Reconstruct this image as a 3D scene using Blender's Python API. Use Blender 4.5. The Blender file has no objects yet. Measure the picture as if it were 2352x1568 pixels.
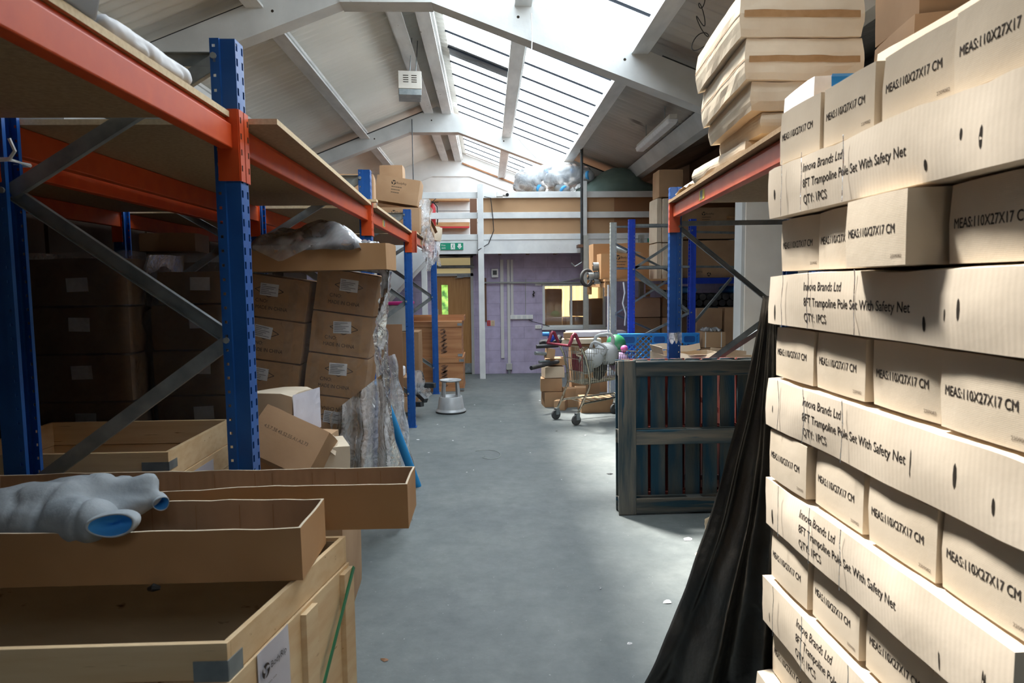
import bpy, bmesh, math, random
from mathutils import Vector, Matrix, Euler, noise
V = Vector
rnd = random.Random(7)
S = bpy.context.scene
COL = S.collection
# ---------------------------------------------------------------- camera
F, CX, CY = 1568.0, 1176.0, 784.0
VPX, VPY = 1120.0, 652.0
CAMZ = 1.65
_Y = V(((VPX-CX)/F, -(VPY-CY)/F, -1)).normalized()
_r = 0.0105
_u = -(-_r*_Y.x + _Y.y)/_Y.z
_Z = V((-_r, 1, _u)).normalized()
_X = _Y.cross(_Z)
M3 = Matrix((( _X.x, _Y.x, _Z.x), (_X.y, _Y.y, _Z.y), (_X.z, _Y.z, _Z.z)))
R3 = M3.transposed()
cam = bpy.data.cameras.new('camera')
cam.sensor_fit = 'HORIZONTAL'; cam.sensor_width = 36; cam.lens = 24.0
cam.clip_start = 0.02; cam.clip_end = 200
cam.dof.use_dof = True; cam.dof.focus_distance = 7.0; cam.dof.aperture_fstop = 7.0
camo = bpy.data.objects.new('camera', cam); COL.objects.link(camo)
camo.matrix_world = Matrix.Translation((0, 0, CAMZ)) @ R3.to_4x4()
S.camera = camo
def ray(px, py): return R3 @ V(((px-CX)/F, -(py-CY)/F, -1))
def at(px, py, Y):
    r = ray(px, py); t = Y/r.y
    return V((r.x*t, Y, CAMZ + r.z*t))
def fl(px, py, Z=0.0):
    r = ray(px, py); t = (Z-CAMZ)/r.z
    return V((r.x*t, r.y*t, Z))
# ---------------------------------------------------------------- light
S.view_settings.view_transform = 'Standard'; S.view_settings.look = 'None'
S.view_settings.gamma = 1.0; S.view_settings.use_curve_mapping = False
S.view_settings.exposure = 0.06
w = bpy.data.worlds.new('sky'); S.world = w; w.use_nodes = True
nt = w.node_tree; bg = nt.nodes['Background']
bg.inputs[0].default_value = (0.82, 0.92, 1.0, 1); bg.inputs[1].default_value = 6.2
sun = bpy.data.lights.new('sun', 'SUN'); sun.energy = 17.5; sun.angle = math.radians(7.0)
sun.color = (1.0, 0.965, 0.90)
suno = bpy.data.objects.new('sun', sun); COL.objects.link(suno)
SUND = V((0.45, -0.72, -1.6)).normalized()
suno.rotation_euler = SUND.to_track_quat('-Z', 'Y').to_euler()
suno.location = (0, 6, 12)
S.cycles.max_bounces = 8; S.cycles.diffuse_bounces = 5; S.cycles.glossy_bounces = 3
S.cycles.transmission_bounces = 6; S.cycles.transparent_max_bounces = 16
S.cycles.caustics_reflective = False; S.cycles.caustics_refractive = False
S.cycles.sample_clamp_indirect = 6.0
try: S.cycles.use_denoising = True
except Exception: pass
# roof numbers shared by the portals, sheets and frames
RX, RZ, SL = -0.876, 5.06, 0.39
def roofz(x): return RZ - SL*abs(x-RX)
SKX0, SKX1 = -0.50, 1.57
BAYS = [(-3.4, -2.1), (1.95, 6.94), (6.94, 12.85), (12.85, 17.4)]  # first run is unseen, added behind the camera for fill light
for a, b in BAYS:
    l = bpy.data.lights.new('skylight_portal', 'AREA'); l.shape = 'RECTANGLE'
    l.size = SKX1-SKX0; l.size_y = b-a; l.cycles.is_portal = True
    o = bpy.data.objects.new('skylight_portal', l); COL.objects.link(o)
    o.location = ((SKX0+SKX1)/2, (a+b)/2, roofz((SKX0+SKX1)/2)-0.06)
    o.rotation_euler = (0, math.atan(SL), 0)
# ---------------------------------------------------------------- materials
MT = {}
def nodes(name):
    m = bpy.data.materials.new(name); m.use_nodes = True
    n = m.node_tree.nodes; L = m.node_tree.links
    return m, n, L, n['Principled BSDF']
def rgb(c): return (c[0], c[1], c[2], 1)
def mat(name, c1, c2=None, rough=0.6, metal=0.0, vs=4.0, lo=0.35, hi=0.65, st=(1, 1, 1), bump=0.0, bs=60.0,
        rand=0.0, detail=4.0, coord='Object', wave=None, wb=0.0, spec=0.5, rr=0.0, spots=None, dist=0.0):
    m, n, L, P = nodes(name)
    tc = n.new('ShaderNodeTexCoord'); mp = n.new('ShaderNodeMapping')
    L.new(tc.outputs[coord], mp.inputs[0]); mp.inputs['Scale'].default_value = st
    oi = n.new('ShaderNodeObjectInfo')
    sc = n.new('ShaderNodeVectorMath'); sc.operation = 'SCALE'; sc.inputs[3].default_value = 37.0
    cmb = n.new('ShaderNodeCombineXYZ')
    for k in range(3): L.new(oi.outputs['Random'], cmb.inputs[k])
    L.new(cmb.outputs[0], sc.inputs[0])
    ad = n.new('ShaderNodeVectorMath'); ad.operation = 'ADD'
    L.new(mp.outputs[0], ad.inputs[0]); L.new(sc.outputs[0], ad.inputs[1])
    nz = n.new('ShaderNodeTexNoise'); nz.inputs['Scale'].default_value = vs; nz.inputs['Detail'].default_value = detail
    nz.inputs['Distortion'].default_value = dist
    L.new(ad.outputs[0], nz.inputs['Vector'])
    rp = n.new('ShaderNodeValToRGB'); rp.color_ramp.elements[0].position = lo; rp.color_ramp.elements[1].position = hi
    rp.color_ramp.elements[0].color = rgb(c1); rp.color_ramp.elements[1].color = rgb(c2 or c1)
    L.new(nz.outputs[0], rp.inputs[0]); out = rp.outputs[0]
    if spots:
        sc2, th, cc = spots
        n2 = n.new('ShaderNodeTexNoise'); n2.inputs['Scale'].default_value = sc2; n2.inputs['Detail'].default_value = 3
        L.new(ad.outputs[0], n2.inputs['Vector'])
        r2 = n.new('ShaderNodeValToRGB'); r2.color_ramp.elements[0].position = th; r2.color_ramp.elements[1].position = th+0.05
        L.new(n2.outputs[0], r2.inputs[0])
        mx = n.new('ShaderNodeMix'); mx.data_type = 'RGBA'
        L.new(r2.outputs[0], mx.inputs[0]); L.new(out, mx.inputs[6]); mx.inputs[7].default_value = rgb(cc); out = mx.outputs[2]
    if rand:
        hv = n.new('ShaderNodeHueSaturation'); mr = n.new('ShaderNodeMapRange')
        mr.inputs[3].default_value = 1-rand; mr.inputs[4].default_value = 1+rand
        L.new(oi.outputs['Random'], mr.inputs[0]); L.new(mr.outputs[0], hv.inputs['Value']); L.new(out, hv.inputs['Color']); out = hv.outputs[0]
    L.new(out, P.inputs['Base Color'])
    P.inputs['Roughness'].default_value = rough; P.inputs['Metallic'].default_value = metal
    P.inputs['Specular IOR Level'].default_value = spec
    if rr:
        mr = n.new('ShaderNodeMapRange'); mr.inputs[3].default_value = rough-rr; mr.inputs[4].default_value = rough+rr
        L.new(nz.outputs[0], mr.inputs[0]); L.new(mr.outputs[0], P.inputs['Roughness'])
    last = None
    if bump:
        nb = n.new('ShaderNodeTexNoise'); nb.inputs['Scale'].default_value = bs; nb.inputs['Detail'].default_value = 4
        L.new(ad.outputs[0], nb.inputs['Vector'])
        b = n.new('ShaderNodeBump'); b.inputs['Strength'].default_value = bump; b.inputs['Distance'].default_value = 0.01
        L.new(nb.outputs[0], b.inputs['Height']); last = b
    if wave:
        ax, ws = wave
        wv = n.new('ShaderNodeTexWave'); wv.bands_direction = ax; wv.inputs['Scale'].default_value = ws; wv.inputs['Distortion'].default_value = 0.6
        wv.inputs['Detail'].default_value = 1
        L.new(ad.outputs[0], wv.inputs['Vector'])
        b = n.new('ShaderNodeBump'); b.inputs['Strength'].default_value = wb; b.inputs['Distance'].default_value = 0.004
        L.new(wv.outputs[0], b.inputs['Height'])
        if last: L.new(last.outputs[0], b.inputs['Normal'])
        last = b
    if last: L.new(last.outputs[0], P.inputs['Normal'])
    MT[name] = m
    return m
mat('kraft', (0.43, 0.262, 0.145), (0.51, 0.325, 0.188), rough=0.75, vs=3, rand=0.10, bump=0.08, bs=25, spec=0.25)
mat('kraft_end', (0.61, 0.515, 0.395), (0.69, 0.59, 0.465), rough=0.8, vs=4, rand=0.05, bump=0.06, bs=30, wave=('Z', 85), wb=0.05, spec=0.2)
mat('kraft_long', (0.64, 0.545, 0.43), (0.73, 0.63, 0.51), rough=0.8, vs=3, rand=0.04, bump=0.10, bs=14, wave=('Y', 22), wb=0.03, spec=0.2)
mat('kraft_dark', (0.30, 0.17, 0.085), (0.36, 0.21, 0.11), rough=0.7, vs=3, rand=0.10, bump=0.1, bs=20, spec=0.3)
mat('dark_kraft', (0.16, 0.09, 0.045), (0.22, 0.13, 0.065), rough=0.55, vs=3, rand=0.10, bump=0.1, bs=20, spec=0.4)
mat('kraft_pale', (0.62, 0.51, 0.38), (0.72, 0.62, 0.48), rough=0.8, vs=4, rand=0.06, bump=0.2, bs=12, spec=0.2)
mat('kraft_tray', (0.40, 0.225, 0.105), (0.46, 0.27, 0.135), rough=0.75, vs=3, rand=0.05, bump=0.12, bs=16, spec=0.25)
mat('kraft_inside', (0.36, 0.235, 0.145), (0.42, 0.28, 0.18), rough=0.85, vs=5, bump=0.15, bs=12, wave=('X', 12), wb=0.12, spec=0.2)
mat('kraft_tape', (0.36, 0.205, 0.095), (0.42, 0.25, 0.125), rough=0.35, vs=20, bump=0.05)
mat('kraft_cut', (0.72, 0.60, 0.44), rough=0.9)
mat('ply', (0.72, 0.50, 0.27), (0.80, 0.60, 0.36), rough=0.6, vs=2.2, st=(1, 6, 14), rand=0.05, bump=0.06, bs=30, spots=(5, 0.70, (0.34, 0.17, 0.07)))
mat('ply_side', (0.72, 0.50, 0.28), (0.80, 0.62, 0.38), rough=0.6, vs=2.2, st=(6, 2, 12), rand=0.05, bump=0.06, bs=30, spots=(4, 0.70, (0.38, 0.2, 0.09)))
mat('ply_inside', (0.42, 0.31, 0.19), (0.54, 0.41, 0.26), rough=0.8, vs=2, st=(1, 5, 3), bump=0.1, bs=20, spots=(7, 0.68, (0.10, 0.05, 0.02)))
mat('red_ply', (0.36, 0.15, 0.06), (0.50, 0.25, 0.11), rough=0.6, vs=1.6, st=(1, 1, 12), bump=0.05, bs=30, detail=6)
mat('hardboard', (0.25, 0.125, 0.06), (0.29, 0.15, 0.075), rough=0.7, vs=3)
mat('chipboard', (0.30, 0.185, 0.09), (0.38, 0.25, 0.13), rough=0.75, vs=60, bump=0.08, bs=120)
mat('board_edge', (0.66, 0.50, 0.30), (0.76, 0.60, 0.38), rough=0.8, vs=80)
mat('orange', (0.56, 0.062, 0.010), (0.64, 0.088, 0.016), rough=0.48, vs=9, bump=0.02, bs=30, rr=0.06, spec=0.35)
mat('red_orange', (0.62, 0.10, 0.045), (0.70, 0.14, 0.06), rough=0.38, vs=9, bump=0.02, bs=30)
mat('blue', (0.008, 0.075, 0.30), (0.012, 0.10, 0.37), rough=0.40, vs=7, bump=0.03, bs=40, rr=0.08, spots=(23, 0.78, (0.25, 0.32, 0.42)))
mat('bright_blue', (0.010, 0.045, 0.42), (0.016, 0.06, 0.50), rough=0.45, vs=7)
mat('galv', (0.20, 0.23, 0.24), (0.32, 0.35, 0.355), rough=0.42, metal=0.35, vs=12, rr=0.1)
mat('grey_paint', (0.33, 0.35, 0.33), (0.40, 0.42, 0.39), rough=0.5, vs=10)
mat('chrome', (0.52, 0.48, 0.38), (0.66, 0.62, 0.52), rough=0.25, metal=0.95, vs=30, spots=(30, 0.6, (0.30, 0.22, 0.12)))
mat('white_paint', (0.66, 0.69, 0.70), (0.76, 0.79, 0.79), rough=0.55, vs=5, bump=0.05, bs=20, spots=(9, 0.74, (0.45, 0.44, 0.40)))
mat('frame_white', (0.50, 0.515, 0.51), (0.60, 0.615, 0.61), rough=0.7, vs=2.5, bump=0.10, bs=30, spots=(22, 0.74, (0.36, 0.36, 0.34)))
mat('column_cream', (0.80, 0.74, 0.655), (0.88, 0.83, 0.75), rough=0.7, vs=3, bump=0.05, bs=30)
mat('purlin_white', (0.60, 0.62, 0.62), (0.75, 0.77, 0.77), rough=0.45, vs=7, st=(1, 0.3, 1), spots=(14, 0.70, (0.33, 0.32, 0.30)))
mat('roof_sheet', (0.68, 0.68, 0.64), (0.82, 0.82, 0.78), rough=0.8, vs=0.7, st=(0.5, 1.3, 0.5), detail=7, lo=0.3, hi=0.7, bump=0.05, bs=30)
mat('roof_sheet_warm', (0.34, 0.315, 0.285), (0.50, 0.47, 0.43), rough=0.8, vs=0.9, st=(0.5, 1.6, 0.5), detail=8, lo=0.3, hi=0.7, bump=0.05, bs=30, spots=(1.6, 0.68, (0.2, 0.18, 0.165)))
mat('gable_white', (0.74, 0.75, 0.74), (0.82, 0.83, 0.82), rough=0.7, vs=3, bump=0.05, bs=8)
mat('wall_grey', (0.10, 0.10, 0.095), (0.14, 0.14, 0.13), rough=0.8, vs=2, bump=0.1, bs=20)
mat('door_wood', (0.36, 0.175, 0.055), (0.44, 0.23, 0.085), rough=0.45, vs=3, st=(14, 14, 1), detail=5)
mat('door_grey', (0.42, 0.43, 0.41), (0.48, 0.49, 0.47), rough=0.5, vs=5)
mat('timber', (0.42, 0.22, 0.09), (0.55, 0.31, 0.14), rough=0.6, vs=4, st=(1, 10, 10))
mat('dark_timber', (0.16, 0.08, 0.045), rough=0.6)
mat('panel_brown', (0.42, 0.255, 0.135), (0.47, 0.29, 0.155), rough=0.75, vs=1.5)
mat('panel_dark', (0.27, 0.125, 0.055), (0.30, 0.15, 0.07), rough=0.75, vs=1.5)
mat('black', (0.012, 0.013, 0.015), (0.025, 0.026, 0.028), rough=0.45, vs=12)
mat('dark_metal', (0.03, 0.035, 0.04), (0.055, 0.06, 0.065), rough=0.4, vs=20)
mat('rubber', (0.05, 0.055, 0.055), (0.09, 0.09, 0.09), rough=0.75, vs=20)
mat('ink', (0.055, 0.045, 0.04), rough=0.8, spec=0.1)
mat('ink_soft', (0.15, 0.11, 0.08), rough=0.85, spec=0.1)
mat('slit', (0.035, 0.028, 0.022), rough=0.9, spec=0.1)
mat('paper', (0.72, 0.72, 0.73), (0.80, 0.80, 0.82), rough=0.7, vs=20, bump=0.1, bs=15)
mat('paper_lilac', (0.58, 0.57, 0.64), (0.66, 0.65, 0.72), rough=0.6, vs=6, bump=0.25, bs=9)
mat('sticker_ink', (0.20, 0.20, 0.22), rough=0.8)
mat('plush', (0.32, 0.36, 0.39), (0.43, 0.47, 0.50), rough=0.95, vs=7, bump=0.3, bs=35, detail=6, spec=0.1)
mat('sky_lining', (0.06, 0.36, 0.80), (0.09, 0.44, 0.86), rough=0.8, vs=10, bump=0.1, bs=60)
mat('tube_blue', (0.02, 0.30, 0.68), (0.03, 0.34, 0.74), rough=0.5, vs=5)
mat('plastic_blue', (0.02, 0.21, 0.62), (0.03, 0.25, 0.70), rough=0.38, vs=6)
mat('burgundy', (0.22, 0.02, 0.045), (0.28, 0.03, 0.06), rough=0.45, vs=8)
mat('red', (0.55, 0.03, 0.04), rough=0.4)
mat('pink', (0.80, 0.16, 0.42), rough=0.5)
mat('magenta', (0.55, 0.02, 0.20), rough=0.5)
mat('mauve', (0.32, 0.22, 0.38), (0.38, 0.26, 0.44), rough=0.5, vs=4)
mat('green_ball', (0.03, 0.26, 0.10), (0.05, 0.32, 0.13), rough=0.45, vs=5)
mat('sign_green', (0.0, 0.27, 0.15), rough=0.4)
mat('white', (0.82, 0.83, 0.82), rough=0.5)
mat('kettle_grey', (0.42, 0.44, 0.45), (0.50, 0.52, 0.53), rough=0.45, vs=5)
mat('stool_grey', (0.42, 0.44, 0.45), (0.50, 0.52, 0.53), rough=0.4, metal=0.2, vs=9, spots=(14, 0.7, (0.30, 0.31, 0.32)))
mat('pallet_wood', (0.035, 0.060, 0.070), (0.19, 0.165, 0.13), rough=0.75, vs=3, st=(0.6, 1, 7), detail=9, lo=0.36, hi=0.66, bump=0.3, bs=25, rand=0.25, spots=(2.5, 0.60, (0.015, 0.06, 0.09)))
mat('pallet_stile', (0.035, 0.060, 0.070), (0.19, 0.165, 0.13), rough=0.75, vs=3, st=(7, 1, 0.6), detail=9, lo=0.36, hi=0.66, bump=0.3, bs=25, rand=0.25, spots=(2.5, 0.60, (0.015, 0.06, 0.09)))
mat('pallet_teal', (0.008, 0.055, 0.095), (0.10, 0.105, 0.09), rough=0.7, vs=2.2, st=(5, 1, 0.7), detail=8, lo=0.38, hi=0.62, bump=0.3, bs=25, rand=0.35)
mat('pallet_red', (0.15, 0.018, 0.012), (0.25, 0.04, 0.025), rough=0.7, vs=5, bump=0.2, bs=25)
mat('black_film', (0.010, 0.010, 0.010), (0.030, 0.029, 0.026), rough=0.32, vs=5, bump=0.55, bs=16, spec=0.6)
mat('green_sack', (0.16, 0.24, 0.215), (0.21, 0.30, 0.27), rough=0.6, vs=3, bump=0.3, bs=9)
mat('hedge', (0.02, 0.10, 0.01), (0.35, 0.55, 0.10), rough=0.7, vs=7, detail=8)
mat('green_strap', (0.01, 0.20, 0.07), rough=0.35)
mat('yellow', (0.70, 0.52, 0.04), rough=0.5)
mat('lamp_housing', (0.58, 0.55, 0.49), (0.64, 0.61, 0.55), rough=0.5, vs=6)
mat('pipe_white', (0.62, 0.62, 0.62), rough=0.45)
mat('rust', (0.30, 0.13, 0.06), (0.38, 0.2, 0.1), rough=0.8, vs=12)
mat('dusty_black', (0.02, 0.02, 0.022), (0.06, 0.06, 0.06), rough=0.8, vs=6, bump=0.4, bs=12)
# concrete floor
def floor_mat():
    m, n, L, P = nodes('floor_paint')
    tc = n.new('ShaderNodeTexCoord')
    def nz(s, d, rough=0.5):
        k = n.new('ShaderNodeTexNoise'); k.inputs['Scale'].default_value = s; k.inputs['Detail'].default_value = d
        k.inputs['Roughness'].default_value = rough
        L.new(tc.outputs['Object'], k.inputs['Vector']); return k
    def ramp(src, stops):
        r = n.new('ShaderNodeValToRGB'); e = r.color_ramp.elements
        while len(e) < len(stops): e.new(0.5)
        for i, (p, c) in enumerate(stops): e[i].position = p; e[i].color = rgb(c)
        L.new(src.outputs[0], r.inputs[0]); return r
    def mix(fac, a, b, mode='MIX', f=None):
        k = n.new('ShaderNodeMix'); k.data_type = 'RGBA'; k.blend_type = mode
        if fac is not None: L.new(fac, k.inputs[0])
        else: k.inputs[0].default_value = f
        L.new(a, k.inputs[6]); L.new(b, k.inputs[7]); return k.outputs[2]
    base = ramp(nz(0.9, 8, 0.65), [(0.32, (0.115, 0.135, 0.138)), (0.5, (0.155, 0.175, 0.173)), (0.68, (0.20, 0.218, 0.21))])
    fine = ramp(nz(9, 9, 0.75), [(0.3, (0.78, 0.79, 0.8)), (0.7, (1.12, 1.11, 1.1))])
    o = mix(None, base.outputs[0], fine.outputs[0], 'MULTIPLY', 1.0)
    sp = ramp(nz(55, 3, 0.6), [(0.70, (0, 0, 0)), (0.74, (1, 1, 1))])
    wht = n.new('ShaderNodeRGB'); wht.outputs[0].default_value = (0.42, 0.43, 0.42, 1)
    o = mix(sp.outputs[0], o, wht.outputs[0])
    st = ramp(nz(2.3, 10, 0.75), [(0.62, (0, 0, 0)), (0.72, (0.6, 0.6, 0.6))])
    dk = n.new('ShaderNodeRGB'); dk.outputs[0].default_value = (0.12, 0.13, 0.13, 1)
    o = mix(st.outputs[0], o, dk.outputs[0])
    L.new(o, P.inputs['Base Color'])
    rg = n.new('ShaderNodeMapRange'); rg.inputs[3].default_value = 0.36; rg.inputs[4].default_value = 0.75
    L.new(nz(5, 8, 0.7).outputs[0], rg.inputs[0]); L.new(rg.outputs[0], P.inputs['Roughness'])
    b = n.new('ShaderNodeBump'); b.inputs['Strength'].default_value = 0.25; b.inputs['Distance'].default_value = 0.004
    L.new(nz(30, 6, 0.7).outputs[0], b.inputs['Height']); L.new(b.outputs[0], P.inputs['Normal'])
    MT['floor'] = m
floor_mat()
def block_mat():
    m, n, L, P = nodes('purple_blocks')
    tc = n.new('ShaderNodeTexCoord'); mp = n.new('ShaderNodeMapping'); mp.inputs['Rotation'].default_value = (math.pi/2, 0, 0)
    L.new(tc.outputs['Object'], mp.inputs[0])
    br = n.new('ShaderNodeTexBrick'); br.inputs['Scale'].default_value = 1.0
    br.inputs['Brick Width'].default_value = 0.44; br.inputs['Row Height'].default_value = 0.215
    br.inputs['Mortar Size'].default_value = 0.004; br.inputs['Mortar Smooth'].default_value = 0.4
    br.inputs['Color1'].default_value = (0.50, 0.45, 0.62, 1); br.inputs['Color2'].default_value = (0.47, 0.42, 0.59, 1)
    br.inputs['Mortar'].default_value = (0.39, 0.34, 0.50, 1)
    L.new(mp.outputs[0], br.inputs['Vector'])
    nz = n.new('ShaderNodeTexNoise'); nz.inputs['Scale'].default_value = 6; nz.inputs['Detail'].default_value = 8
    L.new(tc.outputs['Object'], nz.inputs['Vector'])
    rp = n.new('ShaderNodeValToRGB'); rp.color_ramp.elements[0].position = 0.3; rp.color_ramp.elements[1].position = 0.6
    rp.color_ramp.elements[0].color = (0.82, 0.82, 0.84, 1); rp.color_ramp.elements[1].color = (1.05, 1.05, 1.05, 1)
    L.new(nz.outputs[0], rp.inputs[0])
    mx = n.new('ShaderNodeMix'); mx.data_type = 'RGBA'; mx.blend_type = 'MULTIPLY'; mx.inputs[0].default_value = 1
    L.new(br.outputs['Color'], mx.inputs[6]); L.new(rp.outputs[0], mx.inputs[7]); L.new(mx.outputs[2], P.inputs['Base Color'])
    P.inputs['Roughness'].default_value = 0.7
    b = n.new('ShaderNodeBump'); b.inputs['Strength'].default_value = 0.5; b.inputs['Distance'].default_value = 0.01; b.invert = True
    L.new(br.outputs['Fac'], b.inputs['Height']); L.new(b.outputs[0], P.inputs['Normal'])
    MT['purple'] = m
block_mat()
def film_mat(name, tint, transp, rough=0.12, bump=0.6, bs=14.0, dens=0.5):
    # thin plastic: mostly see-through, milky wrinkles and a glossy coat
    m, n, L, P = nodes(name); n.remove(P)
    out = n['Material Output']
    tc = n.new('ShaderNodeTexCoord'); nz = n.new('ShaderNodeTexNoise'); nz.inputs['Scale'].default_value = bs; nz.inputs['Detail'].default_value = 5
    nz.inputs['Distortion'].default_value = 1.5
    L.new(tc.outputs['Object'], nz.inputs['Vector'])
    b = n.new('ShaderNodeBump'); b.inputs['Strength'].default_value = bump; b.inputs['Distance'].default_value = 0.02
    L.new(nz.outputs[0], b.inputs['Height'])
    gl = n.new('ShaderNodeBsdfGlossy'); gl.inputs[0].default_value = (1, 1, 1, 1); gl.inputs[1].default_value = rough
    L.new(b.outputs[0], gl.inputs['Normal'])
    df = n.new('ShaderNodeBsdfDiffuse'); df.inputs[0].default_value = rgb(tint); L.new(b.outputs[0], df.inputs['Normal'])
    tl = n.new('ShaderNodeBsdfTranslucent'); tl.inputs[0].default_value = rgb(tint)
    m0 = n.new('ShaderNodeMixShader'); m0.inputs[0].default_value = 0.4; L.new(df.outputs[0], m0.inputs[1]); L.new(tl.outputs[0], m0.inputs[2])
    tr = n.new('ShaderNodeBsdfTransparent')
    rp = n.new('ShaderNodeMapRange'); rp.inputs[1].default_value = 0.35; rp.inputs[2].default_value = 0.7
    rp.inputs[3].default_value = max(0, 1-transp-dens*0.3); rp.inputs[4].default_value = min(1, 1-transp+dens*0.5)
    L.new(nz.outputs[0], rp.inputs[0])
    m1 = n.new('ShaderNodeMixShader'); L.new(rp.outputs[0], m1.inputs[0]); L.new(tr.outputs[0], m1.inputs[1]); L.new(m0.outputs[0], m1.inputs[2])
    m2 = n.new('ShaderNodeMixShader'); fr = n.new('ShaderNodeFresnel'); fr.inputs[0].default_value = 1.45
    L.new(b.outputs[0], fr.inputs['Normal'])
    L.new(fr.outputs[0], m2.inputs[0]); L.new(m1.outputs[0], m2.inputs[1]); L.new(gl.outputs[0], m2.inputs[2])
    L.new(m2.outputs[0], out.inputs[0]); MT[name] = m
film_mat('film', (0.85, 0.87, 0.90), 0.93, dens=0.16, rough=0.16)
film_mat('film_milky', (0.96, 0.97, 0.99), 0.48, dens=0.6, bs=20, rough=0.18, bump=0.5)
film_mat('film_bag', (0.92, 0.94, 0.97), 0.64, dens=0.5, bs=5, rough=0.15, bump=0.5)
film_mat('tub_plastic', (0.62, 0.69, 0.73), 0.12, rough=0.3, bump=0.1, dens=0.2, bs=3)
def sheet_mat(name, tint, transp):
    m, n, L, P = nodes(name); n.remove(P)
    tr = n.new('ShaderNodeBsdfTransparent'); tl = n.new('ShaderNodeBsdfTranslucent'); tl.inputs[0].default_value = rgb(tint)
    mx = n.new('ShaderNodeMixShader'); mx.inputs[0].default_value = 1-transp
    L.new(tr.outputs[0], mx.inputs[1]); L.new(tl.outputs[0], mx.inputs[2]); L.new(mx.outputs[0], n['Material Output'].inputs[0]); MT[name] = m
sheet_mat('skylight_sheet', (0.95, 0.97, 1.0), 0.86)
sheet_mat('rib_sheet', (0.13, 0.14, 0.155), 0.0)
mat('shade_dark_goods', (0.055, 0.035, 0.022), (0.085, 0.055, 0.035), rough=0.6, vs=3, rand=0.15, spec=0.3)  # brown darkened so the goods carry the deep shade in their colour
film_mat('glass', (0.9, 0.95, 0.95), 0.97, rough=0.02, bump=0.0, dens=0.02, bs=2)
def lit(name, c, s):
    m, n, L, P = nodes(name)
    P.inputs['Base Color'].default_value = rgb(c); P.inputs['Emission Color'].default_value = rgb(c); P.inputs['Emission Strength'].default_value = s
    MT[name] = m
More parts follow.
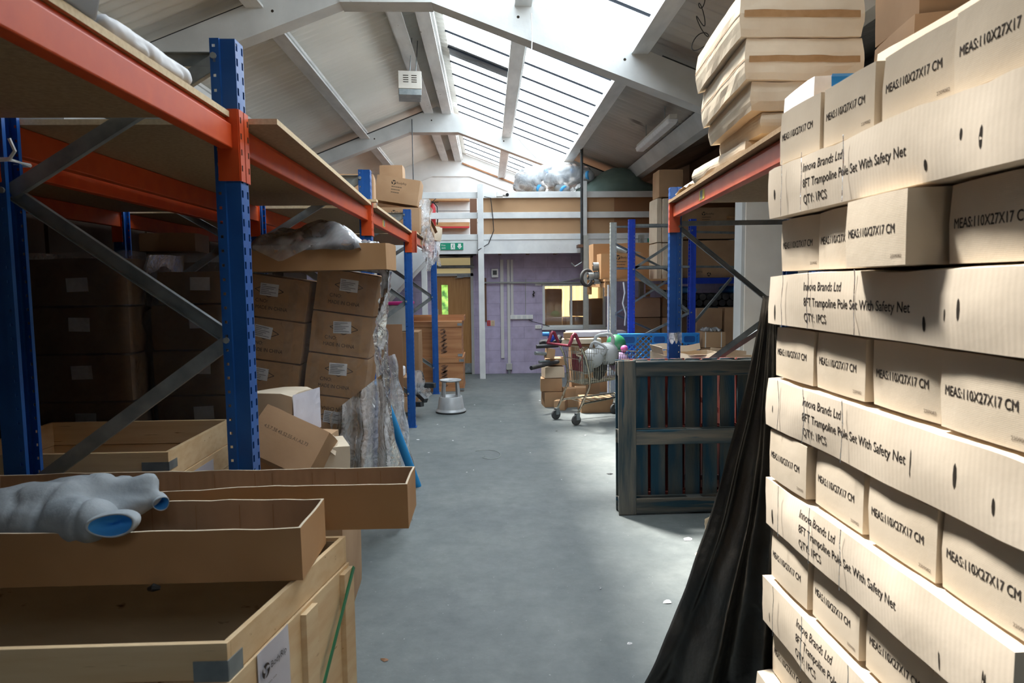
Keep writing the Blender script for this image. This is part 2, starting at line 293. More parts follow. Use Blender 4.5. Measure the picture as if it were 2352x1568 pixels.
# ---------------------------------------------------------------- mesh helpers
class MB:
    def __init__(s): s.v = []; s.f = []; s.m = []; s.mi = 0
    def add(s, vs, fs):
        k = len(s.v); s.v += [tuple(p) for p in vs]
        for q in fs: s.f.append(tuple(i+k for i in q)); s.m.append(s.mi)
    def box(s, lo, hi):
        x0, y0, z0 = lo; x1, y1, z1 = hi
        s.add([(x0,y0,z0),(x1,y0,z0),(x1,y1,z0),(x0,y1,z0),(x0,y0,z1),(x1,y0,z1),(x1,y1,z1),(x0,y1,z1)],
              [(0,3,2,1),(4,5,6,7),(0,1,5,4),(1,2,6,5),(2,3,7,6),(3,0,4,7)])
    def obox(s, c, ax, ay, az, sx, sy, sz):
        c = V(c); ps = []
        for k in (-1, 1):
            for (i, j) in ((-1,-1),(1,-1),(1,1),(-1,1)): ps.append(c + ax*(i*sx/2) + ay*(j*sy/2) + az*(k*sz/2))
        s.add(ps, [(0,3,2,1),(4,5,6,7),(0,1,5,4),(1,2,6,5),(2,3,7,6),(3,0,4,7)])
    def bar(s, p0, p1, w, h, up=V((0, 0, 1))):
        p0 = V(p0); p1 = V(p1); d = (p1-p0); L = d.length; d = d/L
        a = d.cross(V(up)); a = a.normalized() if a.length > 1e-5 else V((1, 0, 0)); b = a.cross(d)
        s.obox((p0+p1)/2, a, d, b, w, L, h)
    def channel(s, p0, p1, w, h, t=0.003, up=V((0, 0, 1))):
        p0 = V(p0); p1 = V(p1); d = (p1-p0); L = d.length; d = d/L
        a = d.cross(V(up)); a = a.normalized() if a.length > 1e-5 else V((1, 0, 0)); b = a.cross(d); c = (p0+p1)/2
        s.obox(c + a*(w/2-t/2), a, d, b, t, L, h); s.obox(c + b*(h/2-t/2), a, d, b, w, L, t); s.obox(c - b*(h/2-t/2), a, d, b, w, L, t)
    def tube(s, pts, r, n=8, cap=True):
        pts = [V(p) for p in pts]; N = len(pts); rs = r if isinstance(r, (list, tuple)) else [r]*N
        k = len(s.v); pr = None
        for i, p in enumerate(pts):
            t = (pts[min(i+1, N-1)] - pts[max(i-1, 0)]).normalized()
            if pr is None:
                pr = t.cross(V((0, 0, 1)))
                if pr.length < 1e-3: pr = t.cross(V((1, 0, 0)))
            pr = (pr - t*pr.dot(t)).normalized(); q = t.cross(pr)
            for j in range(n):
                a = 2*math.pi*j/n; s.v.append(tuple(p + pr*(math.cos(a)*rs[i]) + q*(math.sin(a)*rs[i])))
        for i in range(N-1):
            for j in range(n):
                s.f.append((k+i*n+j, k+i*n+(j+1) % n, k+(i+1)*n+(j+1) % n, k+(i+1)*n+j)); s.m.append(s.mi)
        if cap:
            s.f.append(tuple(k+j for j in reversed(range(n)))); s.m.append(s.mi)
            s.f.append(tuple(k+(N-1)*n+j for j in range(n))); s.m.append(s.mi)
    def lathe(s, prof, n=24, c=(0, 0, 0), cap=True):
        k = len(s.v)
        for (r, z) in prof:
            for j in range(n):
                a = 2*math.pi*j/n; s.v.append((c[0]+r*math.cos(a), c[1]+r*math.sin(a), c[2]+z))
        for i in range(len(prof)-1):
            for j in range(n):
                s.f.append((k+i*n+j, k+i*n+(j+1) % n, k+(i+1)*n+(j+1) % n, k+(i+1)*n+j)); s.m.append(s.mi)
        if cap:
            s.f.append(tuple(k+j for j in reversed(range(n)))); s.m.append(s.mi)
            s.f.append(tuple(k+(len(prof)-1)*n+j for j in range(n))); s.m.append(s.mi)
    def grid(s, f, nu, nv, closed=False):
        k = len(s.v)
        for j in range(nv+1):
            for i in range(nu+1): s.v.append(tuple(f(i/nu, j/nv)))
        for j in range(nv):
            for i in range(nu):
                a = k+j*(nu+1)+i; s.f.append((a, a+1, a+nu+2, a+nu+1)); s.m.append(s.mi)
    def prism(s, poly, a, b, axis='y'):
        n = len(poly); k = len(s.v)
        for t in (a, b):
            for (p, q) in poly:
                s.v.append((p, t, q) if axis == 'y' else (t, p, q) if axis == 'x' else (p, q, t))
        s.f.append(tuple(k+i for i in range(n))); s.f.append(tuple(k+n+i for i in reversed(range(n)))); s.m += [s.mi, s.mi]
        for i in range(n):
            j = (i+1) % n; s.f.append((k+i, k+n+i, k+n+j, k+j)); s.m.append(s.mi)
    def ball(s, c, r, n=14, sc=(1, 1, 1)):
        pr = [(max(1e-4, math.sin(math.pi*i/n)), -math.cos(math.pi*i/n)) for i in range(n+1)]
        k = len(s.v); c = V(c)
        for (rr, z) in pr:
            for j in range(2*n):
                a = math.pi*j/n; s.v.append((c.x+rr*math.cos(a)*r*sc[0], c.y+rr*math.sin(a)*r*sc[1], c.z+z*r*sc[2]))
        for i in range(n):
            for j in range(2*n):
                s.f.append((k+i*2*n+j, k+i*2*n+(j+1) % (2*n), k+(i+1)*2*n+(j+1) % (2*n), k+(i+1)*2*n+j)); s.m.append(s.mi)
    def build(s, name, m, parent=None, smooth=False, bevel=0, solid=0, loc=None, rot=None, fix=True):
        me = bpy.data.meshes.new(name); me.from_pydata(s.v, [], s.f)
        ms = m if isinstance(m, (list, tuple)) else [m]
        for q in ms: me.materials.append(MT[q])
        if len(ms) > 1: me.polygons.foreach_set('material_index', s.m)
        if fix:
            bm = bmesh.new(); bm.from_mesh(me); bmesh.ops.recalc_face_normals(bm, faces=bm.faces); bm.to_mesh(me); bm.free()
        if smooth:
            me.shade_smooth()
        me.update()
        o = bpy.data.objects.new(name, me); COL.objects.link(o)
        if parent: o.parent = parent
        if loc is not None: o.location = loc
        if rot is not None: o.rotation_euler = rot
        if bevel:
            b = o.modifiers.new('bevel', 'BEVEL'); b.width = bevel; b.segments = 2; b.limit_method = 'ANGLE'; b.angle_limit = 0.6
        if solid:
            b = o.modifiers.new('solid', 'SOLIDIFY'); b.thickness = solid; b.offset = 0
        return o
def tag(o, label, cat, group=None, kind=None):
    if label: o['label'] = label
    if cat: o['category'] = cat
    if group: o['group'] = group
    if kind: o['kind'] = kind
    return o
def thing(name, label, cat, loc=(0, 0, 0), rot=(0, 0, 0), group=None):
    o = bpy.data.objects.new(name, None); COL.objects.link(o); o.empty_display_size = 0.1
    o.location = loc; o.rotation_euler = rot if isinstance(rot, (tuple, Euler)) else (0, 0, rot)
    return tag(o, label, cat, group)
def struct(o): o['kind'] = 'structure'; return o
def n3(p, s, seed): return noise.noise(V((p[0]*s+seed*7.1, p[1]*s+seed*3.3, p[2]*s-seed*5.7)))
# ---------------------------------------------------------------- building shell
YB, YW, YG = -4.0, 12.5, 17.6
WL, WR = -4.5, 5.2
VX = 2.68                      # valley between the two roofs
m = MB(); m.grid(lambda u, v: (WL+u*(WR-WL), YB+v*(YG+3.5-YB), 0), 2, 2); struct(m.build('floor', 'floor', fix=False))
def corr(y, amp=0.022, pitch=0.146): return amp*math.sin(2*math.pi*y/pitch)
def roof_part(name, xa, xb, material, y0=YB, y1=YG, zf=roofz):
    m = MB(); nx = 3; ny = int((y1-y0)/0.0243)
    m.grid(lambda u, v: (xa+u*(xb-xa), y0+v*(y1-y0), zf(xa+u*(xb-xa))+corr(y0+v*(y1-y0))), nx, ny)
    o = m.build(name, material, smooth=True, fix=False); md = o.modifiers.new('solid', 'SOLIDIFY'); md.thickness = 0.012; md.offset = 1
    return struct(o)
roof_part('ceiling', WL, RX+0.01, 'roof_sheet')
roof_part('ceiling', RX-0.01, SKX0, 'roof_sheet')
roof_part('ceiling', SKX1, VX+0.05, 'roof_sheet_warm')
vz = roofz(VX)
roof_part('ceiling', VX, WR, 'roof_sheet_warm', zf=lambda x: vz + SL*(x-VX))
m = MB(); m.box((WL-0.15, YB, 0), (WL, YG, 3.75)); struct(m.build('wall_left', 'wall_grey'))
m = MB(); m.box((WR, YB, 0), (WR+0.15, YG, 4.75)); struct(m.build('wall_right', 'wall_grey'))
m = MB(); m.box((WL, YB-0.15, 0), (WR, YB, 5.3)); struct(m.build('wall_back', 'wall_grey'))
# skylights: clear corrugated sheets, one per bay, the unseen rear one added for fill light
for i, (a, b) in enumerate(BAYS):
    m = MB(); ny = int((b-a)/0.03)
    m.grid(lambda u, v: (SKX0+u*(SKX1-SKX0), a+v*(b-a), roofz(SKX0+u*(SKX1-SKX0))+corr(a+v*(b-a), 0.012)), 2, ny)
    wnd = struct(m.build('window_%d' % (i+3), 'skylight_sheet', smooth=True, fix=False))
    g = MB(); y = a+0.3
    while y < b-0.1:
        g.bar((SKX0, y, roofz(SKX0)-0.035), (SKX1, y, roofz(SKX1)-0.035), 0.028, 0.02); y += 0.60
    g.build('glazing_bar', 'rib_sheet', wnd)
    if i == 2:
        g = MB(); g.bar((SKX0, 9.9, roofz(SKX0)+0.035), (0.52, 9.9, roofz(0.52)+0.035), 0.55, 0.012); g.build('repair_strip', 'dark_metal', wnd)
    # opaque sheet closing the runs; unseen stretch over the camera shades the near left
for y0, y1 in ((YB, -3.4), (-2.1, 1.95), (17.4, YG)):
    m = MB(); m.bar((SKX0, (y0+y1)/2, roofz(SKX0)+0.02), (SKX1, (y0+y1)/2, roofz(SKX1)+0.02), y1-y0+0.02, 0.02); struct(m.build('ceiling', 'roof_sheet_warm'))
# purlins (white zed channels running down the hall)
def purlin(x, k, h=0.185):
    m = MB(); z = roofz(x)+0.0; k_ = k
    b = [(0, 0), (0.06, -0.012), (0.06, -0.05), (0.045, -0.055), (0.045, -0.095), (0.06, -0.10), (0.06, -0.165), (0.11, -0.175), (0.11, -0.20), (0.0, -0.20), (0.0, -0.165), (-0.02, -0.16), (-0.02, -0.10), (-0.004, -0.095), (-0.004, -0.055), (-0.02, -0.05)]
    if x > RX: b = [(-p, q) for p, q in b]
    m.prism([(x+p*1.5, z+q-0.02) for p, q in b], YB+0.01, YG-0.01); struct(m.build('trim_%d' % k, 'purlin_white')); return
    s = SL if x < RX else -SL
    m.prism([(x-0.05, z-0.0-0.05*s), (x+0.012, z+0.0), (x+0.012, z-h+0.02), (x+0.075, z-h+0.02), (x+0.075, z-h-0.004), (x-0.012, z-h-0.004), (x-0.012, z-0.012), (x-0.05, z-0.012-0.05*s)], YB+0.01, YG-0.01)
    struct(m.build('trim_%d' % k, 'purlin_white'))
for k, x in enumerate((-1.11, -2.27, -3.42, -0.62, 0.46, 1.60)): purlin(x, k+1)
# gutter beam over the columns
m = MB(); m.prism([(VX-0.14, vz+0.02), (VX-0.02, vz-0.16), (VX+0.12, vz-0.16), (VX+0.2, vz+0.02), (VX+0.17, vz+0.02), (VX+0.11, vz-0.13), (VX-0.01, vz-0.13), (VX-0.11, vz+0.02)], YB+0.02, YG-0.02)
struct(m.build('trim_7', 'frame_white'))
m = MB(); m.box((WL+0.01, YB+0.02, roofz(WL)-0.22), (WL+0.12, YG-0.02, roofz(WL)-0.05)); struct(m.build('trim_8', 'frame_white'))
# concrete portal frames
def portal(Y, k, uz, col=True):
    top = RZ-0.19; w = 0.20
    xl, xr = -1.36, -0.52
    def tz(x): return top-SL*abs(x-RX)
    def bz(x):
        if xl <= x <= xr: return uz
        return uz - (SL-0.015)*(xl-x) if x < xl else uz - (SL-0.015)*(x-xr)
    XR, XL = VX-0.12, WL+0.22
    poly = [(WL+0.03, 0), (WL+0.03, tz(WL+0.03)), (RX, top), (VX+0.10, tz(VX+0.10)), (VX+0.10, 0), (XR, 0), (XR, bz(XR)-0.62), (XR-0.02, bz(XR)-0.25)]
    poly += [(XR-0.08, bz(XR-0.08)), (xr, uz), (xl, uz), (XL+0.3, bz(XL+0.3)), (XL, bz(XL)-0.5), (XL, 0)]
    # split in convex quads so the outline stays true
    m = MB()
    def quad(a, b, c, d): m.prism([a, b, c, d], Y-w/2, Y+w/2)
    quad((WL+0.03, 0), (XL, 0), (XL, bz(XL)-0.5), (WL+0.03, bz(XL)-0.5))
    quad((WL+0.03, bz(XL)-0.5), (XL, bz(XL)-0.5), (XL+0.3, bz(XL+0.3)), (WL+0.03, tz(WL+0.03)))
    quad((WL+0.03, tz(WL+0.03)), (XL+0.3, bz(XL+0.3)), (xl, uz), (xl, tz(xl)))
    m.prism([(xl, uz), (xr, uz), (xr, tz(xr)), (RX, top), (xl, tz(xl))], Y-w/2, Y+w/2)
    quad((xr, tz(xr)), (xr, uz), (XR-0.08, bz(XR-0.08)), (VX+0.10, tz(VX+0.10)))
    if col:
        quad((VX+0.10, tz(VX+0.10)), (XR-0.08, bz(XR-0.08)), (XR-0.02, bz(XR)-0.25), (VX+0.10, bz(XR)-0.25))
        quad((XR-0.02, bz(XR)-0.25), (XR, bz(XR)-0.62), (VX+0.10, bz(XR)-0.62), (VX+0.10, bz(XR)-0.25))
        quad((XR, bz(XR)-0.62), (XR, 0), (VX+0.10, 0), (VX+0.10, bz(XR)-0.62))
    # flat flange under the haunch and the long packing strip above the rafter
    m.box((xl-0.02, Y-w/2-0.02, uz-0.012), (xr+0.02, Y+w/2+0.02, uz+0.01))
    o = struct(m.build('trim_%d' % k, 'frame_white'))
    for x in (-3.1, -2.02, -0.98, 0.33, 1.37):
        z = (tz(x)+bz(x))/2
        h = MB(); h.add([(x+0.014*math.cos(a*math.pi/6), Y-w/2-0.001, z+0.014*math.sin(a*math.pi/6)) for a in range(12)], [tuple(range(12))])
        if Y-w/2 > 0: h.build('bolt_hole', 'slit', o)
    p = MB(); p.bar((WL+0.1, Y, tz(WL+0.1)+0.02), (RX-0.22, Y, tz(RX-0.22)+0.02), 0.10, 0.03)
    p.bar((1.75, Y, tz(1.75)+0.02), (VX, Y, tz(VX)+0.02), 0.10, 0.03)
    p.build('packing_strip', 'dark_metal', o)
portal(-3.72, 9, 4.36); portal(1.61, 10, 4.36); portal(6.94, 11, 4.36); portal(12.85, 12, 4.42, False)
# right hand column of the second frame is faced in cream boarding
m = MB(); m.box((VX-0.09, 6.81, 0.0), (VX+0.55, 6.835, 2.55)); struct(m.build('trim_13', 'column_cream'))
# gable behind the mezzanine, with the painted frame on it and an opening low down for the outside
m = MB()
gz = lambda x: roofz(x) - 0.0
wx0, wx1, wz0, wz1 = -1.5, -0.8, 0.3, 1.9
bx0, bx1, bz0, bz1 = 0.9, 2.3, 0.95, 1.70
m.prism([(WL, 2.3), (VX, 2.3), (VX, gz(VX)), (RX, RZ), (WL, gz(WL))], YG, YG+0.15)
m.prism([(VX, 2.3), (WR, 2.3), (WR, vz+SL*(WR-VX)), (VX, vz)], YG, YG+0.15)
for (a, b, c, d) in ((WL, wx0, 0, 2.3), (wx0, wx1, 0, wz0), (wx0, wx1, wz1, 2.3), (wx1, WR, 0, 2.3)):
    m.box((a, YG, c), (b, YG+0.15, d))
gab = struct(m.build('wall_front', 'gable_white'))
m = MB()
uz = 4.38
for a, b in (((-3.4, uz-0.78), (-1.37, uz)), ((-1.37, uz), (-0.42, uz)), ((-0.42, uz), (2.2, uz-1.02))):
    m.bar((a[0], YG-0.02, a[1]), (b[0], YG-0.02, b[1]), 0.03, 0.035)
m.build('painted_frame', 'gable_white', gab)
m = MB(); m.bar((-0.6, YG-0.03, roofz(-0.6)-0.26), (1.7, YG-0.03, roofz(1.7)-0.26), 0.03, 0.035); m.build('flashing', 'rust', gab)
m = MB()
for z in (2.6, 2.9, 3.2, 3.5): m.box((WL+0.1, YG-0.006, z), (0.2, YG, z+0.012))
m.build('boarding_joint', 'wall_grey', gab)
# purple block wall with door and window openings
DX0, DX1 = at(997, 700, YW).x, at(1088, 700, YW).x
DZ1 = at(1040, 587, YW).z
WX0, WX1 = at(1246, 700, YW).x, at(1391, 700, YW).x
WZ0, WZ1 = at(1300, 752, YW).z, at(1300, 651, YW).z
m = MB()
for (a, b, c, d) in ((WL, DX0, 0, 2.3), (DX0, DX1, DZ1, 2.3), (DX1, WX0, 0, 2.3), (WX0, WX1, 0, WZ0), (WX0, WX1, WZ1, 2.3), (WX1, WR, 0, 2.3)):
    m.box((a, YW, c), (b, YW+0.12, d))
struct(m.build('wall_purple', 'purple'))
bpy.data.objects['wall_purple'].name = 'wall_far'
# office behind: dividing wall, yellow blinds whose emission stands in for window daylight
m = MB(); m.box((0.2, YW+0.12, 0), (0.3, 14.3, 2.2)); m.box((0.2, 14.3, 0), (WR, 14.4, 2.2)); struct(m.build('wall_office', 'gable_white'))
lit('blind_lit', (1.0, 0.72, 0.34), 1.6)  # blinds emit in place of daylight; the wall behind has no opening
w2 = MB(); n_ = 12
for i in range(n_):
    x = bx0 + (i+0.5)*(bx1-bx0)/n_
    w2.obox((x, 14.2, (bz0+bz1)/2), V((0.94, 0.34, 0)), V((-0.34, 0.94, 0)), V((0, 0, 1)), (bx1-bx0)/n_*1.02, 0.004, bz1-bz0)
bl = w2.build('window_2', 'blind_lit'); struct(bl)
# window in the purple wall
m = MB()
t = 0.045
m.box((WX0, YW-0.02, WZ0), (WX0+t, YW+0.08, WZ1)); m.box((WX1-t, YW-0.02, WZ0), (WX1, YW+0.08, WZ1))
m.box((WX0+t, YW-0.02, WZ0), (WX1-t, YW+0.08, WZ0+t)); m.box((WX0+t, YW-0.02, WZ1-t), (WX1-t, YW+0.08, WZ1))
mid = at(1312, 700, YW).x
m.box((mid-0.02, YW-0.015, WZ0+t), (mid+0.02, YW+0.07, WZ1-t))
win = struct(m.build('window_1', 'white_paint', bevel=0.004))
m = MB(); m.box((WX0+t, YW+0.02, WZ0+t), (mid-0.02, YW+0.026, WZ1-t)); m.box((mid+0.02, YW+0.035, WZ0+t), (WX1-t, YW+0.041, WZ1-t)); m.build('pane', 'glass', win)
m = MB(); m.box((WX0-0.02, YW-0.09, WZ0-0.035), (WX1+0.03, YW-0.02, WZ0)); m.build('window_sill', 'white_paint', win, bevel=0.004)
# door
dz = at(1040, 634, YW).z
m = MB(); gx0, gx1 = at(1014, 690, YW).x, at(1029, 690, YW).x; gz0, gz1 = at(1020, 728, YW).z, at(1020, 654, YW).z
for (a, b, c, d) in ((DX0+0.06, gx0, 0.02, dz), (gx1, DX1-0.05, 0.02, dz), (gx0, gx1, 0.02, gz0), (gx0, gx1, gz1, dz)): m.box((a, YW+0.03, c), (b, YW+0.075, d))
dr = struct(m.build('door_1', 'door_wood'))
m = MB(); m.box((gx0, YW+0.05, gz0), (gx1, YW+0.056, gz1)); m.build('glass_panel', 'glass', dr)
m = MB(); m.box((DX0+0.06, YW+0.026, 0.02), (DX1-0.05, YW+0.03, 0.2)); m.build('kick_plate', 'galv', dr)
m = MB(); m.box((at(1050, 630, YW).x, YW-0.03, dz-0.02), (at(1080, 630, YW).x, YW+0.03, dz+0.03)); m.bar((at(1064, 630, YW).x, YW-0.01, dz-0.03), (at(1064, 630, YW).x-0.15, YW-0.03, dz-0.03), 0.02, 0.01); m.build('door_closer', 'galv', dr)
m = MB(); m.box((DX0, YW-0.02, 0), (DX0+0.06, YW+0.1, DZ1)); m.box((DX1-0.05, YW-0.02, 0), (DX1, YW+0.1, DZ1)); m.box((DX0, YW-0.02, dz), (DX1, YW+0.1, dz+0.05)); m.box((DX0, YW-0.02, DZ1-0.04), (DX1, YW+0.1, DZ1))
m.box((gx0-0.12, YW-0.02, 1.02), (gx0-0.06, YW+0.02, 1.2))
m.build('door_frame', 'door_grey', dr)
lit('transom_lit', (0.80, 0.66, 0.34), 0.30)  # panel emission stands in for light behind the transom
m = MB(); m.box((DX0+0.06, YW+0.02, dz+0.05), (DX1-0.05, YW+0.04, DZ1-0.04)); m.build('transom_panel', 'transom_lit', dr)
m = MB(); zz = at(1040, 613, YW).z
m.tube([(DX0-0.1, YW-0.08, zz), (DX1+0.02, YW-0.08, zz)], 0.03, 10); m.build('roller_bar', 'galv', dr)
m = MB(); m.box((gx1+0.02, YG+1.2, 0), (gx1+1.5, YG+1.3, 3)); 
hd = MB()
def hf(u, v):
    p = V((-3.4+4.0*u, YG+1.6, 3.2*v)); return (p.x, p.y+0.25*n3(p, 2.5, 4)+0.1*n3(p, 9, 4), p.z)
hd.grid(hf, 60, 50); tag(hd.build('hedge', 'hedge', fix=False, smooth=True, solid=0.05), 'bright green foliage outside, seen through the narrow glass of the door', 'hedge')
# ---------------------------------------------------------------- mezzanine
YM = 11.9
mz = thing('mezzanine', 'white timber mezzanine with brown panelled railing above the purple wall', 'mezzanine', (0, YM, 0))
def mzp(name, x0, y0, x1, y1, material, dy0=0.0, dy1=0.06, parent=mz):
    a = at(x0, y1, YM); b = at(x1, y0, YM)
    m = MB(); m.box((a.x, dy0, a.z), (b.x, dy1, b.z)); return m.build(name, material, parent, bevel=0.003)
zt = lambda y, x=1200: at(x, y, YM).z
xe = WR-0.02; xs = -3.0
def rail(y0, y1, name='rail', dy0=0.0, dy1=0.05, material='white_paint', xa=xs, xb=xe):
    m = MB(); m.box((xa, dy0, zt(y1)), (xb, dy1, zt(y0))); return m.build(name, material, mz, bevel=0.003)
rail(440, 454); rail(487, 501); rail(537, 550)
rail(550, 582, 'fascia', 0.012, 0.06)
xp0 = at(1109, 500, YM).x; xp1 = at(1335, 500, YM).x
def post(px0, px1, ytop, zb=0.0, dy0=-0.07):
    a = at(px0, ytop, YM); b = at(px1, ytop, YM); m = MB(); m.box((a.x, dy0, zb), (b.x, 0.0, a.z)); m.build('post', 'white_paint', mz, bevel=0.004)
post(1096, 1109.5, 423); post(1333, 1347, 417, zt(568)); post(965, 978, 465, 0.0)
post(1700, 1713, 423)
xq = at(1412, 480, YM).x
for a, b, mm in ((xp0, xp1, 'panel_brown'), (xp1, xq, 'panel_brown'), (xq, xe, 'panel_dark')):
    m = MB(); m.box((a+0.002, 0.052, zt(540)), (b, 0.06, zt(446))); m.build('panel', mm, mz)
m = MB(); m.box((xs, 0.06, zt(578)-0.0), (xe, YG-YM-0.01, zt(578)+0.18)); m.build('deck', 'dark_timber', mz)
m = MB()
for i in range(16): m.box((xs+0.2+i*0.5, 0.07, zt(582)+0.0), (xs+0.25+i*0.5, YG-YM-0.02, zt(578)))
m.build('joist', 'dark_timber', mz)
m = MB(); zb = zt(578)+0.18
m.tube([at(1112, 452, YM+0.0)-V((0, YM+0.03, 0)), at(1127, 455, YM)-V((0, YM+0.04, 0)), at(1132, 500, YM)-V((0, YM+0.03, 0)), at(1134, 530, YM)-V((0, YM+0.03, 0)), at(1122, 560, YM)-V((0, YM+0.03, 0)), at(1098, 575, YM)-V((0, YM+0.08, 0))], 0.008, 6)
m.build('cable', 'black', mz)
# shelves standing on the deck in the open section
sh = thing('wall_shelf', 'brown timber wall shelf with red lip seen through the railing gap', 'shelf', (0, YG-0.02, 0))
for (y0, y1, mm) in ((456, 461, 'timber'), (510, 520, 'timber')):
    a = at(985, y1, YG-0.3); b = at(1078, y0, YG-0.3); m = MB(); m.box((a.x, -0.28, a.z), (b.x, 0.0, b.z)); m.build('shelf_board', mm, sh)
a = at(998, 524, YG-0.31); b = at(1078, 520, YG-0.31); m = MB(); m.box((a.x, -0.29, a.z), (b.x, -0.27, b.z+0.005)); m.build('lip', 'red', sh)
a = at(1080, 538, 13.0); b = at(1095, 456, 13.0)
m = MB(); m.box((a.x, 13.0, zt(578)+0.18), (b.x, 13.1, b.z)); tag(m.build('timber_offcut', 'dark_timber'), 'rough dark timber upright on the mezzanine beside the white post', 'timber')
# fire extinguisher on the deck edge
def extinguisher():
    p = at(995, 519, 12.05); t = thing('fire_extinguisher', 'red fire extinguisher beyond the torn cartons at the mezzanine railing', 'fire extinguisher', p)
    m = MB(); m.lathe([(0.0, 0), (0.045, 0.0), (0.048, 0.02), (0.048, 0.3), (0.04, 0.35), (0.02, 0.38), (0.018, 0.40)], 16); m.build('cylinder', 'red', t, smooth=True)
    m = MB(); m.tube([(0, 0, zt(578)+0.18-p.z), (0, 0, -0.001)], 0.02, 8); m.build('stand', 'galv', t)
    m = MB(); m.box((-0.02, -0.02, 0.39), (0.02, 0.02, 0.42)); m.bar((0, 0, 0.42), (0.09, 0, 0.5), 0.02, 0.01); m.bar((0, 0, 0.40), (0.1, 0, 0.41), 0.02, 0.01); m.build('valve', 'black', t)
    m = MB(); m.tube([(0.02, 0, 0.4), (0.08, -0.02, 0.33), (0.08, -0.02, 0.1), (0.07, -0.02, 0.02)], 0.01, 6); m.build('hose', 'black', t, smooth=True)
    return t
extinguisher()
# cctv camera on the top rail
p = at(1140, 441, YM-0.05); t = thing('security_camera', 'small white security camera fixed on the mezzanine top rail', 'camera', p)
m = MB(); m.box((0, -0.1, -0.09), (0.11, 0.0, -0.0)); m.build('bracket', 'white', t, bevel=0.01)
m = MB(); c0 = V((0.13, -0.05, -0.05)); m.tube([c0, c0+V((0.05, -0.14, -0.02))], 0.035, 14); m.build('camera_body', 'white', t, smooth=False)
m = MB(); c0 = c0+V((0.05, -0.14, -0.02)); m.tube([c0, c0+V((0.002, -0.006, -0.001))], 0.028, 14); m.build('lens', 'black', t)
# ---------------------------------------------------------------- text and printed marks
_tc = {}
def text_mesh(s, h, w=None, bold=0.0, align='L'):
    k = (s, round(h, 4), w, bold, align)
    if k in _tc: return _tc[k]
    c = bpy.data.curves.new('t', 'FONT'); c.body = s; c.size = 1.0; c.resolution_u = 3; c.space_line = 1.25
    o = bpy.data.objects.new('t', c); COL.objects.link(o); bpy.context.view_layer.update()
    me = bpy.data.meshes.new_from_object(o.evaluated_get(bpy.context.evaluated_depsgraph_get()))
    bpy.data.objects.remove(o); bpy.data.curves.remove(c)
    xs = [v.co.x for v in me.vertices]; x0 = min(xs); wx = max(xs)-x0
    sy = h/0.72; sx = (w/wx) if w else sy
    off = 0 if align == 'L' else -wx*sx/2
    for v in me.vertices: v.co = V(((v.co.x-x0)*sx+off, v.co.y*sy, 0))
    if bold:
        n0 = len(me.vertices); vs = [v.co.copy() for v in me.vertices]; fs = [tuple(p.vertices) for p in me.polygons]
        allv = []; allf = []
        for q, (dx, dy) in enumerate(((-1, 0), (1, 0), (0, 1), (0, -1))):
            allv += [(v.x+dx*bold*sy*1.2, v.y+dy*bold*sy*0.8, 0) for v in vs]; allf += [tuple(i+q*n0 for i in f) for f in fs]
        me = bpy.data.meshes.new('text'); me.from_pydata(allv, [], allf)
    _tc[k] = me; return me
def faceframe(face, size):
    sx, sy, sz = size
    return {'-y': (V((0, -sy/2, 0)), V((1, 0, 0)), V((0, 0, 1)), V((0, -1, 0))), '+y': (V((0, sy/2, 0)), V((-1, 0, 0)), V((0, 0, 1)), V((0, 1, 0))),
            '-x': (V((-sx/2, 0, 0)), V((0, -1, 0)), V((0, 0, 1)), V((-1, 0, 0))), '+x': (V((sx/2, 0, 0)), V((0, 1, 0)), V((0, 0, 1)), V((1, 0, 0))),
            '+z': (V((0, 0, sz)), V((1, 0, 0)), V((0, 1, 0)), V((0, 0, 1)))}[face]
def fmat(face, size, u, v, eps=0.002, ang=0.0):
    c, r, up, n = faceframe(face, size); p = c + r*u + up*v + n*eps
    r2 = r*math.cos(ang)+up*math.sin(ang); u2 = up*math.cos(ang)-r*math.sin(ang)
    return Matrix(((r2.x, u2.x, n.x, p.x), (r2.y, u2.y, n.y, p.y), (r2.z, u2.z, n.z, p.z), (0, 0, 0, 1)))
_bvh = {}
def wrap_on(o, par):
    # press printed marks onto the real, slightly uneven face of the carton
    if par.type != 'MESH' or len(par.data.vertices) < 60: return
    if par.name not in _bvh:
        from mathutils.bvhtree import BVHTree
        bt = bmesh.new(); bt.from_mesh(par.data); bmesh.ops.triangulate(bt, faces=bt.faces); bt.to_mesh(par.data); bt.free()
        _bvh[par.name] = BVHTree.FromPolygons([v.co.copy() for v in par.data.vertices], [tuple(p.vertices) for p in par.data.polygons])
    bm = bmesh.new(); bm.from_mesh(o.data); bmesh.ops.triangulate(bm, faces=bm.faces)
    for k_ in range(2):
        es = [e for e in bm.edges if e.calc_length() > 0.014]
        if es: bmesh.ops.subdivide_edges(bm, edges=es, cuts=1); bmesh.ops.triangulate(bm, faces=[f for f in bm.faces if len(f.verts) > 3])
    bm.to_mesh(o.data); bm.free()
    off_ = 0.0003 if 'tape' in o.name else 0.0011 if 'label' in o.name else 0.0006
    M_ = o.matrix_basis; I_ = M_.inverted(); nrm = (M_.to_3x3() @ V((0, 0, 1))).normalized()
    for v in o.data.vertices:
        p = M_ @ v.co; hit = _bvh[par.name].ray_cast(p+nrm*0.03, -nrm, 0.08)
        if hit[0] is not None: v.co = I_ @ (hit[0] + nrm*(off_ ))
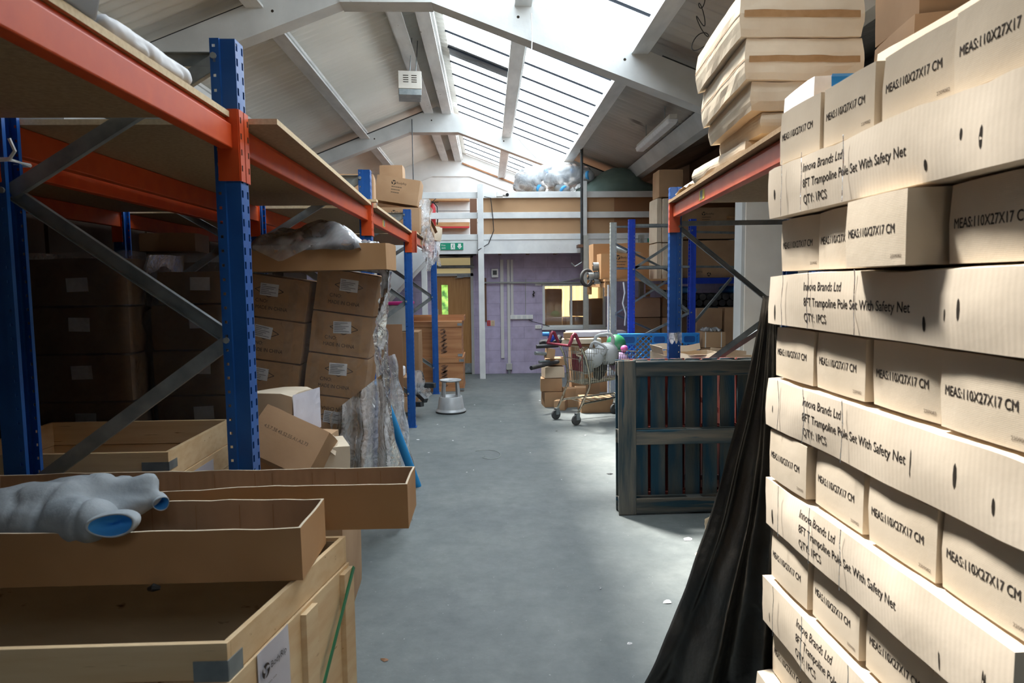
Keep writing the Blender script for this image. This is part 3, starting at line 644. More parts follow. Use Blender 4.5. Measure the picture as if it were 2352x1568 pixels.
def put_text(par, face, size, u, v, s, h, w=None, material='ink', name='printed_text', eps=0.0022, ang=0.0, bold=0.0, align='L'):
    me = text_mesh(s, h, w, bold, align)
    if par.type == 'MESH' and len(par.data.vertices) > 60: me = me.copy()
    if not me.materials: me.materials.append(MT[material])
    o = bpy.data.objects.new(name, me); COL.objects.link(o); o.parent = par
    o.matrix_basis = fmat(face, size, u, v, eps, ang); wrap_on(o, par); return o
def decal(par, face, size, u, v, w, h, material, name, eps=0.001, t=0.0008, ang=0.0):
    m = MB(); nu, nv = max(1, int(w/0.03)), max(1, int(h/0.03))
    m.grid(lambda a, b: V(((a-0.5)*w, (b-0.5)*h, 0.0004)), nu, nv); o = m.build(name, material, par, fix=False)
    o.matrix_basis = fmat(face, size, u, v, eps, ang); wrap_on(o, par); return o
def poly_decal(par, face, size, u, v, polys, material, name, eps=0.002, ang=0.0):
    m = MB()
    for p in polys: m.add([(a, b, 0) for a, b in p], [tuple(range(len(p)))])
    o = m.build(name, material, par, fix=False); o.matrix_basis = fmat(face, size, u, v, eps, ang); wrap_on(o, par); return o
def logo_polys(r):
    ps = []
    for k in range(3):
        a0 = 2*math.pi*k/3+0.3; pts = []
        for i in range(13): a = a0+i/12*1.85; pts.append((r*math.cos(a), r*math.sin(a)))
        for i in range(9): a = a0+1.75-i/8*1.2; rr = r*(0.25+0.45*(i/8)**1.3); pts.append((rr*math.cos(a), rr*math.sin(a)))
        ps.append(pts)
    return ps
def brand(par, face, size, u, v, r, material='ink', ang=0.0, lines=3, up=1):
    poly_decal(par, face, size, u, v, logo_polys(r), material, 'printed_logo', ang=ang)
    ca, sa = math.cos(ang), math.sin(ang)
    def q(du, dv): return u+du*ca-dv*sa, v+du*sa+dv*ca
    a, b = q(r*1.3, -r*0.45); put_text(par, face, size, a, b, 'BodyRip', r*0.95, r*4.2, material, ang=ang)
    ls = []
    for i in range(lines):
        y = -r*2.0-i*r*1.2; x = -r*0.7
        while x < r*(3.6-0.7*i):
            ww = r*rnd.uniform(0.25, 0.7); ls.append([(x, y), (x+ww, y), (x+ww, y+r*0.42), (x, y+r*0.42)]); x += ww+r*0.12
    if ls: poly_decal(par, face, size, u, v, ls, 'ink_soft', 'small_print', ang=ang)
# ---------------------------------------------------------------- cartons
def carton_mb(size, seed, amp=0.003, seg=0.07, rc=0.004, sag=0.0, crush=0.0):
    sx, sy, sz = size; m = MB(); idx = {}
    nx, ny, nz = [max(2, min(18, int(round(d/seg)))) for d in size]
    def vert(i, j, k):
        if (i, j, k) in idx: return idx[(i, j, k)]
        x, y, z = i/nx, j/ny, k/nz
        p = V(((x-0.5)*sx, (y-0.5)*sy, z*sz))
        nb = (i in (0, nx)) + (j in (0, ny)) + (k in (0, nz))
        q = n3(p, 4.0, seed); q2 = n3(p, 11.0, seed+3)
        d = amp*(0.5+q*0.9+q2*0.35)
        d = max(0, d)
        if i == 0: p.x += d
        if i == nx: p.x -= d
        if j == 0: p.y += d
        if j == ny: p.y -= d
        if k == nz: p.z -= d
        if nb >= 2:
            e = rc*(1.0 if nb == 2 else 1.5)
            if i == 0: p.x += e
            if i == nx: p.x -= e
            if j == 0: p.y += e
            if j == ny: p.y -= e
            if k == nz: p.z -= e
            if k == 0: p.z += e*0.3
        if sag and k > 0: p.z -= sag*math.sin(math.pi*x)*math.sin(math.pi*y)*z
        if crush and nb == 3: p += V((0, 0, -crush if k == nz else 0))
        idx[(i, j, k)] = len(m.v); m.v.append(tuple(p)); return idx[(i, j, k)]
    def face(a, b, c, d): m.f.append((vert(*a), vert(*b), vert(*c), vert(*d))); m.m.append(0)
    for i in range(nx):
        for j in range(ny):
            face((i, j, 0), (i, j+1, 0), (i+1, j+1, 0), (i+1, j, 0)); face((i, j, nz), (i+1, j, nz), (i+1, j+1, nz), (i, j+1, nz))
    for i in range(nx):
        for k in range(nz):
            face((i, 0, k), (i+1, 0, k), (i+1, 0, k+1), (i, 0, k+1)); face((i, ny, k), (i, ny, k+1), (i+1, ny, k+1), (i+1, ny, k))
    for j in range(ny):
        for k in range(nz):
            face((0, j, k), (0, j, k+1), (0, j+1, k+1), (0, j+1, k)); face((nx, j, k), (nx, j+1, k), (nx, j+1, k+1), (nx, j, k+1))
    m.carton = True
    return m
_sd = [10]
def carton(label, loc, size, rot=(0, 0, 0), material='kraft', group=None, amp=0.004, name='cardboard_carton', cat='box', tape=True, seed=None, sag=0.0, crush=0.0, seg=0.07):
    _sd[0] += 1
    o = carton_mb(size, seed or _sd[0], amp, seg=seg, sag=sag, crush=crush).build(name, material, None, fix=False, smooth=False)
    o.data.shade_smooth(); o.data.set_sharp_from_angle(angle=0.62)
    o.location = loc; o.rotation_euler = rot if isinstance(rot, (tuple, list, Euler)) else (0, 0, rot)
    tag(o, label, cat, group)
    if tape:
        w = 0.05
        if size[0] >= size[1]:
            decal(o, '+z', size, 0, 0, size[0]-0.02, w, 'kraft_tape', 'parcel_tape'); decal(o, '-x', size, 0, size[2]-0.03, w, 0.05, 'kraft_tape', 'parcel_tape'); decal(o, '+x', size, 0, size[2]-0.03, w, 0.05, 'kraft_tape', 'parcel_tape')
        else:
            decal(o, '+z', size, 0, 0, w, size[1]-0.02, 'kraft_tape', 'parcel_tape'); decal(o, '-y', size, 0, size[2]-0.03, w, 0.05, 'kraft_tape', 'parcel_tape')
    return o
def tray(label, loc, size, rot=0, group=None, material='kraft_tray', name='cardboard_tray', cat='tray', t=0.007, wob=0.006, seed=1, inside='kraft_inside', flaps=None, creases=()):
    # open carton: floor and four walls with thickness, raw cut edge along the top
    L, D, H = size
    o = thing(name, label, cat, loc, rot, group)
    def wv(x, y, z): return V((wob*n3((x, y, z), 2.2, seed), wob*n3((y, x, z), 2.2, seed+9), 0))
    per = [(-L/2, -D/2), (L/2, -D/2), (L/2, D/2), (-L/2, D/2), (-L/2, -D/2)]
    def wall(off, z0, z1, name, mm, nu=24, th=0.0):
        m = MB()
        for k in range(4):
            (x0, y0), (x1, y1) = per[k], per[k+1]
            def f(u, v, x0=x0, y0=y0, x1=x1, y1=y1):
                x = x0+(x1-x0)*u; y = y0+(y1-y0)*u
                x *= 1-off/(L/2); y *= 1-off/(D/2)
                z = z0+(z1-z0)*v
                edge = (0.005*n3((x, y, 0), 9, seed+2)+0.010*n3((x, y, 0), 2.5, seed+5))*(v if z1 == H else 0)
                k = z/H
                return V((x, y, z+edge)) + wv(x, y, 0)*(0.3+0.7*k)
            m.grid(f, nu if k % 2 == 0 else 8, 3)
        return m.build(name, mm, o, fix=False, smooth=False)
    wall(0.0, 0.0, H, 'outer_wall', material); wall(t, 0.004, H, 'inner_wall', inside)
    m = MB()
    for k in range(4):
        (x0, y0), (x1, y1) = per[k], per[k+1]
        def f(u, v, x0=x0, y0=y0, x1=x1, y1=y1):
            x = x0+(x1-x0)*u; y = y0+(y1-y0)*u; off = t*v
            x *= 1-off/(L/2); y *= 1-off/(D/2)
            e = 0.005*n3((x, y, 0), 9, seed+2)+0.010*n3((x, y, 0), 2.5, seed+5)
            return V((x, y, H+e)) + wv(x, y, 0)
        m.grid(f, 24 if k % 2 == 0 else 8, 1)
    m.build('cut_edge', 'kraft_cut', o, fix=False)
    m = MB(); m.box((-L/2+t, -D/2+t, 0.0), (L/2-t, D/2-t, 0.006)); m.build('base', inside, o)
    if creases:
        for x in creases:
            m = MB(); m.add([(x, D/2-t-0.004, 0.01), (x+0.003, D/2-t-0.004, 0.01), (x+0.003, D/2-t-0.004, H-0.012), (x, D/2-t-0.004, H-0.012)], [(0, 1, 2, 3)])
            m.build('crease', 'kraft_dark', o, fix=False)
    return o
# ---------------------------------------------------------------- pallet racking
_upm = {}
def upright_mb(H):
    m = MB()
    per = 0.05; n = int(H/per)
    rows = [0, 0.012, 0.020, 0.030, 0.038, 0.05]
    # profile walked from back lip, side, front (slotted, facing +x), other side
    pts = [(-0.042, -0.030, 0), (-0.042, -0.046, 0), (-0.034, -0.046, 's'), (-0.024, -0.046, 0), (-0.012, -0.046, 0), (-0.010, -0.038, 0), (0.040, -0.038, 0), (0.040, -0.033, 'f'),
           (0.040, -0.018, 0), (0.040, 0.018, 'f'), (0.040, 0.033, 0), (0.040, 0.038, 0), (-0.010, 0.038, 0), (-0.012, 0.046, 0), (-0.024, 0.046, 's'), (-0.034, 0.046, 0), (-0.042, 0.046, 0), (-0.042, 0.030, 0)]
    zs = []
    for i in range(n):
        for r in rows[:-1]: zs.append(i*per+r)
    zs.append(n*per)
    np_ = len(pts)
    for z in zs:
        for (x, y, _) in pts: m.v.append((x, y, z))
    for i in range(len(zs)-1):
        r = i % 5
        for j in range(np_-1):
            h = pts[j][2]
            if h == 'f' and r in (1, 2, 3): continue
            if h == 's' and r == 2: continue
            m.f.append((i*np_+j, i*np_+j+1, (i+1)*np_+j+1, (i+1)*np_+j)); m.m.append(0)
    return m
def upright(par, x, y, H, flip, material, z0=0.0, smooth_only=False):
    k = (round(H, 2), material)
    if k not in _upm:
        o = upright_mb(H).build('upright', material, par, fix=False, solid=0.003); _upm[k] = o
        b = MB(); b.box((-0.055, -0.06, 0), (0.055, 0.06, 0.006)); bb = b.build('base_plate', material, o); _upm[k+('b',)] = bb
    else:
        s_ = _upm[k]; o = s_.copy(); COL.objects.link(o); o.parent = par
        c = _upm[k+('b',)].copy(); COL.objects.link(c); c.parent = o
    o.location = (x, y, z0); o.rotation_euler = (0, 0, math.pi if flip else 0)
    return o
def beam(par, x, y0, y1, z, out, material, hb=0.105, sticker=None):
    # stepped box beam between two uprights; out = +1/-1 side the lip faces away from the shelf
    m = MB(); w = 0.045; a = y0+0.05; b = y1-0.05
    xo = x+out*0.0
    m.prism([(xo+out*w/2, z-hb), (xo+out*w/2, z-0.022), (xo+out*w/2*0.2, z-0.018), (xo+out*w/2*0.2, z), (xo-out*w/2, z), (xo-out*w/2, z-hb)], a, b)
    o = m.build('beam', material, par, bevel=0.004)
    for ye, s in ((y0, 1), (y1, -1)):
        c = MB(); yo = ye+s*0.046
        xf = x+out*0.043
        c.box((min(x-out*0.03, xf), min(yo, yo+s*0.005), z-0.215), (max(x-out*0.03, xf), max(yo, yo+s*0.005), z+0.03))
        c.box((min(xf, xf+out*0.004), min(yo, yo-s*0.042), z-0.215), (max(xf, xf+out*0.004), max(yo, yo-s*0.042), z+0.03))
        c.build('end_connector', material, o)
        h = MB()
        for k in range(4):
            zz = z-0.18+k*0.055; h.box((xf+out*0.0045-0.0005, yo-s*0.012-0.004, zz), (xf+out*0.0045+0.0005, yo-s*0.012+0.004, zz+0.02))
        h.build('connector_slot', 'slit', o)
    if sticker:
        q = MB(); xs_ = xo+out*(w/2+0.0008); q.box((min(xs_, xs_+out*0.0006), sticker, z-hb+0.018), (max(xs_, xs_+out*0.0006), sticker+0.13, z-0.028)); q.build('safety_sticker', 'yellow', o)
        q = MB(); xs_ = xo+out*(w/2+0.0016); q.box((min(xs_, xs_+out*0.0006), sticker+0.05, z-hb+0.022), (max(xs_, xs_+out*0.0006), sticker+0.11, z-0.032)); q.build('sticker_print', 'sticker_ink', o)
    return o
def braces(par, xf, xr, y, nodes_z, start_front=True, horiz=(), w=0.05, h=0.025, material='galv'):
    fr = start_front
    for a, b in zip(nodes_z[:-1], nodes_z[1:]):
        p0 = V((xf if fr else xr, y, a)); p1 = V((xr if fr else xf, y, b)); m = MB(); m.channel(p0, p1, h, w, up=V((0, -1, 0)).cross((p1-p0).normalized()) if False else V((0, 0, 1)))
        m.build('diagonal_brace', material, par); fr = not fr
        y += 0.0
    for z in horiz:
        m = MB(); m.channel((xf, y, z), (xr, y, z), h, w); m.build('horizontal_brace', material, par)
    for i, z in enumerate(nodes_z):
        x = xf if (i % 2 == 0) == start_front else xr
        m = MB(); m.tube([(x, y-0.055, z), (x, y-0.047, z)], 0.011, 8); m.build('bolt', 'galv', par)
NZ = [0.15, 0.40, 0.93, 1.46, 1.99, 2.44]
LY = [-0.25, 2.50, 5.20, 7.88, 10.30]
rk = thing('pallet_rack', 'long blue and orange pallet rack lining the left of the aisle', 'rack', (-0.90, 0, 0))
SX = [0, 0, 0, 0, 0.10]
for k, y in enumerate(LY):
    upright(rk, SX[k], y, 2.55, False, 'blue'); upright(rk, -0.80+SX[k], y, 2.55, True, 'blue')
    braces(rk, SX[k]-0.03, -0.77+SX[k], y-0.0, [0.40, 0.93, 1.46, 1.99, 2.44] if k else [0.4, 0.93, 1.46, 1.99, 2.44], start_front=True, horiz=(0.15, 2.44))
for k in range(4):
    st = [None, None, 5.85, 8.6][k]
    beam(rk, 0.0 if k < 3 else 0.05, LY[k], LY[k+1], 2.232, 1, 'orange' if k < 3 else 'red_orange', sticker=st)
    beam(rk, -0.80 if k < 3 else -0.75, LY[k], LY[k+1], 2.232, -1, 'orange')
rk2 = thing('pallet_rack', 'second pallet rack in the dark, back to back behind the aisle rack on the left', 'rack', (-1.86, 0, 0))
for k, y in enumerate(LY[:4]):
    upright(rk2, 0, y, 2.4, False, 'blue'); upright(rk2, -0.84, y, 2.4, True, 'blue')
    braces(rk2, -0.03, -0.81, y, NZ[1:], start_front=(k % 2 == 1), horiz=(0.15,))
for k in range(3):
    beam(rk2, 0.0, LY[k], LY[k+1], 2.20, 1, 'orange'); beam(rk2, -0.84, LY[k], LY[k+1], 2.20, -1, 'orange')
# right hand rack runs a few degrees off the aisle
RR = thing('pallet_rack', 'blue upright with red-orange beam of the rack on the right, behind the leaning timber pallet', 'rack', (1.405, 5.12, 0), math.radians(-4.7))
for y in (0, -2.78):
    hh = 2.40 if y == 0 else 2.25
    upright(RR, 0, y, hh, True, 'blue'); upright(RR, 0.86, y, hh, False, 'blue')
    braces(RR, 0.03, 0.83, y, [0.90, 1.42, 2.08] if False else [0.36, 0.87, 1.40, 2.06], start_front=False, horiz=(0.15, 2.085), w=0.035)
beam(RR, 0.0, -2.78, 0, 2.232, -1, 'red_orange', sticker=-1.05); beam(RR, 0.86, -2.78, 0, 2.232, 1, 'red_orange')
# shelf boards
def board(label, x0, x1, y0, y1, z=2.234, t=0.02, par_loc=None, rot=0, sk=0.0):
    o = thing('shelf_board', label, 'shelf board', par_loc or ((x0+x1)/2, (y0+y1)/2, z), rot, 'chipboard shelf boards')
    del o['group']
    cx, cy = (x0+x1)/2, (y0+y1)/2
    m = MB(); m.add([(x0-cx, y0-cy, 0), (x1-cx+sk, y0-cy, 0), (x1-cx-sk, y1-cy, 0), (x0-cx, y1-cy, 0), (x0-cx, y0-cy, t), (x1-cx+sk, y0-cy, t), (x1-cx-sk, y1-cy, t), (x0-cx, y1-cy, t)],
          [(0,3,2,1),(4,5,6,7),(0,1,5,4),(1,2,6,5),(2,3,7,6),(3,0,4,7)])
    m.build('board', 'chipboard', o)
    e = MB(); e.add([(x1-cx+sk+0.0005, y0-cy, 0), (x1-cx-sk+0.0005, y1-cy, 0), (x1-cx-sk+0.0005, y1-cy, t), (x1-cx+sk+0.0005, y0-cy, t)], [(0, 1, 2, 3)])
    e.add([(x0-cx, y0-cy-0.0005, 0), (x1-cx+sk, y0-cy-0.0005, 0), (x1-cx+sk, y0-cy-0.0005, t), (x0-cx, y0-cy-0.0005, t)], [(0, 1, 2, 3)])
    e.build('cut_edge', 'board_edge', o, fix=False)
    return o
board('chipboard shelf nearest the camera on the left rack, under the clear plastic tub', -1.78, -0.885, -0.25, 2.455)
board('chipboard shelf sticking out into the aisle in the second bay of the left rack', -1.78, -0.80, 2.56, 5.10, sk=0.045)
board('chipboard shelf carrying the printed cartons in the third bay of the left rack', -1.78, -0.84, 5.28, 7.84, sk=0.01)
board('chipboard shelf under torn cartons in the far bay of the left rack', -1.75, -0.80, 7.93, 10.2)
for k, t in enumerate(('second rack shelf in the dark behind the nearest left bay', 'second rack shelf in the dark behind the middle left bay', 'second rack shelf in the dark behind the far left bay')):
    board(t, -2.72, -1.90, LY[k]+0.05, LY[k+1]-0.05, z=2.202)
board('chipboard shelf under the sagging pale carton on the right rack', -0.46, 0.46, -1.36, 1.36, par_loc=(RR.matrix_basis @ V((0.41, -1.37, 2.234))), rot=math.radians(-4.7))
# little finger board poking out between bays
m = MB(); m.box((-0.45, -0.04, 0), (0.05, 0.04, 0.018)); o = m.build('board_offcut', 'board_edge', loc=(-0.86, 5.16, 2.262)); tag(o, 'short timber strip laid across the joint of the second and third left bays', 'board')
# ---------------------------------------------------------------- the big stack of cartons on the right
SXF, SYF = 0.94, 2.22
rows_text = ['top', 'second', 'third', 'fourth', 'fifth', 'sixth', 'seventh', 'eighth', 'ninth', 'tenth', 'eleventh', 'bottom']
pos_text = ['at the far end', 'second from the far end', 'third from the far end', 'nearest the camera']
pl = thing('pallet', 'low timber pallet under the tall stack of pale cartons', 'pallet', (1.5, 1.65, 0))
for y in (-0.5, 0, 0.5):
    m = MB(); m.box((-0.55, y-0.05, 0), (0.55, y+0.05, 0.02)); m.build('bottom_board', 'ply', pl)
    for x in (-0.5, 0, 0.5):
        m = MB(); m.box((x-0.05, y-0.05, 0.02), (x+0.05, y+0.05, 0.12)); m.build('block', 'ply', pl)
for i in range(7):
    x = -0.5+i*1.0/6; m = MB(); m.box((x-0.05, -0.55, 0.12), (x+0.05, 0.55, 0.142)); m.build('deck_board', 'ply', pl)
ROWH = 0.17
def wrap_hole(g, par):
    t = _bvh.get(par.name)
    for v in g.data.vertices:
        h = t.ray_cast(V((v.co.x-0.03, v.co.y, v.co.z)), V((1, 0, 0)), 0.09)
        if h[0] is not None: v.co.x = h[0].x-0.0005
# overhang of every long box and of each end-on box
long_out = {1: 0.035, 3: 0.02, 5: 0.015, 7: 0.018, 9: 0.02, 11: 0.035}
for r in range(12):
    z = 2.19 - ROWH*(r+1)
    if r % 2 == 0:
        for c in range(4):
            y1 = SYF-0.005-c*0.275
            dx = [0.0, 0.006, 0.012, 0.004][(c+r) % 4]; cw = 0.268
            rz = [0.01, -0.012, 0.006, -0.004][(c*3+r) % 4]; dz = 0.0
            if r == 2 and c == 2: dx = -0.062; rz = -0.03
            if r == 6 and c == 0: dx = -0.012
            if r == 6 and c >= 1: y1 -= 0.02
            if r == 8 and c >= 1: y1 -= 0.012
            size = (1.08, cw, ROWH-0.002)
            lab = 'pale end-on carton %s in the %s row of the right-hand stack' % (pos_text[c], rows_text[r])
            if r == 2 and c == 2: lab = 'pale carton pushed out of line, third row of the right-hand stack, shading the row below'
            o = carton(lab, (SXF+dx+0.54, y1-cw/2, z+dz), size, (0, 0, rz), 'kraft_end', 'end-on cartons in the right-hand stack', amp=0.003, tape=False, seg=0.09, name='stacked_carton', seed=100+r*5+c)
            put_text(o, '-x', size, -0.112, 0.072, 'MEAS:110X27X17 CM', 0.021, 0.20, 'ink', bold=0.012)
            if c > 0 or r % 4 == 2: put_text(o, '-x', size, 0.072, 0.018, '2209082', 0.008, 0.04, 'ink_soft', name='batch_number')
    else:
        ov = long_out[r]; L = 1.12
        size = (0.265, L, ROWH-0.003)
        o = carton('long pale trampoline carton lying along the %s row of the right-hand stack' % rows_text[r], (SXF-ov+0.1325, SYF+0.02-L/2, z), size, (0, 0, [0.004, -0.006, 0.003][r % 3]), 'kraft_long', 'long trampoline cartons in the right-hand stack', amp=0.009, tape=False, seg=0.05, name='long_carton', seed=200+r)
        t0 = -L/2+0.27
        for k, (s, ww) in enumerate((('Innova Brands Ltd', 0.215), ('8FT Trampoline Pole Set With Safety Net', 0.50), ('QTY: 1PCS', 0.135))):
            put_text(o, '-x', size, t0, 0.112-k*0.045, s, 0.025, ww, 'ink', bold=0.008)
        rs = random.Random(r)
        for yy in (0.44+rs.uniform(-.03, .03), 0.25+rs.uniform(-.05, .05), 0.02+rs.uniform(-.06, .06)):
            stp = MB(); stp.grid(lambda u, v, yy=yy: (-size[0]/2-0.0015-0.001*n3((u, v, yy), 6, 1), yy+0.004*(u-0.5)+0.012*n3((v*2, yy, 0), 1, r), v*size[2]), 1, 8)
            stp.build('plastic_strap', 'film_milky', o, fix=False)
        # gouges and handling dents
        for i in range(4):
            yy, zz = rs.uniform(-L/2+0.05, -L/2+0.35) if i < 3 else L/2-0.07, rs.uniform(0.03, 0.09)
            hh = rs.uniform(0.012, 0.035); ww = rs.uniform(0.002, 0.006)
            g = MB(); g.add([(-size[0]/2-0.001, yy+ww*math.cos(a*math.pi/4), zz+hh*math.sin(a*math.pi/4)) for a in range(8)], [tuple(range(8))])
            wrap_on(g.build('torn_hole', 'slit', o, fix=False), o) if False else wrap_hole(g.build('torn_hole', 'slit', o, fix=False), o)
        # the rest of the tier behind the front box
        for q in (1, 2, 3):
            if r in (1, 11) or q == 3 or True:
                b = carton('inner long carton, number %s inward behind the front one in the %s row' % (['one', 'two', 'three'][q-1], rows_text[r]), (SXF+0.1325+q*0.27, SYF-0.02-L/2, z), size, 0, 'kraft_long', 'inner long cartons of the right-hand stack', amp=0.004, tape=False, seg=0.2, name='long_carton', seed=300+r*4+q)
size = (0.265, 1.1, 0.168)
carton('long pale carton laid on top of the right-hand stack, further back', (1.36, 1.62, 2.192), size, 0.01, 'kraft_long', None, tape=True, name='long_carton')
carton('second long carton on top of the right-hand stack, towards the wall', (1.70, 1.60, 2.192), size, 0.01, 'kraft_long', None, tape=True, name='long_carton')
# ---------------------------------------------------------------- black plastic sheet hanging down beside the stack
def sheet_pt(u, v):
    # u across (0 aisle side .. 1 under the stack), v down
    top = V((0.925, 2.27, 1.60)); topb = V((0.985, 2.30, 1.60))
    bot = V((0.60, 2.62, 0.01)); botb = V((1.22, 2.24, 0.01))
    e = v**1.15
    p = top.lerp(topb, u)*(1-e) + bot.lerp(botb, u)*e
    p = p.copy(); p.z = 1.60+(0.012-1.60)*v
    f = v*(1-v*0.2)
    p.y += 0.10*f*math.sin(u*11+1.5*v)*0.6 + 0.05*f*math.sin(u*23+3*v+1)
    p.x += 0.025*f*math.sin(u*9+2.5*v) + 0.02*n3((u*2, v*3, 0), 1.5, 3)*v
    p.y += 0.03*n3((u*3, v*6, 1), 1.3, 8)*v
    p.x += 0.035*math.sin(v*3.1)*(u < 2)*(1-u)
    return p
m = MB(); m.grid(sheet_pt, 60, 80)
tag(m.build('plastic_sheet', 'black_film', fix=False, smooth=True, solid=0.001), 'black plastic sheeting hanging to the floor at the far end of the pale carton stack', 'plastic sheet')
# ---------------------------------------------------------------- goods on the right rack
RRM = RR.matrix_basis
def onr(x, y, z=2.2555): return RRM @ V((x, y, z))
ra = math.radians(-4.7)
sz = (0.66, 0.62, 0.20)
def sag_pack(label, loc, size, rot, seed, droop=0.05, tilt=0.0, strip=True):
    sx, sy, h = size; m = MB()
    def top(x, y):
        return -droop*(0.5-x/sx)**1.5*(0.5+y/sy)**1.3*1.6
    nx, ny = 12, 12
    def P(x, y, z):
        zz = z + top(x, y) + 0.006*n3((x, y, z), 8, seed)
        bul = 0.010*math.sin(math.pi*min(1, max(0, z/h)))
        return V((x*(1+bul/sx*2)+0.004*n3((y, z*3, x), 9, seed), y*(1+bul/sy*2)+0.004*n3((x, z*3, y), 9, seed+1), zz))
    x0, x1, y0, y1 = -sx/2, sx/2, -sy/2, sy/2
    m.grid(lambda u, v: P(x0+u*sx, y0+v*sy, h), nx, ny); m.grid(lambda u, v: P(x0+u*sx, y1-v*sy, 0), nx, ny)
    m.grid(lambda u, v: P(x0+u*sx, y0, v*h), nx, 6); m.grid(lambda u, v: P(x1-u*sx, y1, v*h), nx, 6)
    m.grid(lambda u, v: P(x0, y1-u*sy, v*h), ny, 6); m.grid(lambda u, v: P(x1, y0+u*sy, v*h), ny, 6)
    o = m.build('slumped_carton', 'kraft_pale', None, fix=False, smooth=False); o.location = loc; o.rotation_euler = (0, 0, rot)
    tag(o, label, 'box')
    if strip:
        for face_y in (y0,):
            t = MB(); t.grid(lambda u, v: P(x0+0.02+u*(sx-0.04), y0, h*(0.42+0.16*v))+V((0, -0.002, 0)), 12, 1); t.build('parcel_tape', 'kraft_tape', o, fix=False)
        t = MB(); t.grid(lambda u, v: P(x0, y1-u*sy, h*(0.48+0.03*v))+V((-0.002, 0, 0)), 12, 1); t.build('seam', 'kraft_tape', o, fix=False)
    return o
px = 0.19; ra0 = ra; ra = 0.0
sag_pack('topmost of the big pale slumped cartons on the right rack', onr(px-0.01, -1.60, 2.765), (0.56, 0.64, 0.20), ra, 3, 0.05)
sag_pack('pale slumped carton under the topmost one on the right rack', onr(px+0.01, -1.60, 2.575), (0.54, 0.62, 0.185), ra, 5, 0.05)
sag_pack('pale flattened carton near the bottom of the pile on the right rack', onr(px+0.04, -1.60, 2.44), (0.53, 0.58, 0.13), ra, 7, 0.03, strip=False)
sag_pack('pale crushed carton resting on the right rack shelf below the pile', onr(px+0.09, -1.60, 2.34), (0.52, 0.55, 0.095), ra, 9, 0.01, strip=False)
sag_pack('lowest folded carton drooping along the edge of the right rack shelf', onr(px+0.07, -1.30, 2.256), (0.56, 0.85, 0.08), ra, 11, 0.0, strip=False)
ra = ra0
# crumpled brown paper and blue/white box beside it
m = MB(); m.grid(lambda u, v: V(((u-0.5)*0.36, (v-0.5)*0.55, 0.005+0.09*math.sin(math.pi*u)*math.sin(math.pi*v)**0.6+0.03*abs(n3((u*3, v*3, 0), 1.5, 2)))), 18, 24)
o = m.build('crumpled_cardboard', 'kraft_pale', loc=onr(0.14, -0.50, 2.262), rot=(0, 0, ra), fix=False, solid=0.005); tag(o, 'crumpled pale cardboard at the far end of the right rack shelf', 'cardboard')
o = carton('white box with a blue end on the right rack behind the pale stack', onr(0.16, -2.32), (0.22, 0.34, 0.18), ra, 'paper', name='white_box', tape=False, amp=0.002)
decal(o, '-y', (0.22, 0.34, 0.18), 0.03, 0.09, 0.14, 0.175, 'plastic_blue', 'blue_end', eps=0.001)
o = carton('small blue carton on the far end of the right rack shelf', onr(0.18, -0.12), (0.14, 0.2, 0.11), ra, 'plastic_blue', name='blue_box', tape=False, amp=0.002)
# wrapped cartons further to the right, above the stack
c1 = carton('brown carton wrapped in film at the top right, beyond the slumped cartons', (2.10, 3.25, 2.40), (0.34, 0.5, 0.42), -0.2, 'kraft', name='wrapped_carton')
c2 = carton('upper wrapped carton at the top right above the pale stack', (2.12, 3.28, 2.825), (0.34, 0.46, 0.36), -0.12, 'kraft', name='wrapped_carton')
c3 = carton('supporting brown carton below the wrapped ones at the top right', (2.10, 3.25, 2.256), (0.36, 0.5, 0.142), -0.2, 'kraft', name='wrapped_carton')
# light fitting under the right slope
def batten(p, L, rot, label):
    t = thing('strip_light', label, 'light fitting', p, rot)
    m = MB(); m.box((-0.045, -L/2, 0), (0.045, L/2, 0.05)); m.build('housing', 'lamp_housing', t, bevel=0.004)
    m = MB(); m.prism([(-0.07, 0.002), (0.07, 0.002), (0.05, -0.055), (-0.05, -0.055)], -L/2+0.02, L/2-0.02); m.build('diffuser', 'paper', t, bevel=0.01)
    m = MB()
    for y in (-L/2+0.1, 0, L/2-0.1): m.tube([(0.05, y, 0.0), (0.085, y, -0.02), (0.06, y, -0.045)], 0.006, 6)
    m.build('clip', 'galv', t)
    return t
a = at(1538, 335, 8.2); b = at(1472, 378, 10.1)
c = (a+b)/2; t = batten((c.x, 9.1, roofz(c.x)-0.27), 1.8, 0.0, 'grimy strip light under the right roof slope')
m = MB()
for y in (-0.5, 0.5): m.tube([(0, y, 0.05), (0, y, 0.24)], 0.006, 6)
m.build('hanger', 'galv', t)
# heater / fan box hung below the ridge on the left
p = at(942, 226, 9.6); t = thing('heater_box', 'small cream louvred metal box hanging under the roof ridge', 'heater', p, 0.12)
m = MB(); m.box((-0.155, -0.19, 0.08), (0.155, 0.19, 0.31)); m.build('casing', 'lamp_housing', t, bevel=0.006)
m = MB(); m.box((-0.15, -0.18, 0.0), (0.15, 0.18, 0.08)); m.build('grille', 'galv', t, bevel=0.004)
m = MB()
for x in (-0.055, 0.055):
    for k in range(4): m.box((x-0.035, -0.193, 0.16+k*0.028), (x+0.035, -0.190, 0.17+k*0.028))
m.build('louvre', 'slit', t)
m = MB(); m.tube([(0, 0, 0.31), (0.04, 0, 0.80)], 0.008, 6); m.tube([(0.08, 0.1, 0.31), (0.12, 0.1, 0.80)], 0.008, 6); m.build('hanger', 'galv', t)
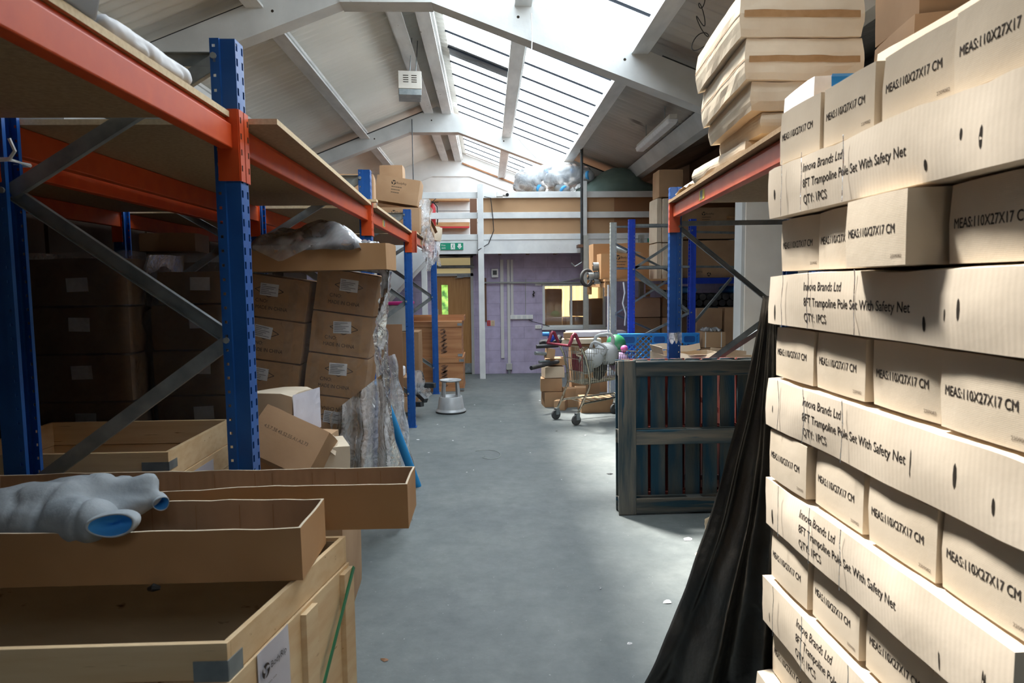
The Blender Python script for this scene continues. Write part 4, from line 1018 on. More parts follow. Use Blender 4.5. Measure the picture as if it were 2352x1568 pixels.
# thin drop rods
a = at(1336, 360, 11.6); b = at(1338, 598, 11.6)
t = thing('drop_pipe', 'long dark pipe dropping from the skylight to the front of the mezzanine', 'pipe', (a.x, 11.6, b.z))
m = MB(); m.tube([(0, 0, 0), (0, 0, roofz(a.x)-0.1-b.z)], 0.024, 10); m.build('pipe', 'dark_metal', t)
m = MB(); m.box((-0.06, -0.03, 0.22), (0.02, 0.25, 0.27)); m.build('bracket', 'dark_timber', t)
m = MB(); m.tube([(0, 0, 0.0), (0, 0, -0.03), (-0.08, 0, -0.08), (-0.12, 0, -0.10), (-0.18, 0, -0.04)], 0.012, 6); m.build('cable_end', 'galv', t)
a = at(947, 315, 12.7); b = at(949, 420, 12.7); m = MB(); m.tube([(0, 0, 0), (0, 0, roofz(a.x)-0.25-b.z)], 0.010, 6)
tag(m.build('hanging_rod', 'dark_metal', loc=(a.x, 12.7, b.z)), 'thin dark rod hanging from the second roof frame on the left', 'rod')
m = MB(); pts = []
for i in range(60):
    u = i/59; pts.append((0.05*math.sin(u*19)*(0.5+u), 0.05*math.cos(u*15), -0.42*u+0.05*math.sin(u*25)))
m.tube(pts, 0.004, 5); p = at(1612, 0, 5.7); tag(m.build('cable_tangle', 'black', loc=(p.x, 5.7, roofz(p.x)-0.05)), 'tangled black cable hanging under the right roof slope', 'cable')
m = MB(); p0 = at(1190, 318, 12.5); p1 = at(1330, 385, 12.5); m.tube([p0, at(1200, 330, 12.55), at(1230, 362, 12.55), at(1290, 385, 12.55), p1], 0.006, 5)
tag(m.build('roof_cable', 'grey_paint'), 'slack pale cable looping across the second roof frame', 'cable')
m = MB(); m.tube([at(1220, 30, 6.75), at(1222, 90, 6.8), at(1221, 118, 6.8)], 0.005, 5)
tag(m.build('hanging_string', 'white'), 'white string hanging over the first roof frame by the skylight', 'string')
# ---------------------------------------------------------------- near left: timber crate
def bracket(par, p, a, b, h=0.07, la=0.075, lb=0.055):
    h *= 0.72
    m = MB(); m.box((-la, -0.0025, -h/2), (0.002, 0, h/2)); m.box((0, 0, -h/2), (0.0025, lb, h/2))
    o = m.build('corner_bracket', 'galv', par, loc=p); return o
CT = 0.86
c_near = fl(521, 1477, CT); c_far = fl(794, 1230, CT)
ux = (c_far-c_near); Dp = ux.y; rotc = 0.0; shear = ux.x/ux.y
cr = thing('timber_crate', 'large open plywood crate in the near left corner with a green strap and paper label', 'crate', (c_near.x, c_near.y, 0), rotc)
# local frame: near right corner at the origin, x to the left is negative, y away
W_ = 1.55
t = 0.014
m = MB(); zt_ = CT; hc = 0.085
for (a, b) in (((-W_, 0, zt_-hc), (0, t, zt_)), ((-W_, Dp-t, zt_-hc), (0, Dp, zt_)), ((-t, t, zt_-hc), (0, Dp-t, zt_)), ((-W_, t, zt_-hc), (-W_+t, Dp-t, zt_))): m.box(a, b)
m.build('top_collar', 'ply', cr, bevel=0.001)
m = MB(); z0 = 0.14; z1 = zt_-hc-0.003
o_ = 0.006
for (a, b) in (((-W_-o_, -o_, z0), (o_, t-o_, z1)), ((-W_-o_, Dp-t+o_, z0), (o_, Dp+o_, z1)), ((-t+o_, t-o_, z0), (o_, Dp-t+o_, z1)), ((-W_-o_, t-o_, z0), (-W_+t-o_, Dp-t+o_, z1))): m.box(a, b)
m.build('side_panel', 'ply_side', cr, bevel=0.001)
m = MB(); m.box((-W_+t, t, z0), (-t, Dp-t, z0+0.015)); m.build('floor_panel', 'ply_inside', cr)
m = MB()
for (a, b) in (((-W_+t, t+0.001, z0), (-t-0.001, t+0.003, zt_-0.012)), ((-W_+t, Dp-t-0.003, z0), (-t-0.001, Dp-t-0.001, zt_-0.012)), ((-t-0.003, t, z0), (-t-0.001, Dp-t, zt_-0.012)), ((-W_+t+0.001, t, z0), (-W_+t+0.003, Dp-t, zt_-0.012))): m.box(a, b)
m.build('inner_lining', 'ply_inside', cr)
for yy in (Dp*0.50, Dp-0.07):
    m = MB(); m.box((o_, yy, z0), (o_+0.016, yy+0.07 if yy > 0.03 else yy+0.04, z1-0.01)); m.build('batten', 'ply_side', cr, bevel=0.001)
bracket(cr, (0.0, 0.0, zt_-0.065), 0, 0)
b2 = bracket(cr, (0.0, Dp, 0.42), 0, 0); b2.rotation_euler = (0, 0, math.pi/2)
m = MB(); m.grid(lambda u, v: V((o_+0.003+0.002*n3((u*3, v*3, 0), 1.5, 2), 0.10+u*0.15, zt_-hc-0.24+v*0.24)), 6, 6); lb_ = m.build('paper_label', 'paper_lilac', cr, fix=False, solid=0.001)
sl = (2*o_, 2*Dp, 1.0)
for args in ((0.118, zt_-hc-0.07, 0.016),):
    pass
def on_side(u, v, polys=None, text=None, h=0.01, w=None, name='printed_text', material='ink', ang=0.0):
    M_ = Matrix(((0, 0, 1, o_+0.008), (1, 0, 0, u), (0, 1, 0, v), (0, 0, 0, 1)))
    if polys:
        q = MB()
        for p in polys: q.add([(a, b, 0) for a, b in p], [tuple(range(len(p)))])
        ob = q.build(name, material, lb_, fix=False)
    else:
        me = text_mesh(text, h, w); 
        if not me.materials: me.materials.append(MT[material])
        ob = bpy.data.objects.new(name, me); COL.objects.link(ob); ob.parent = lb_
    ob.matrix_local = M_
on_side(0.128, zt_-hc-0.055, polys=logo_polys(0.018), name='printed_logo')
on_side(0.152, zt_-hc-0.062, text='BodyRip', h=0.017, w=0.075)
for i in range(5): on_side(0.125, zt_-hc-0.095-i*0.018, text=['item no', 'colour', 'size', 'net weight', 'gross weight'][i], h=0.006, w=[0.05, 0.04, 0.03, 0.06, 0.07][i], material='ink_soft')
# strap
m = MB(); m.bar((o_+0.019, Dp-0.005, 0.76), (o_+0.019, 0.06, 0.15), 0.003, 0.016); m.build('strap', 'green_strap', cr)
m = MB()
for i in range(4): m.box((-W_+0.1+i*0.4, 0.03, 0.0), (-W_+0.2+i*0.4, Dp-0.03, 0.14))
m.build('runner', 'ply', cr)
# the collar is racked out of square: its side walls run at an angle to the front
for ch in cr.children_recursive:
    mw = ch.matrix_basis.copy() if ch.parent == cr else (ch.parent.matrix_basis @ ch.matrix_basis)
    if ch.data.name.startswith('t') and ch.data.users > 1: ch.data = ch.data.copy()
    iv = mw.inverted()
    for v in ch.data.vertices:
        q = mw @ v.co; q.x += shear*q.y; v.co = iv @ q
# cardboard trays on the crate
size = (1.35, 0.262, 0.142)
pR = at(683, 1360, 1.79); zc = CT+0.004
tray('brown cardboard tray holding the grey plush, in front on the crate', (-0.505-1.35/2, 1.79+0.131, zc), size, 0.0, 'long cardboard trays on the crate', seed=4, wob=0.008, creases=(0.16, 0.29, 0.42, 0.52))
tray('longer brown cardboard tray behind, its end overhanging the crate into the aisle', (-0.265-1.45/2, 2.165+0.115, zc), (1.45, 0.235, 0.142), 0.0, 'long cardboard trays on the crate', seed=8, wob=0.008, creases=(-0.1, 0.02, 0.16, 0.22, 0.36, 0.44, 0.52, 0.60))
m = MB()
m.box((-0.5, -0.04, 0), (0.42, 0.04, 0.03)); o = m.build('slate_blue_slab', 'dusty_black', loc=(-1.25, 1.98, zc+0.062), rot=(0, 0, 0)); tag(o, 'dark flat item lying in the front cardboard tray', 'foam strip')
o.location.z = zc+0.0075
m = MB(); m.tube([(0, 0, 0), (0.015, -0.006, 0.006), (0.03, 0, 0.002)], [0.006, 0.011, 0.005], 7); o = m.build('black_plug', 'black', loc=at(342, 1352, 1.765)); tag(o, 'small black plastic plug sticking out under the front cardboard tray', 'plug')
# ---------------------------------------------------------------- soft shapes
def blob(parts, voxel, subd=0):
    m = MB()
    for p in parts:
        p0, p1, r0, r1 = V(p[0]), V(p[1]), p[2], p[3]
        N = 7; pts = []; rs = []
        d = p1-p0; L = max(1e-4, d.length); d = d/L
        for i in range(5): a = math.pi/2*(i/5); pts.append(p0-d*(r0*math.cos(a))); rs.append(max(0.002, r0*math.sin(a)))
        for i in range(N): u = i/(N-1); pts.append(p0.lerp(p1, u)); rs.append(r0+(r1-r0)*u)
        for i in range(1, 6): a = math.pi/2*(i/5); pts.append(p1+d*(r1*math.sin(a))); rs.append(max(0.002, r1*math.cos(a)))
        m.tube(pts, rs, 20)
    o = m.build('tmp', 'white'); md = o.modifiers.new('r', 'REMESH'); md.mode = 'VOXEL'; md.voxel_size = voxel; md.use_smooth_shade = True
    ms = o.modifiers.new('s', 'SMOOTH'); ms.iterations = 6; ms.factor = 0.5
    bpy.context.view_layer.update()
    me = bpy.data.meshes.new_from_object(o.evaluated_get(bpy.context.evaluated_depsgraph_get()))
    bpy.data.objects.remove(o); return me
def soft(name, parts, voxel, material, loc, wr=(0.006, 9), rot=(0, 0, 0), parent=None, flat=None, seed=1):
    me = blob(parts, voxel)
    for v in me.vertices:
        n_ = v.normal; q = abs(n3(v.co, wr[1], seed)); q2 = n3(v.co, wr[1]*0.35, seed+4)
        v.co = v.co + n_*(-wr[0]*2*(0.25-min(0.25, q))*2 + wr[0]*1.2*q2)
        if flat is not None and v.co.z < flat: v.co.z = flat
    me.materials.clear(); me.materials.append(MT[material]); me.shade_smooth()
    o = bpy.data.objects.new(name, me); COL.objects.link(o); o.location = loc; o.rotation_euler = rot
    if parent: o.parent = parent
    return o
def P2(px, py, Y): return at(px, py, Y)
base = V((-1.28, 1.90, zc))
def rel(px, py, Y): return P2(px, py, Y+(0.03 if Y < 1.9 else 0))-base
parts = [(rel(-20, 1188, 1.95), rel(150, 1175, 1.93), 0.078, 0.088), (rel(60, 1172, 1.98), rel(230, 1150, 1.98), 0.080, 0.078), (rel(180, 1140, 2.03), rel(330, 1130, 2.06), 0.062, 0.048),
         (rel(-30, 1200, 1.86), rel(100, 1205, 1.84), 0.060, 0.060), (rel(130, 1195, 1.86), rel(215, 1200, 1.80), 0.070, 0.062), (rel(150, 1190, 1.94), rel(345, 1105, 1.99), 0.055, 0.034),
         (rel(200, 1190, 1.92), rel(352, 1140, 1.96), 0.060, 0.032)]
pls = soft('plush_pillow', parts, 0.012, 'plush', base, wr=(0.009, 10), seed=5)
tag(pls, 'grey plush pillow with bright blue lined arm openings lying in the front tray', 'plush pillow')
def sleeve(px, py, Y, w, h, dirv, parent, ang=0.0):
    c = P2(px, py, Y)-base; d = V(dirv).normalized(); a = d.cross(V((0, 0, 1))).normalized(); b = a.cross(d)
    a, b = a*math.cos(ang)+b*math.sin(ang), b*math.cos(ang)-a*math.sin(ang)
    m = MB(); pts = []
    N = 28
    k = len(m.v)
    prof = [(1.18, -0.05), (1.20, -0.025), (1.15, -0.006), (1.06, 0.002), (0.98, -0.002)]
    for (s, z) in prof:
        for j in range(N):
            an = 2*math.pi*j/N; wob = 1+0.05*math.sin(3*an+1)
            m.v.append(tuple(c + a*(w*s*wob*math.cos(an)) + b*(h*s*wob*math.sin(an)) + d*z))
    for i in range(len(prof)-1):
        for j in range(N): m.f.append((i*N+j, i*N+(j+1) % N, (i+1)*N+(j+1) % N, (i+1)*N+j)); m.m.append(0)
    m.build('sleeve_rim', 'plush', parent, fix=False, smooth=True)
    m = MB(); prof = [(1.0, -0.002), (0.95, -0.012), (0.85, -0.025), (0.6, -0.035), (0.1, -0.04)]
    for (s, z) in prof:
        for j in range(N):
            an = 2*math.pi*j/N; z2 = z + 0.014*math.sin(an*1.0+0.5)*(1-s)
            m.v.append(tuple(c + a*(w*s*math.cos(an)) + b*(h*s*math.sin(an)) + d*z2))
    for i in range(len(prof)-1):
        for j in range(N): m.f.append((i*N+j, i*N+(j+1) % N, (i+1)*N+(j+1) % N, (i+1)*N+j)); m.m.append(0)
    m.f.append(tuple((len(prof)-1)*N+j for j in range(N))); m.m.append(0)
    m.build('lining', 'sky_lining', parent, fix=False, smooth=True)
sleeve(254, 1207, 1.735, 0.052, 0.027, (0.22, -0.93, 0.12), pls, ang=0.0)
sleeve(371, 1157, 1.94, 0.020, 0.018, (0.6, -0.75, -0.05), pls)
# ---------------------------------------------------------------- clear tub and white packet on the near left shelf
tb = thing('storage_tub', 'frosted clear plastic storage tub on the nearest left shelf', 'tub', (-1.055, 1.455, 2.256), 0.03)
def ring(m, L, D, z, r=0.03): return None
m = MB(); L0, D0, L1, D1, H = 0.36, 0.40, 0.44, 0.52, 0.30
def rr(L, D, r, n=5):
    pts = []
    for cx, cy, a0 in ((L/2-r, D/2-r, 0), (-L/2+r, D/2-r, 1), (-L/2+r, -D/2+r, 2), (L/2-r, -D/2+r, 3)):
        for i in range(n): a = (a0+i/(n-1))*math.pi/2; pts.append((cx+r*math.cos(a), cy+r*math.sin(a)))
    return pts
def loft(m, rings):
    N = len(rings[0][0])
    for (ps, z) in rings:
        for p in ps: m.v.append((p[0], p[1], z))
    for i in range(len(rings)-1):
        for j in range(N): m.f.append((i*N+j, i*N+(j+1) % N, (i+1)*N+(j+1) % N, (i+1)*N+j)); m.m.append(0)
loft(m, [(rr(L0*0.9, D0*0.9, 0.03), 0.0), (rr(L0, D0, 0.03), 0.006), (rr(L1, D1, 0.04), H)])
m.f.append(tuple(range(20))); m.m.append(0)
m.build('body', 'tub_plastic', tb, smooth=True, solid=0.003)
m = MB(); loft(m, [(rr(L1, D1, 0.04), H), (rr(L1+0.04, D1+0.04, 0.05), H), (rr(L1+0.04, D1+0.04, 0.05), H-0.03)]); m.build('rim', 'tub_plastic', tb, solid=0.003)
o = soft('white_packet', [((-0.0, -0.17, 0.03), (0.0, 0.20, 0.035), 0.045, 0.04), ((0.02, -0.2, 0.03), (0.03, 0.2, 0.03), 0.035, 0.03), ((-0.05, -0.1, 0.03), (-0.04, 0.22, 0.03), 0.04, 0.035)], 0.009, 'paper', (-0.95, 1.97, 2.256), wr=(0.006, 16), flat=0.001, seed=9)
tag(o, 'crumpled white wrapped packet lying along the nearest left shelf edge', 'packet')
o = carton('small blue box end behind the clear tub on the left shelf', (-1.02, 1.74, 2.256), (0.08, 0.05, 0.07), 0, 'plastic_blue', tape=False, name='blue_box', amp=0.001)
# ---------------------------------------------------------------- second crate in the dark
def collar(label, x0, x1, y0, y1, zt0, tiers, mat_='ply', name='timber_crate', zb=0.0):
    t = thing(name, label, 'crate', ((x0+x1)/2, (y0+y1)/2, zb)); w, d = (x1-x0), (y1-y0)
    z = zt0
    for i, h in enumerate(tiers):
        e = 0.004*(i % 2); m = MB(); a = z-h+0.003
        for lo, hi in (((-w/2-e, -d/2-e, a), (w/2+e, -d/2+0.02-e, z)), ((-w/2-e, d/2-0.02+e, a), (w/2+e, d/2+e, z)), ((w/2-0.02+e, -d/2+0.02-e, a), (w/2+e, d/2-0.02+e, z)), ((-w/2-e, -d/2+0.02-e, a), (-w/2+0.02-e, d/2-0.02+e, z))): m.box((lo[0], lo[1], lo[2]-zb), (hi[0], hi[1], hi[2]-zb))
        m.build('collar', mat_, t, bevel=0.0015); z -= h
    bracket(t, (w/2+0.001, -d/2-0.001, zt0-tiers[0]/2-zb), 0, 0, h=0.055, la=0.12, lb=0.08)
    m = MB(); m.box((-w/2+0.02, -d/2+0.02, zt0-tiers[0]-0.1-zb), (w/2-0.02, d/2-0.02, zt0-tiers[0]-0.085-zb)); m.build('inner_board', 'hardboard', t)
    return t
c2_ = collar('shallow open plywood crate behind the left rack frame, with metal corner and paper label', -2.45, -1.46, 3.10, 3.86, 0.905, [0.13, 0.12, 0.65])
m = MB(); m.box((0.5005, -0.15, 0.63), (0.5015, 0.10, 0.75)); m.build('paper_label', 'paper_lilac', c2_)
# shrink wrapped cartons in the dark behind
def wrap_shell(label, x0, x1, y0, y1, z1, seed, material='film', bulge=0.03, name='stretch_film', z0=0.02):
    m = MB(); per = []
    n_ = 16
    cs = [(x0, y0), (x1, y0), (x1, y1), (x0, y1)]
    for k in range(4):
        a, b = V((*cs[k], 0)), V((*cs[(k+1) % 4], 0))
        for i in range(n_): per.append(a.lerp(b, i/n_))
    cx, cy = (x0+x1)/2, (y0+y1)/2; N = len(per); R = 22
    for r in range(R+1):
        z = z0+(z1-z0)*r/R; sh = 1.0 if r < R else 0.9
        for p in per:
            q = n3((p.x, p.y, z*2.0), 3.5, seed); q2 = n3((p.x, p.y, z*1.3), 9, seed+1)
            o_ = 0.014+bulge*abs(q)+0.012*q2
            dx, dy = (p.x-cx)*sh, (p.y-cy)*sh
            l = math.hypot(dx, dy); m.v.append((dx*(1+o_/l), dy*(1+o_/l), z+(0.02*n3((p.x, p.y, 9), 4, seed) if r == R else 0)))
    for r in range(R):
        for j in range(N): m.f.append((r*N+j, r*N+(j+1) % N, (r+1)*N+(j+1) % N, (r+1)*N+j)); m.m.append(0)
    o = m.build(name, material, fix=False, smooth=True, loc=(cx, cy, 0)); return tag(o, label, 'stretch film')
for s_, (x0, y0, cols, wd, lab) in enumerate(((-2.74, 4.02, 1, 0.66, 'left'), (-2.05, 4.20, 1, 0.46, 'right'))):
    for r in range(6):
        size = (wd, 0.52, 0.278); z = 0.15+r*0.28
        if r == 5 and s_ == 1: size = (wd-0.06, 0.45, 0.20)
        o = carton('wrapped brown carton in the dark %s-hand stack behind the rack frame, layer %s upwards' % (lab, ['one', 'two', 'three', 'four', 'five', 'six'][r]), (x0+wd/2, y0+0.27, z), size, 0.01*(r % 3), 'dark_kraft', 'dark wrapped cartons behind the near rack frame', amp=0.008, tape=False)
        decal(o, '-y', size, 0.04 if s_ == 0 else 0.06, 0.17 if r < 5 else 0.12, 0.12, 0.08, 'paper', 'address_label', ang=0.05*math.sin(r*3+s_))
    q = thing('pallet', 'pallet under the %s-hand dark wrapped stack' % lab, 'pallet', (x0+wd/2, y0+0.27, 0))
    for i in range(5): m = MB(); m.box((-wd/2, -0.26+i*0.11, 0.12), (wd/2, -0.18+i*0.11, 0.145)); m.build('deck_board', 'ply', q)
    for i in range(3): m = MB(); m.box((-wd/2, -0.26+i*0.2, 0.0), (wd/2, -0.18+i*0.2, 0.12)); m.build('runner', 'ply', q)
    wrap_shell('glossy stretch film around the %s-hand dark stack behind the rack frame' % lab, x0, x0+wd, y0, y0+0.54, 1.86, 11+s_, 'film')
# ---------------------------------------------------------------- leaning wrapped stack of printed cartons
LA = math.radians(8.5)
dv = at(728, 612, 4.42)         # top of the divider between the two columns
cosA, sinA = math.cos(LA), math.sin(LA)
def lean(x, z, y=0.0): return V((dv.x + x*cosA + z*sinA, 4.42+y, dv.z - x*sinA + z*cosA))
rt = ['top', 'second', 'third', 'fourth', 'fifth', 'lowest']
for col, (xa, xb, off) in enumerate(((-0.475, -0.028, -0.095), (0.0, 0.40, 0.0))):
    wd = xb-xa
    for r in range(6):
        h = 0.27
        if r == 5: break
        zb = off-(r+1)*0.272
        size = (wd, 0.42, 0.270)
        p = lean((xa+xb)/2, zb, 0.21)
        o = carton('%s carton of the %s column in the leaning wrapped stack marked made in China' % (rt[r], ['left', 'right'][col]), p, size, (0, LA, 0), 'kraft_tray', 'leaning wrapped cartons in the second left bay', amp=0.005, name='printed_carton', tape=False)
        up = (col == 1 and r == 3)
        T = 'C/NO:\nMADE IN CHINA'
        if not up:
            put_text(o, '-y', size, -0.10 if col else -0.11, 0.095, 'C/NO:', 0.024, 0.075, bold=0.004); put_text(o, '-y', size, -0.105, 0.052, 'MADE IN CHINA', 0.024, 0.20, bold=0.004)
            cu, cv = (0.015, 0.175) if col else (-0.03, 0.175)
        else:
            put_text(o, '-y', size, 0.13, 0.20, 'MADE IN CHINA', 0.024, 0.20, bold=0.004, ang=math.pi); put_text(o, '-y', size, 0.13, 0.155, 'C/NO:', 0.024, 0.075, bold=0.004, ang=math.pi)
            cu, cv = 0.0, 0.13
        dp = []
        for (a, b) in (((-0.09, 0), (0, 0.042)), ((0, 0.042), (0.09, 0)), ((0.09, 0), (0, -0.042)), ((0, -0.042), (-0.09, 0))):
            a = V((*a, 0)); b = V((*b, 0)); d = (b-a).normalized(); nn = V((-d.y, d.x, 0))*0.0022
            dp.append([tuple((a-nn).xy), tuple((b-nn).xy), tuple((b+nn).xy), tuple((a+nn).xy)])
        poly_decal(o, '-y', size, cu, cv, dp, 'ink', 'printed_diamond')
        da = [0.0, -0.1, -0.05, 0.02, 0.05][r]*(1 if col == 0 else -1)
        st_ = decal(o, '-y', size, cu+0.012*math.sin(r*5), cv+0.004, 0.115, 0.078, 'paper', 'address_label', eps=0.003, ang=da)
        q = MB()
        for i in range(6): q.box((-0.05, 0.027-i*0.011, 0.0010), (-0.05+0.03+0.065*abs(math.sin(i*2+r)), 0.031-i*0.011, 0.0012))
        q.build('label_print', 'sticker_ink', st_)
        decal(o, '-y', size, wd/2-0.10, size[2]/2, 0.055, size[2]-0.02, 'kraft_tape', 'parcel_tape', eps=0.0012)
        decal(o, '-y', size, -wd/2+0.06, size[2]/2, 0.05, size[2]-0.02, 'kraft_tape', 'parcel_tape', eps=0.0012)
# base of that stack
q = thing('pallet', 'tilted pallet half buried in stretch film under the leaning stack', 'pallet', lean(-0.04, -1.53, 0.21), (0, LA, 0))
for i in range(5): m = MB(); m.box((-0.42, -0.2+i*0.085, 0), (0.42, -0.14+i*0.085, 0.02)); m.build('deck_board', 'ply', q)
for i in range(3): m = MB(); m.box((-0.42+i*0.38, -0.2, -0.1), (-0.34+i*0.38, 0.2, 0)); m.build('block', 'ply', q)
# film over it
def film_front(u, v):
    x = -0.50+u*0.93; z = 0.02-v*1.5
    if v > 0.55: z = 0.02-0.825-(v-0.55)*1.5
    p = lean(x, z, -0.012); s = 0.012*n3((u*3, v*4, 0), 2.0, 3)+0.006*n3((u*3, v*5, 0), 6, 5); p.y -= 0.004+abs(s); return p
m = MB(); m.grid(film_front, 46, 60)
def film_side(u, v):
    # right hand side and the loose skirt that hangs down past the upright
    a = lean(0.412, 0.03-v*0.75, u*0.42)
    if v > 0.5:
        k = (v-0.5)/0.5; b = V((lean(0.41, -0.35).x-0.02+0.16*k*k+0.03*math.sin(u*9+k*4), 4.42+u*0.5+0.05*math.sin(k*6), 0)); z0 = lean(0.412, -0.35).z
        a = V((b.x, b.y, z0+(0.06-z0)*k))
    n_ = n3((u*2, v*5, 0), 2, 7); a.x += 0.03*abs(n_)+0.012*n3((u*3, v*8, 1), 5, 9)
    return a
m2 = MB(); m2.grid(film_side, 24, 70)
def film_skirt(u, v):
    x = 0.02+u*0.50-0.10*v; z = -0.86-v*0.62
    p = lean(0.05+0.36*u, -0.78-0.25*v*(1-u)); q_ = V((-1.03+0.36*u+0.16*v*u, 0, dv.z-0.95+(0.27*u)*(1-v)-0.72*v))
    q_.y = 4.38-0.10*math.sin(math.pi*v)*u+0.05*math.sin(u*17+v*5)+0.04*n3((u*3, v*3, 0), 2, 3)
    return q_
m2.grid(film_skirt, 40, 40)
fm = thing('stretch_film', 'torn milky stretch film hanging from the leaning carton stack', 'stretch film', (0, 0, 0))
m.build('front_film', 'film', fm, fix=False, smooth=True); m2.build('loose_film', 'film_milky', fm, fix=False, smooth=True)
m = MB(); m.grid(lambda u, v: lean(0.40+0.015+0.05*u+0.03*v+0.01*n3((u, v*6, 0), 3, 2), 0.045-0.62*v*(0.8+0.2*u), -0.03+0.05*math.sin(u*3+v*7)), 6, 30)
m.tube([lean(0.0, 0.0, -0.02), lean(0.2, 0.03, -0.02), lean(0.40, 0.04, 0.0), lean(0.44, 0.0, 0.0), lean(0.45, -0.2, 0.0), lean(0.46, -0.38, 0)], [0.01, 0.02, 0.03, 0.026, 0.02, 0.008], 8)
m.build('film_roll_edge', 'film_milky', fm, fix=False, smooth=True)
# far side skirt beyond the upright, reaching the floor
m = MB(); m.grid(lambda u, v: V((-0.92+0.13*u+(0.10+0.06*u)*v+0.02*n3((u*3, v*4, 0), 2, 5), 5.45+0.35*u+0.06*math.sin(9*u+3*v), 1.05*(1-v)+0.012)), 20, 40)
m.build('film_tail', 'film_milky', fm, fix=False, smooth=True)
# tray with bags on top of the stack
pa = at(717, 621, 4.22)
tr = tray('brown cardboard tray of plastic bags balanced on the leaning stack', (pa.x, 4.45, pa.z), (0.90, 0.44, 0.165), (0, math.radians(-0.5), 0), seed=12, wob=0.004, inside='kraft')
def baggy(name, label, loc, sx, sy, h, seed, material='film_bag', rot=(0, 0, 0), cat='plastic bag', inner=None, edge=0.0):
    def f(u, v):
        x = (u-0.5)*2; y = (v-0.5)*2; r = max(abs(x), abs(y)); e = max(0, 1-r**3)
        z = h*(e**0.6)*(0.75+0.5*n3((x, y, 0), 1.6, seed)) + 0.03*abs(n3((x, y, 1), 4, seed)) - edge*r**4
        return V((x*sx/2+0.02*n3((x, y, 2), 4, seed), y*sy/2+0.02*n3((y, x, 2), 4, seed), max(z, 0.0 if not edge else -9)))
    m = MB(); m.grid(f, 36, 30)
    o = m.build(name, material, fix=False, smooth=True, loc=loc, rot=rot, solid=0.0008); tag(o, label, cat); return o
baggy('plastic_bag', 'clear crumpled plastic bag heaped in the tray on the leaning stack', (pa.x-0.03, 4.40, pa.z+0.12), 0.66, 0.40, 0.19, 21)
baggy('plastic_bag', 'smaller clear bag at the right end of the tray on the leaning stack', (pa.x+0.28, 4.44, pa.z+0.13), 0.28, 0.3, 0.06, 24)
m = MB(); m.grid(lambda u, v: V((-0.30+0.40*u, -0.245-0.01*math.sin(u*6), 0.17-0.10*v*(1-abs(2*u-0.8))-0.02)), 16, 8); m.build('bag_fold', 'film_bag', bpy.data.objects['plastic_bag'], fix=False, smooth=True, loc=(0, 0, -0.12))
o = carton('flat black pouch beside the bags in the tray on the leaning stack', (pa.x+0.33, 4.5, pa.z+0.13), (0.16, 0.14, 0.04), 0.2, 'black', tape=False, name='black_pouch', amp=0.002, cat='pouch')
# broken cartons below it
sizeb = (0.27, 0.28, 0.24)
pb = at(655, 985, 3.55)
o = carton('upper beige carton with a blue and white torn side, in front of the leaning stack', (-1.09, 3.62, 0.87), sizeb, (0, 0, -0.25), 'kraft_pale', tape=False, name='torn_carton', amp=0.01, crush=0.01)
m = MB(); m.grid(lambda u, v: V((sizeb[0]/2+0.002+0.004*abs(n3((u, v, 0), 5, 2)), -0.14+0.28*u, 0.01+0.22*v)), 10, 8); m.build('torn_print', 'paper_lilac', o, fix=False)
def tilt_box(label, px, py, Y, size, rot, material, text=None, seed=3, **k):
    p = at(px, py, Y); o = carton(label, p, size, rot, material, tape=False, name='broken_carton', amp=0.008, seed=seed, **k)
    return o
o = tilt_box('tilted brown carton panel with stamped numbers, in front of the leaning stack', 640, 1075, 3.15, (0.34, 0.26, 0.24), (math.radians(-28), math.radians(24), math.radians(-8)), 'kraft', seed=31)
put_text(o, '-y', (0.34, 0.26, 0.24), -0.12, 0.13, '4.5.7.38.45.52.55.A1.A2.73', 0.016, 0.22, 'ink_soft')
o = tilt_box('crushed open pale carton with torn flaps beside the blue upright', 740, 1105, 3.35, (0.26, 0.26, 0.20), (0, 0, 0.35), 'kraft_pale', seed=33)
o = carton('big brown carton on the floor under the broken ones, second left bay', (-1.02, 3.45, 0.0), (0.62, 0.60, 0.62), 0.05, 'kraft', name='broken_carton')
o = carton('brown carton on top of the big one, supporting the torn carton', (-1.06, 3.60, 0.622), (0.44, 0.34, 0.245), -0.1, 'kraft', name='broken_carton')
m = MB()
for k, (x, y, a) in enumerate(((0, 0, 0.3), (0.1, 0.02, -0.5), (0.04, -0.05, 1.2))):
    m.grid(lambda u, v, x=x, y=y, a=a: V((x+0.14*(u-0.5), y+0.08*(v-0.5), 0.02*k+0.06*v+0.03*math.sin(u*4+a))), 6, 4)
o = m.build('torn_flap', 'kraft_pale', loc=at(690, 1050, 3.25), fix=False, solid=0.004); tag(o, 'curled torn cardboard flap at the foot of the stamped carton', 'cardboard')
# ---------------------------------------------------------------- blue tube
a = at(868, 880, 5.0); b = fl(956, 1142)
b = V((-0.60, 5.52, 0.0)); a = at(868, 878, 5.10)
m = MB(); m.tube([(0, 0, 0.0), tuple(a-b)], 0.034, 20); m.tube([tuple((a-b)*0.999), tuple((a-b)*1.001)], 0.022, 16)
tag(m.build('foam_tube', 'tube_blue', loc=b, smooth=False), 'bright blue foam tube leaning against the second left upright', 'tube')
# hardboard sheet, boxes behind
a = at(882, 745, 7.45); b = at(929, 985, 7.45)
m = MB(); m.box((a.x, 0, 0), (b.x, 0.012, a.z)); tag(m.build('hardboard_sheet', 'hardboard', loc=(0, 7.45, 0.0)), 'plain brown hardboard sheet standing by the third left upright', 'board')
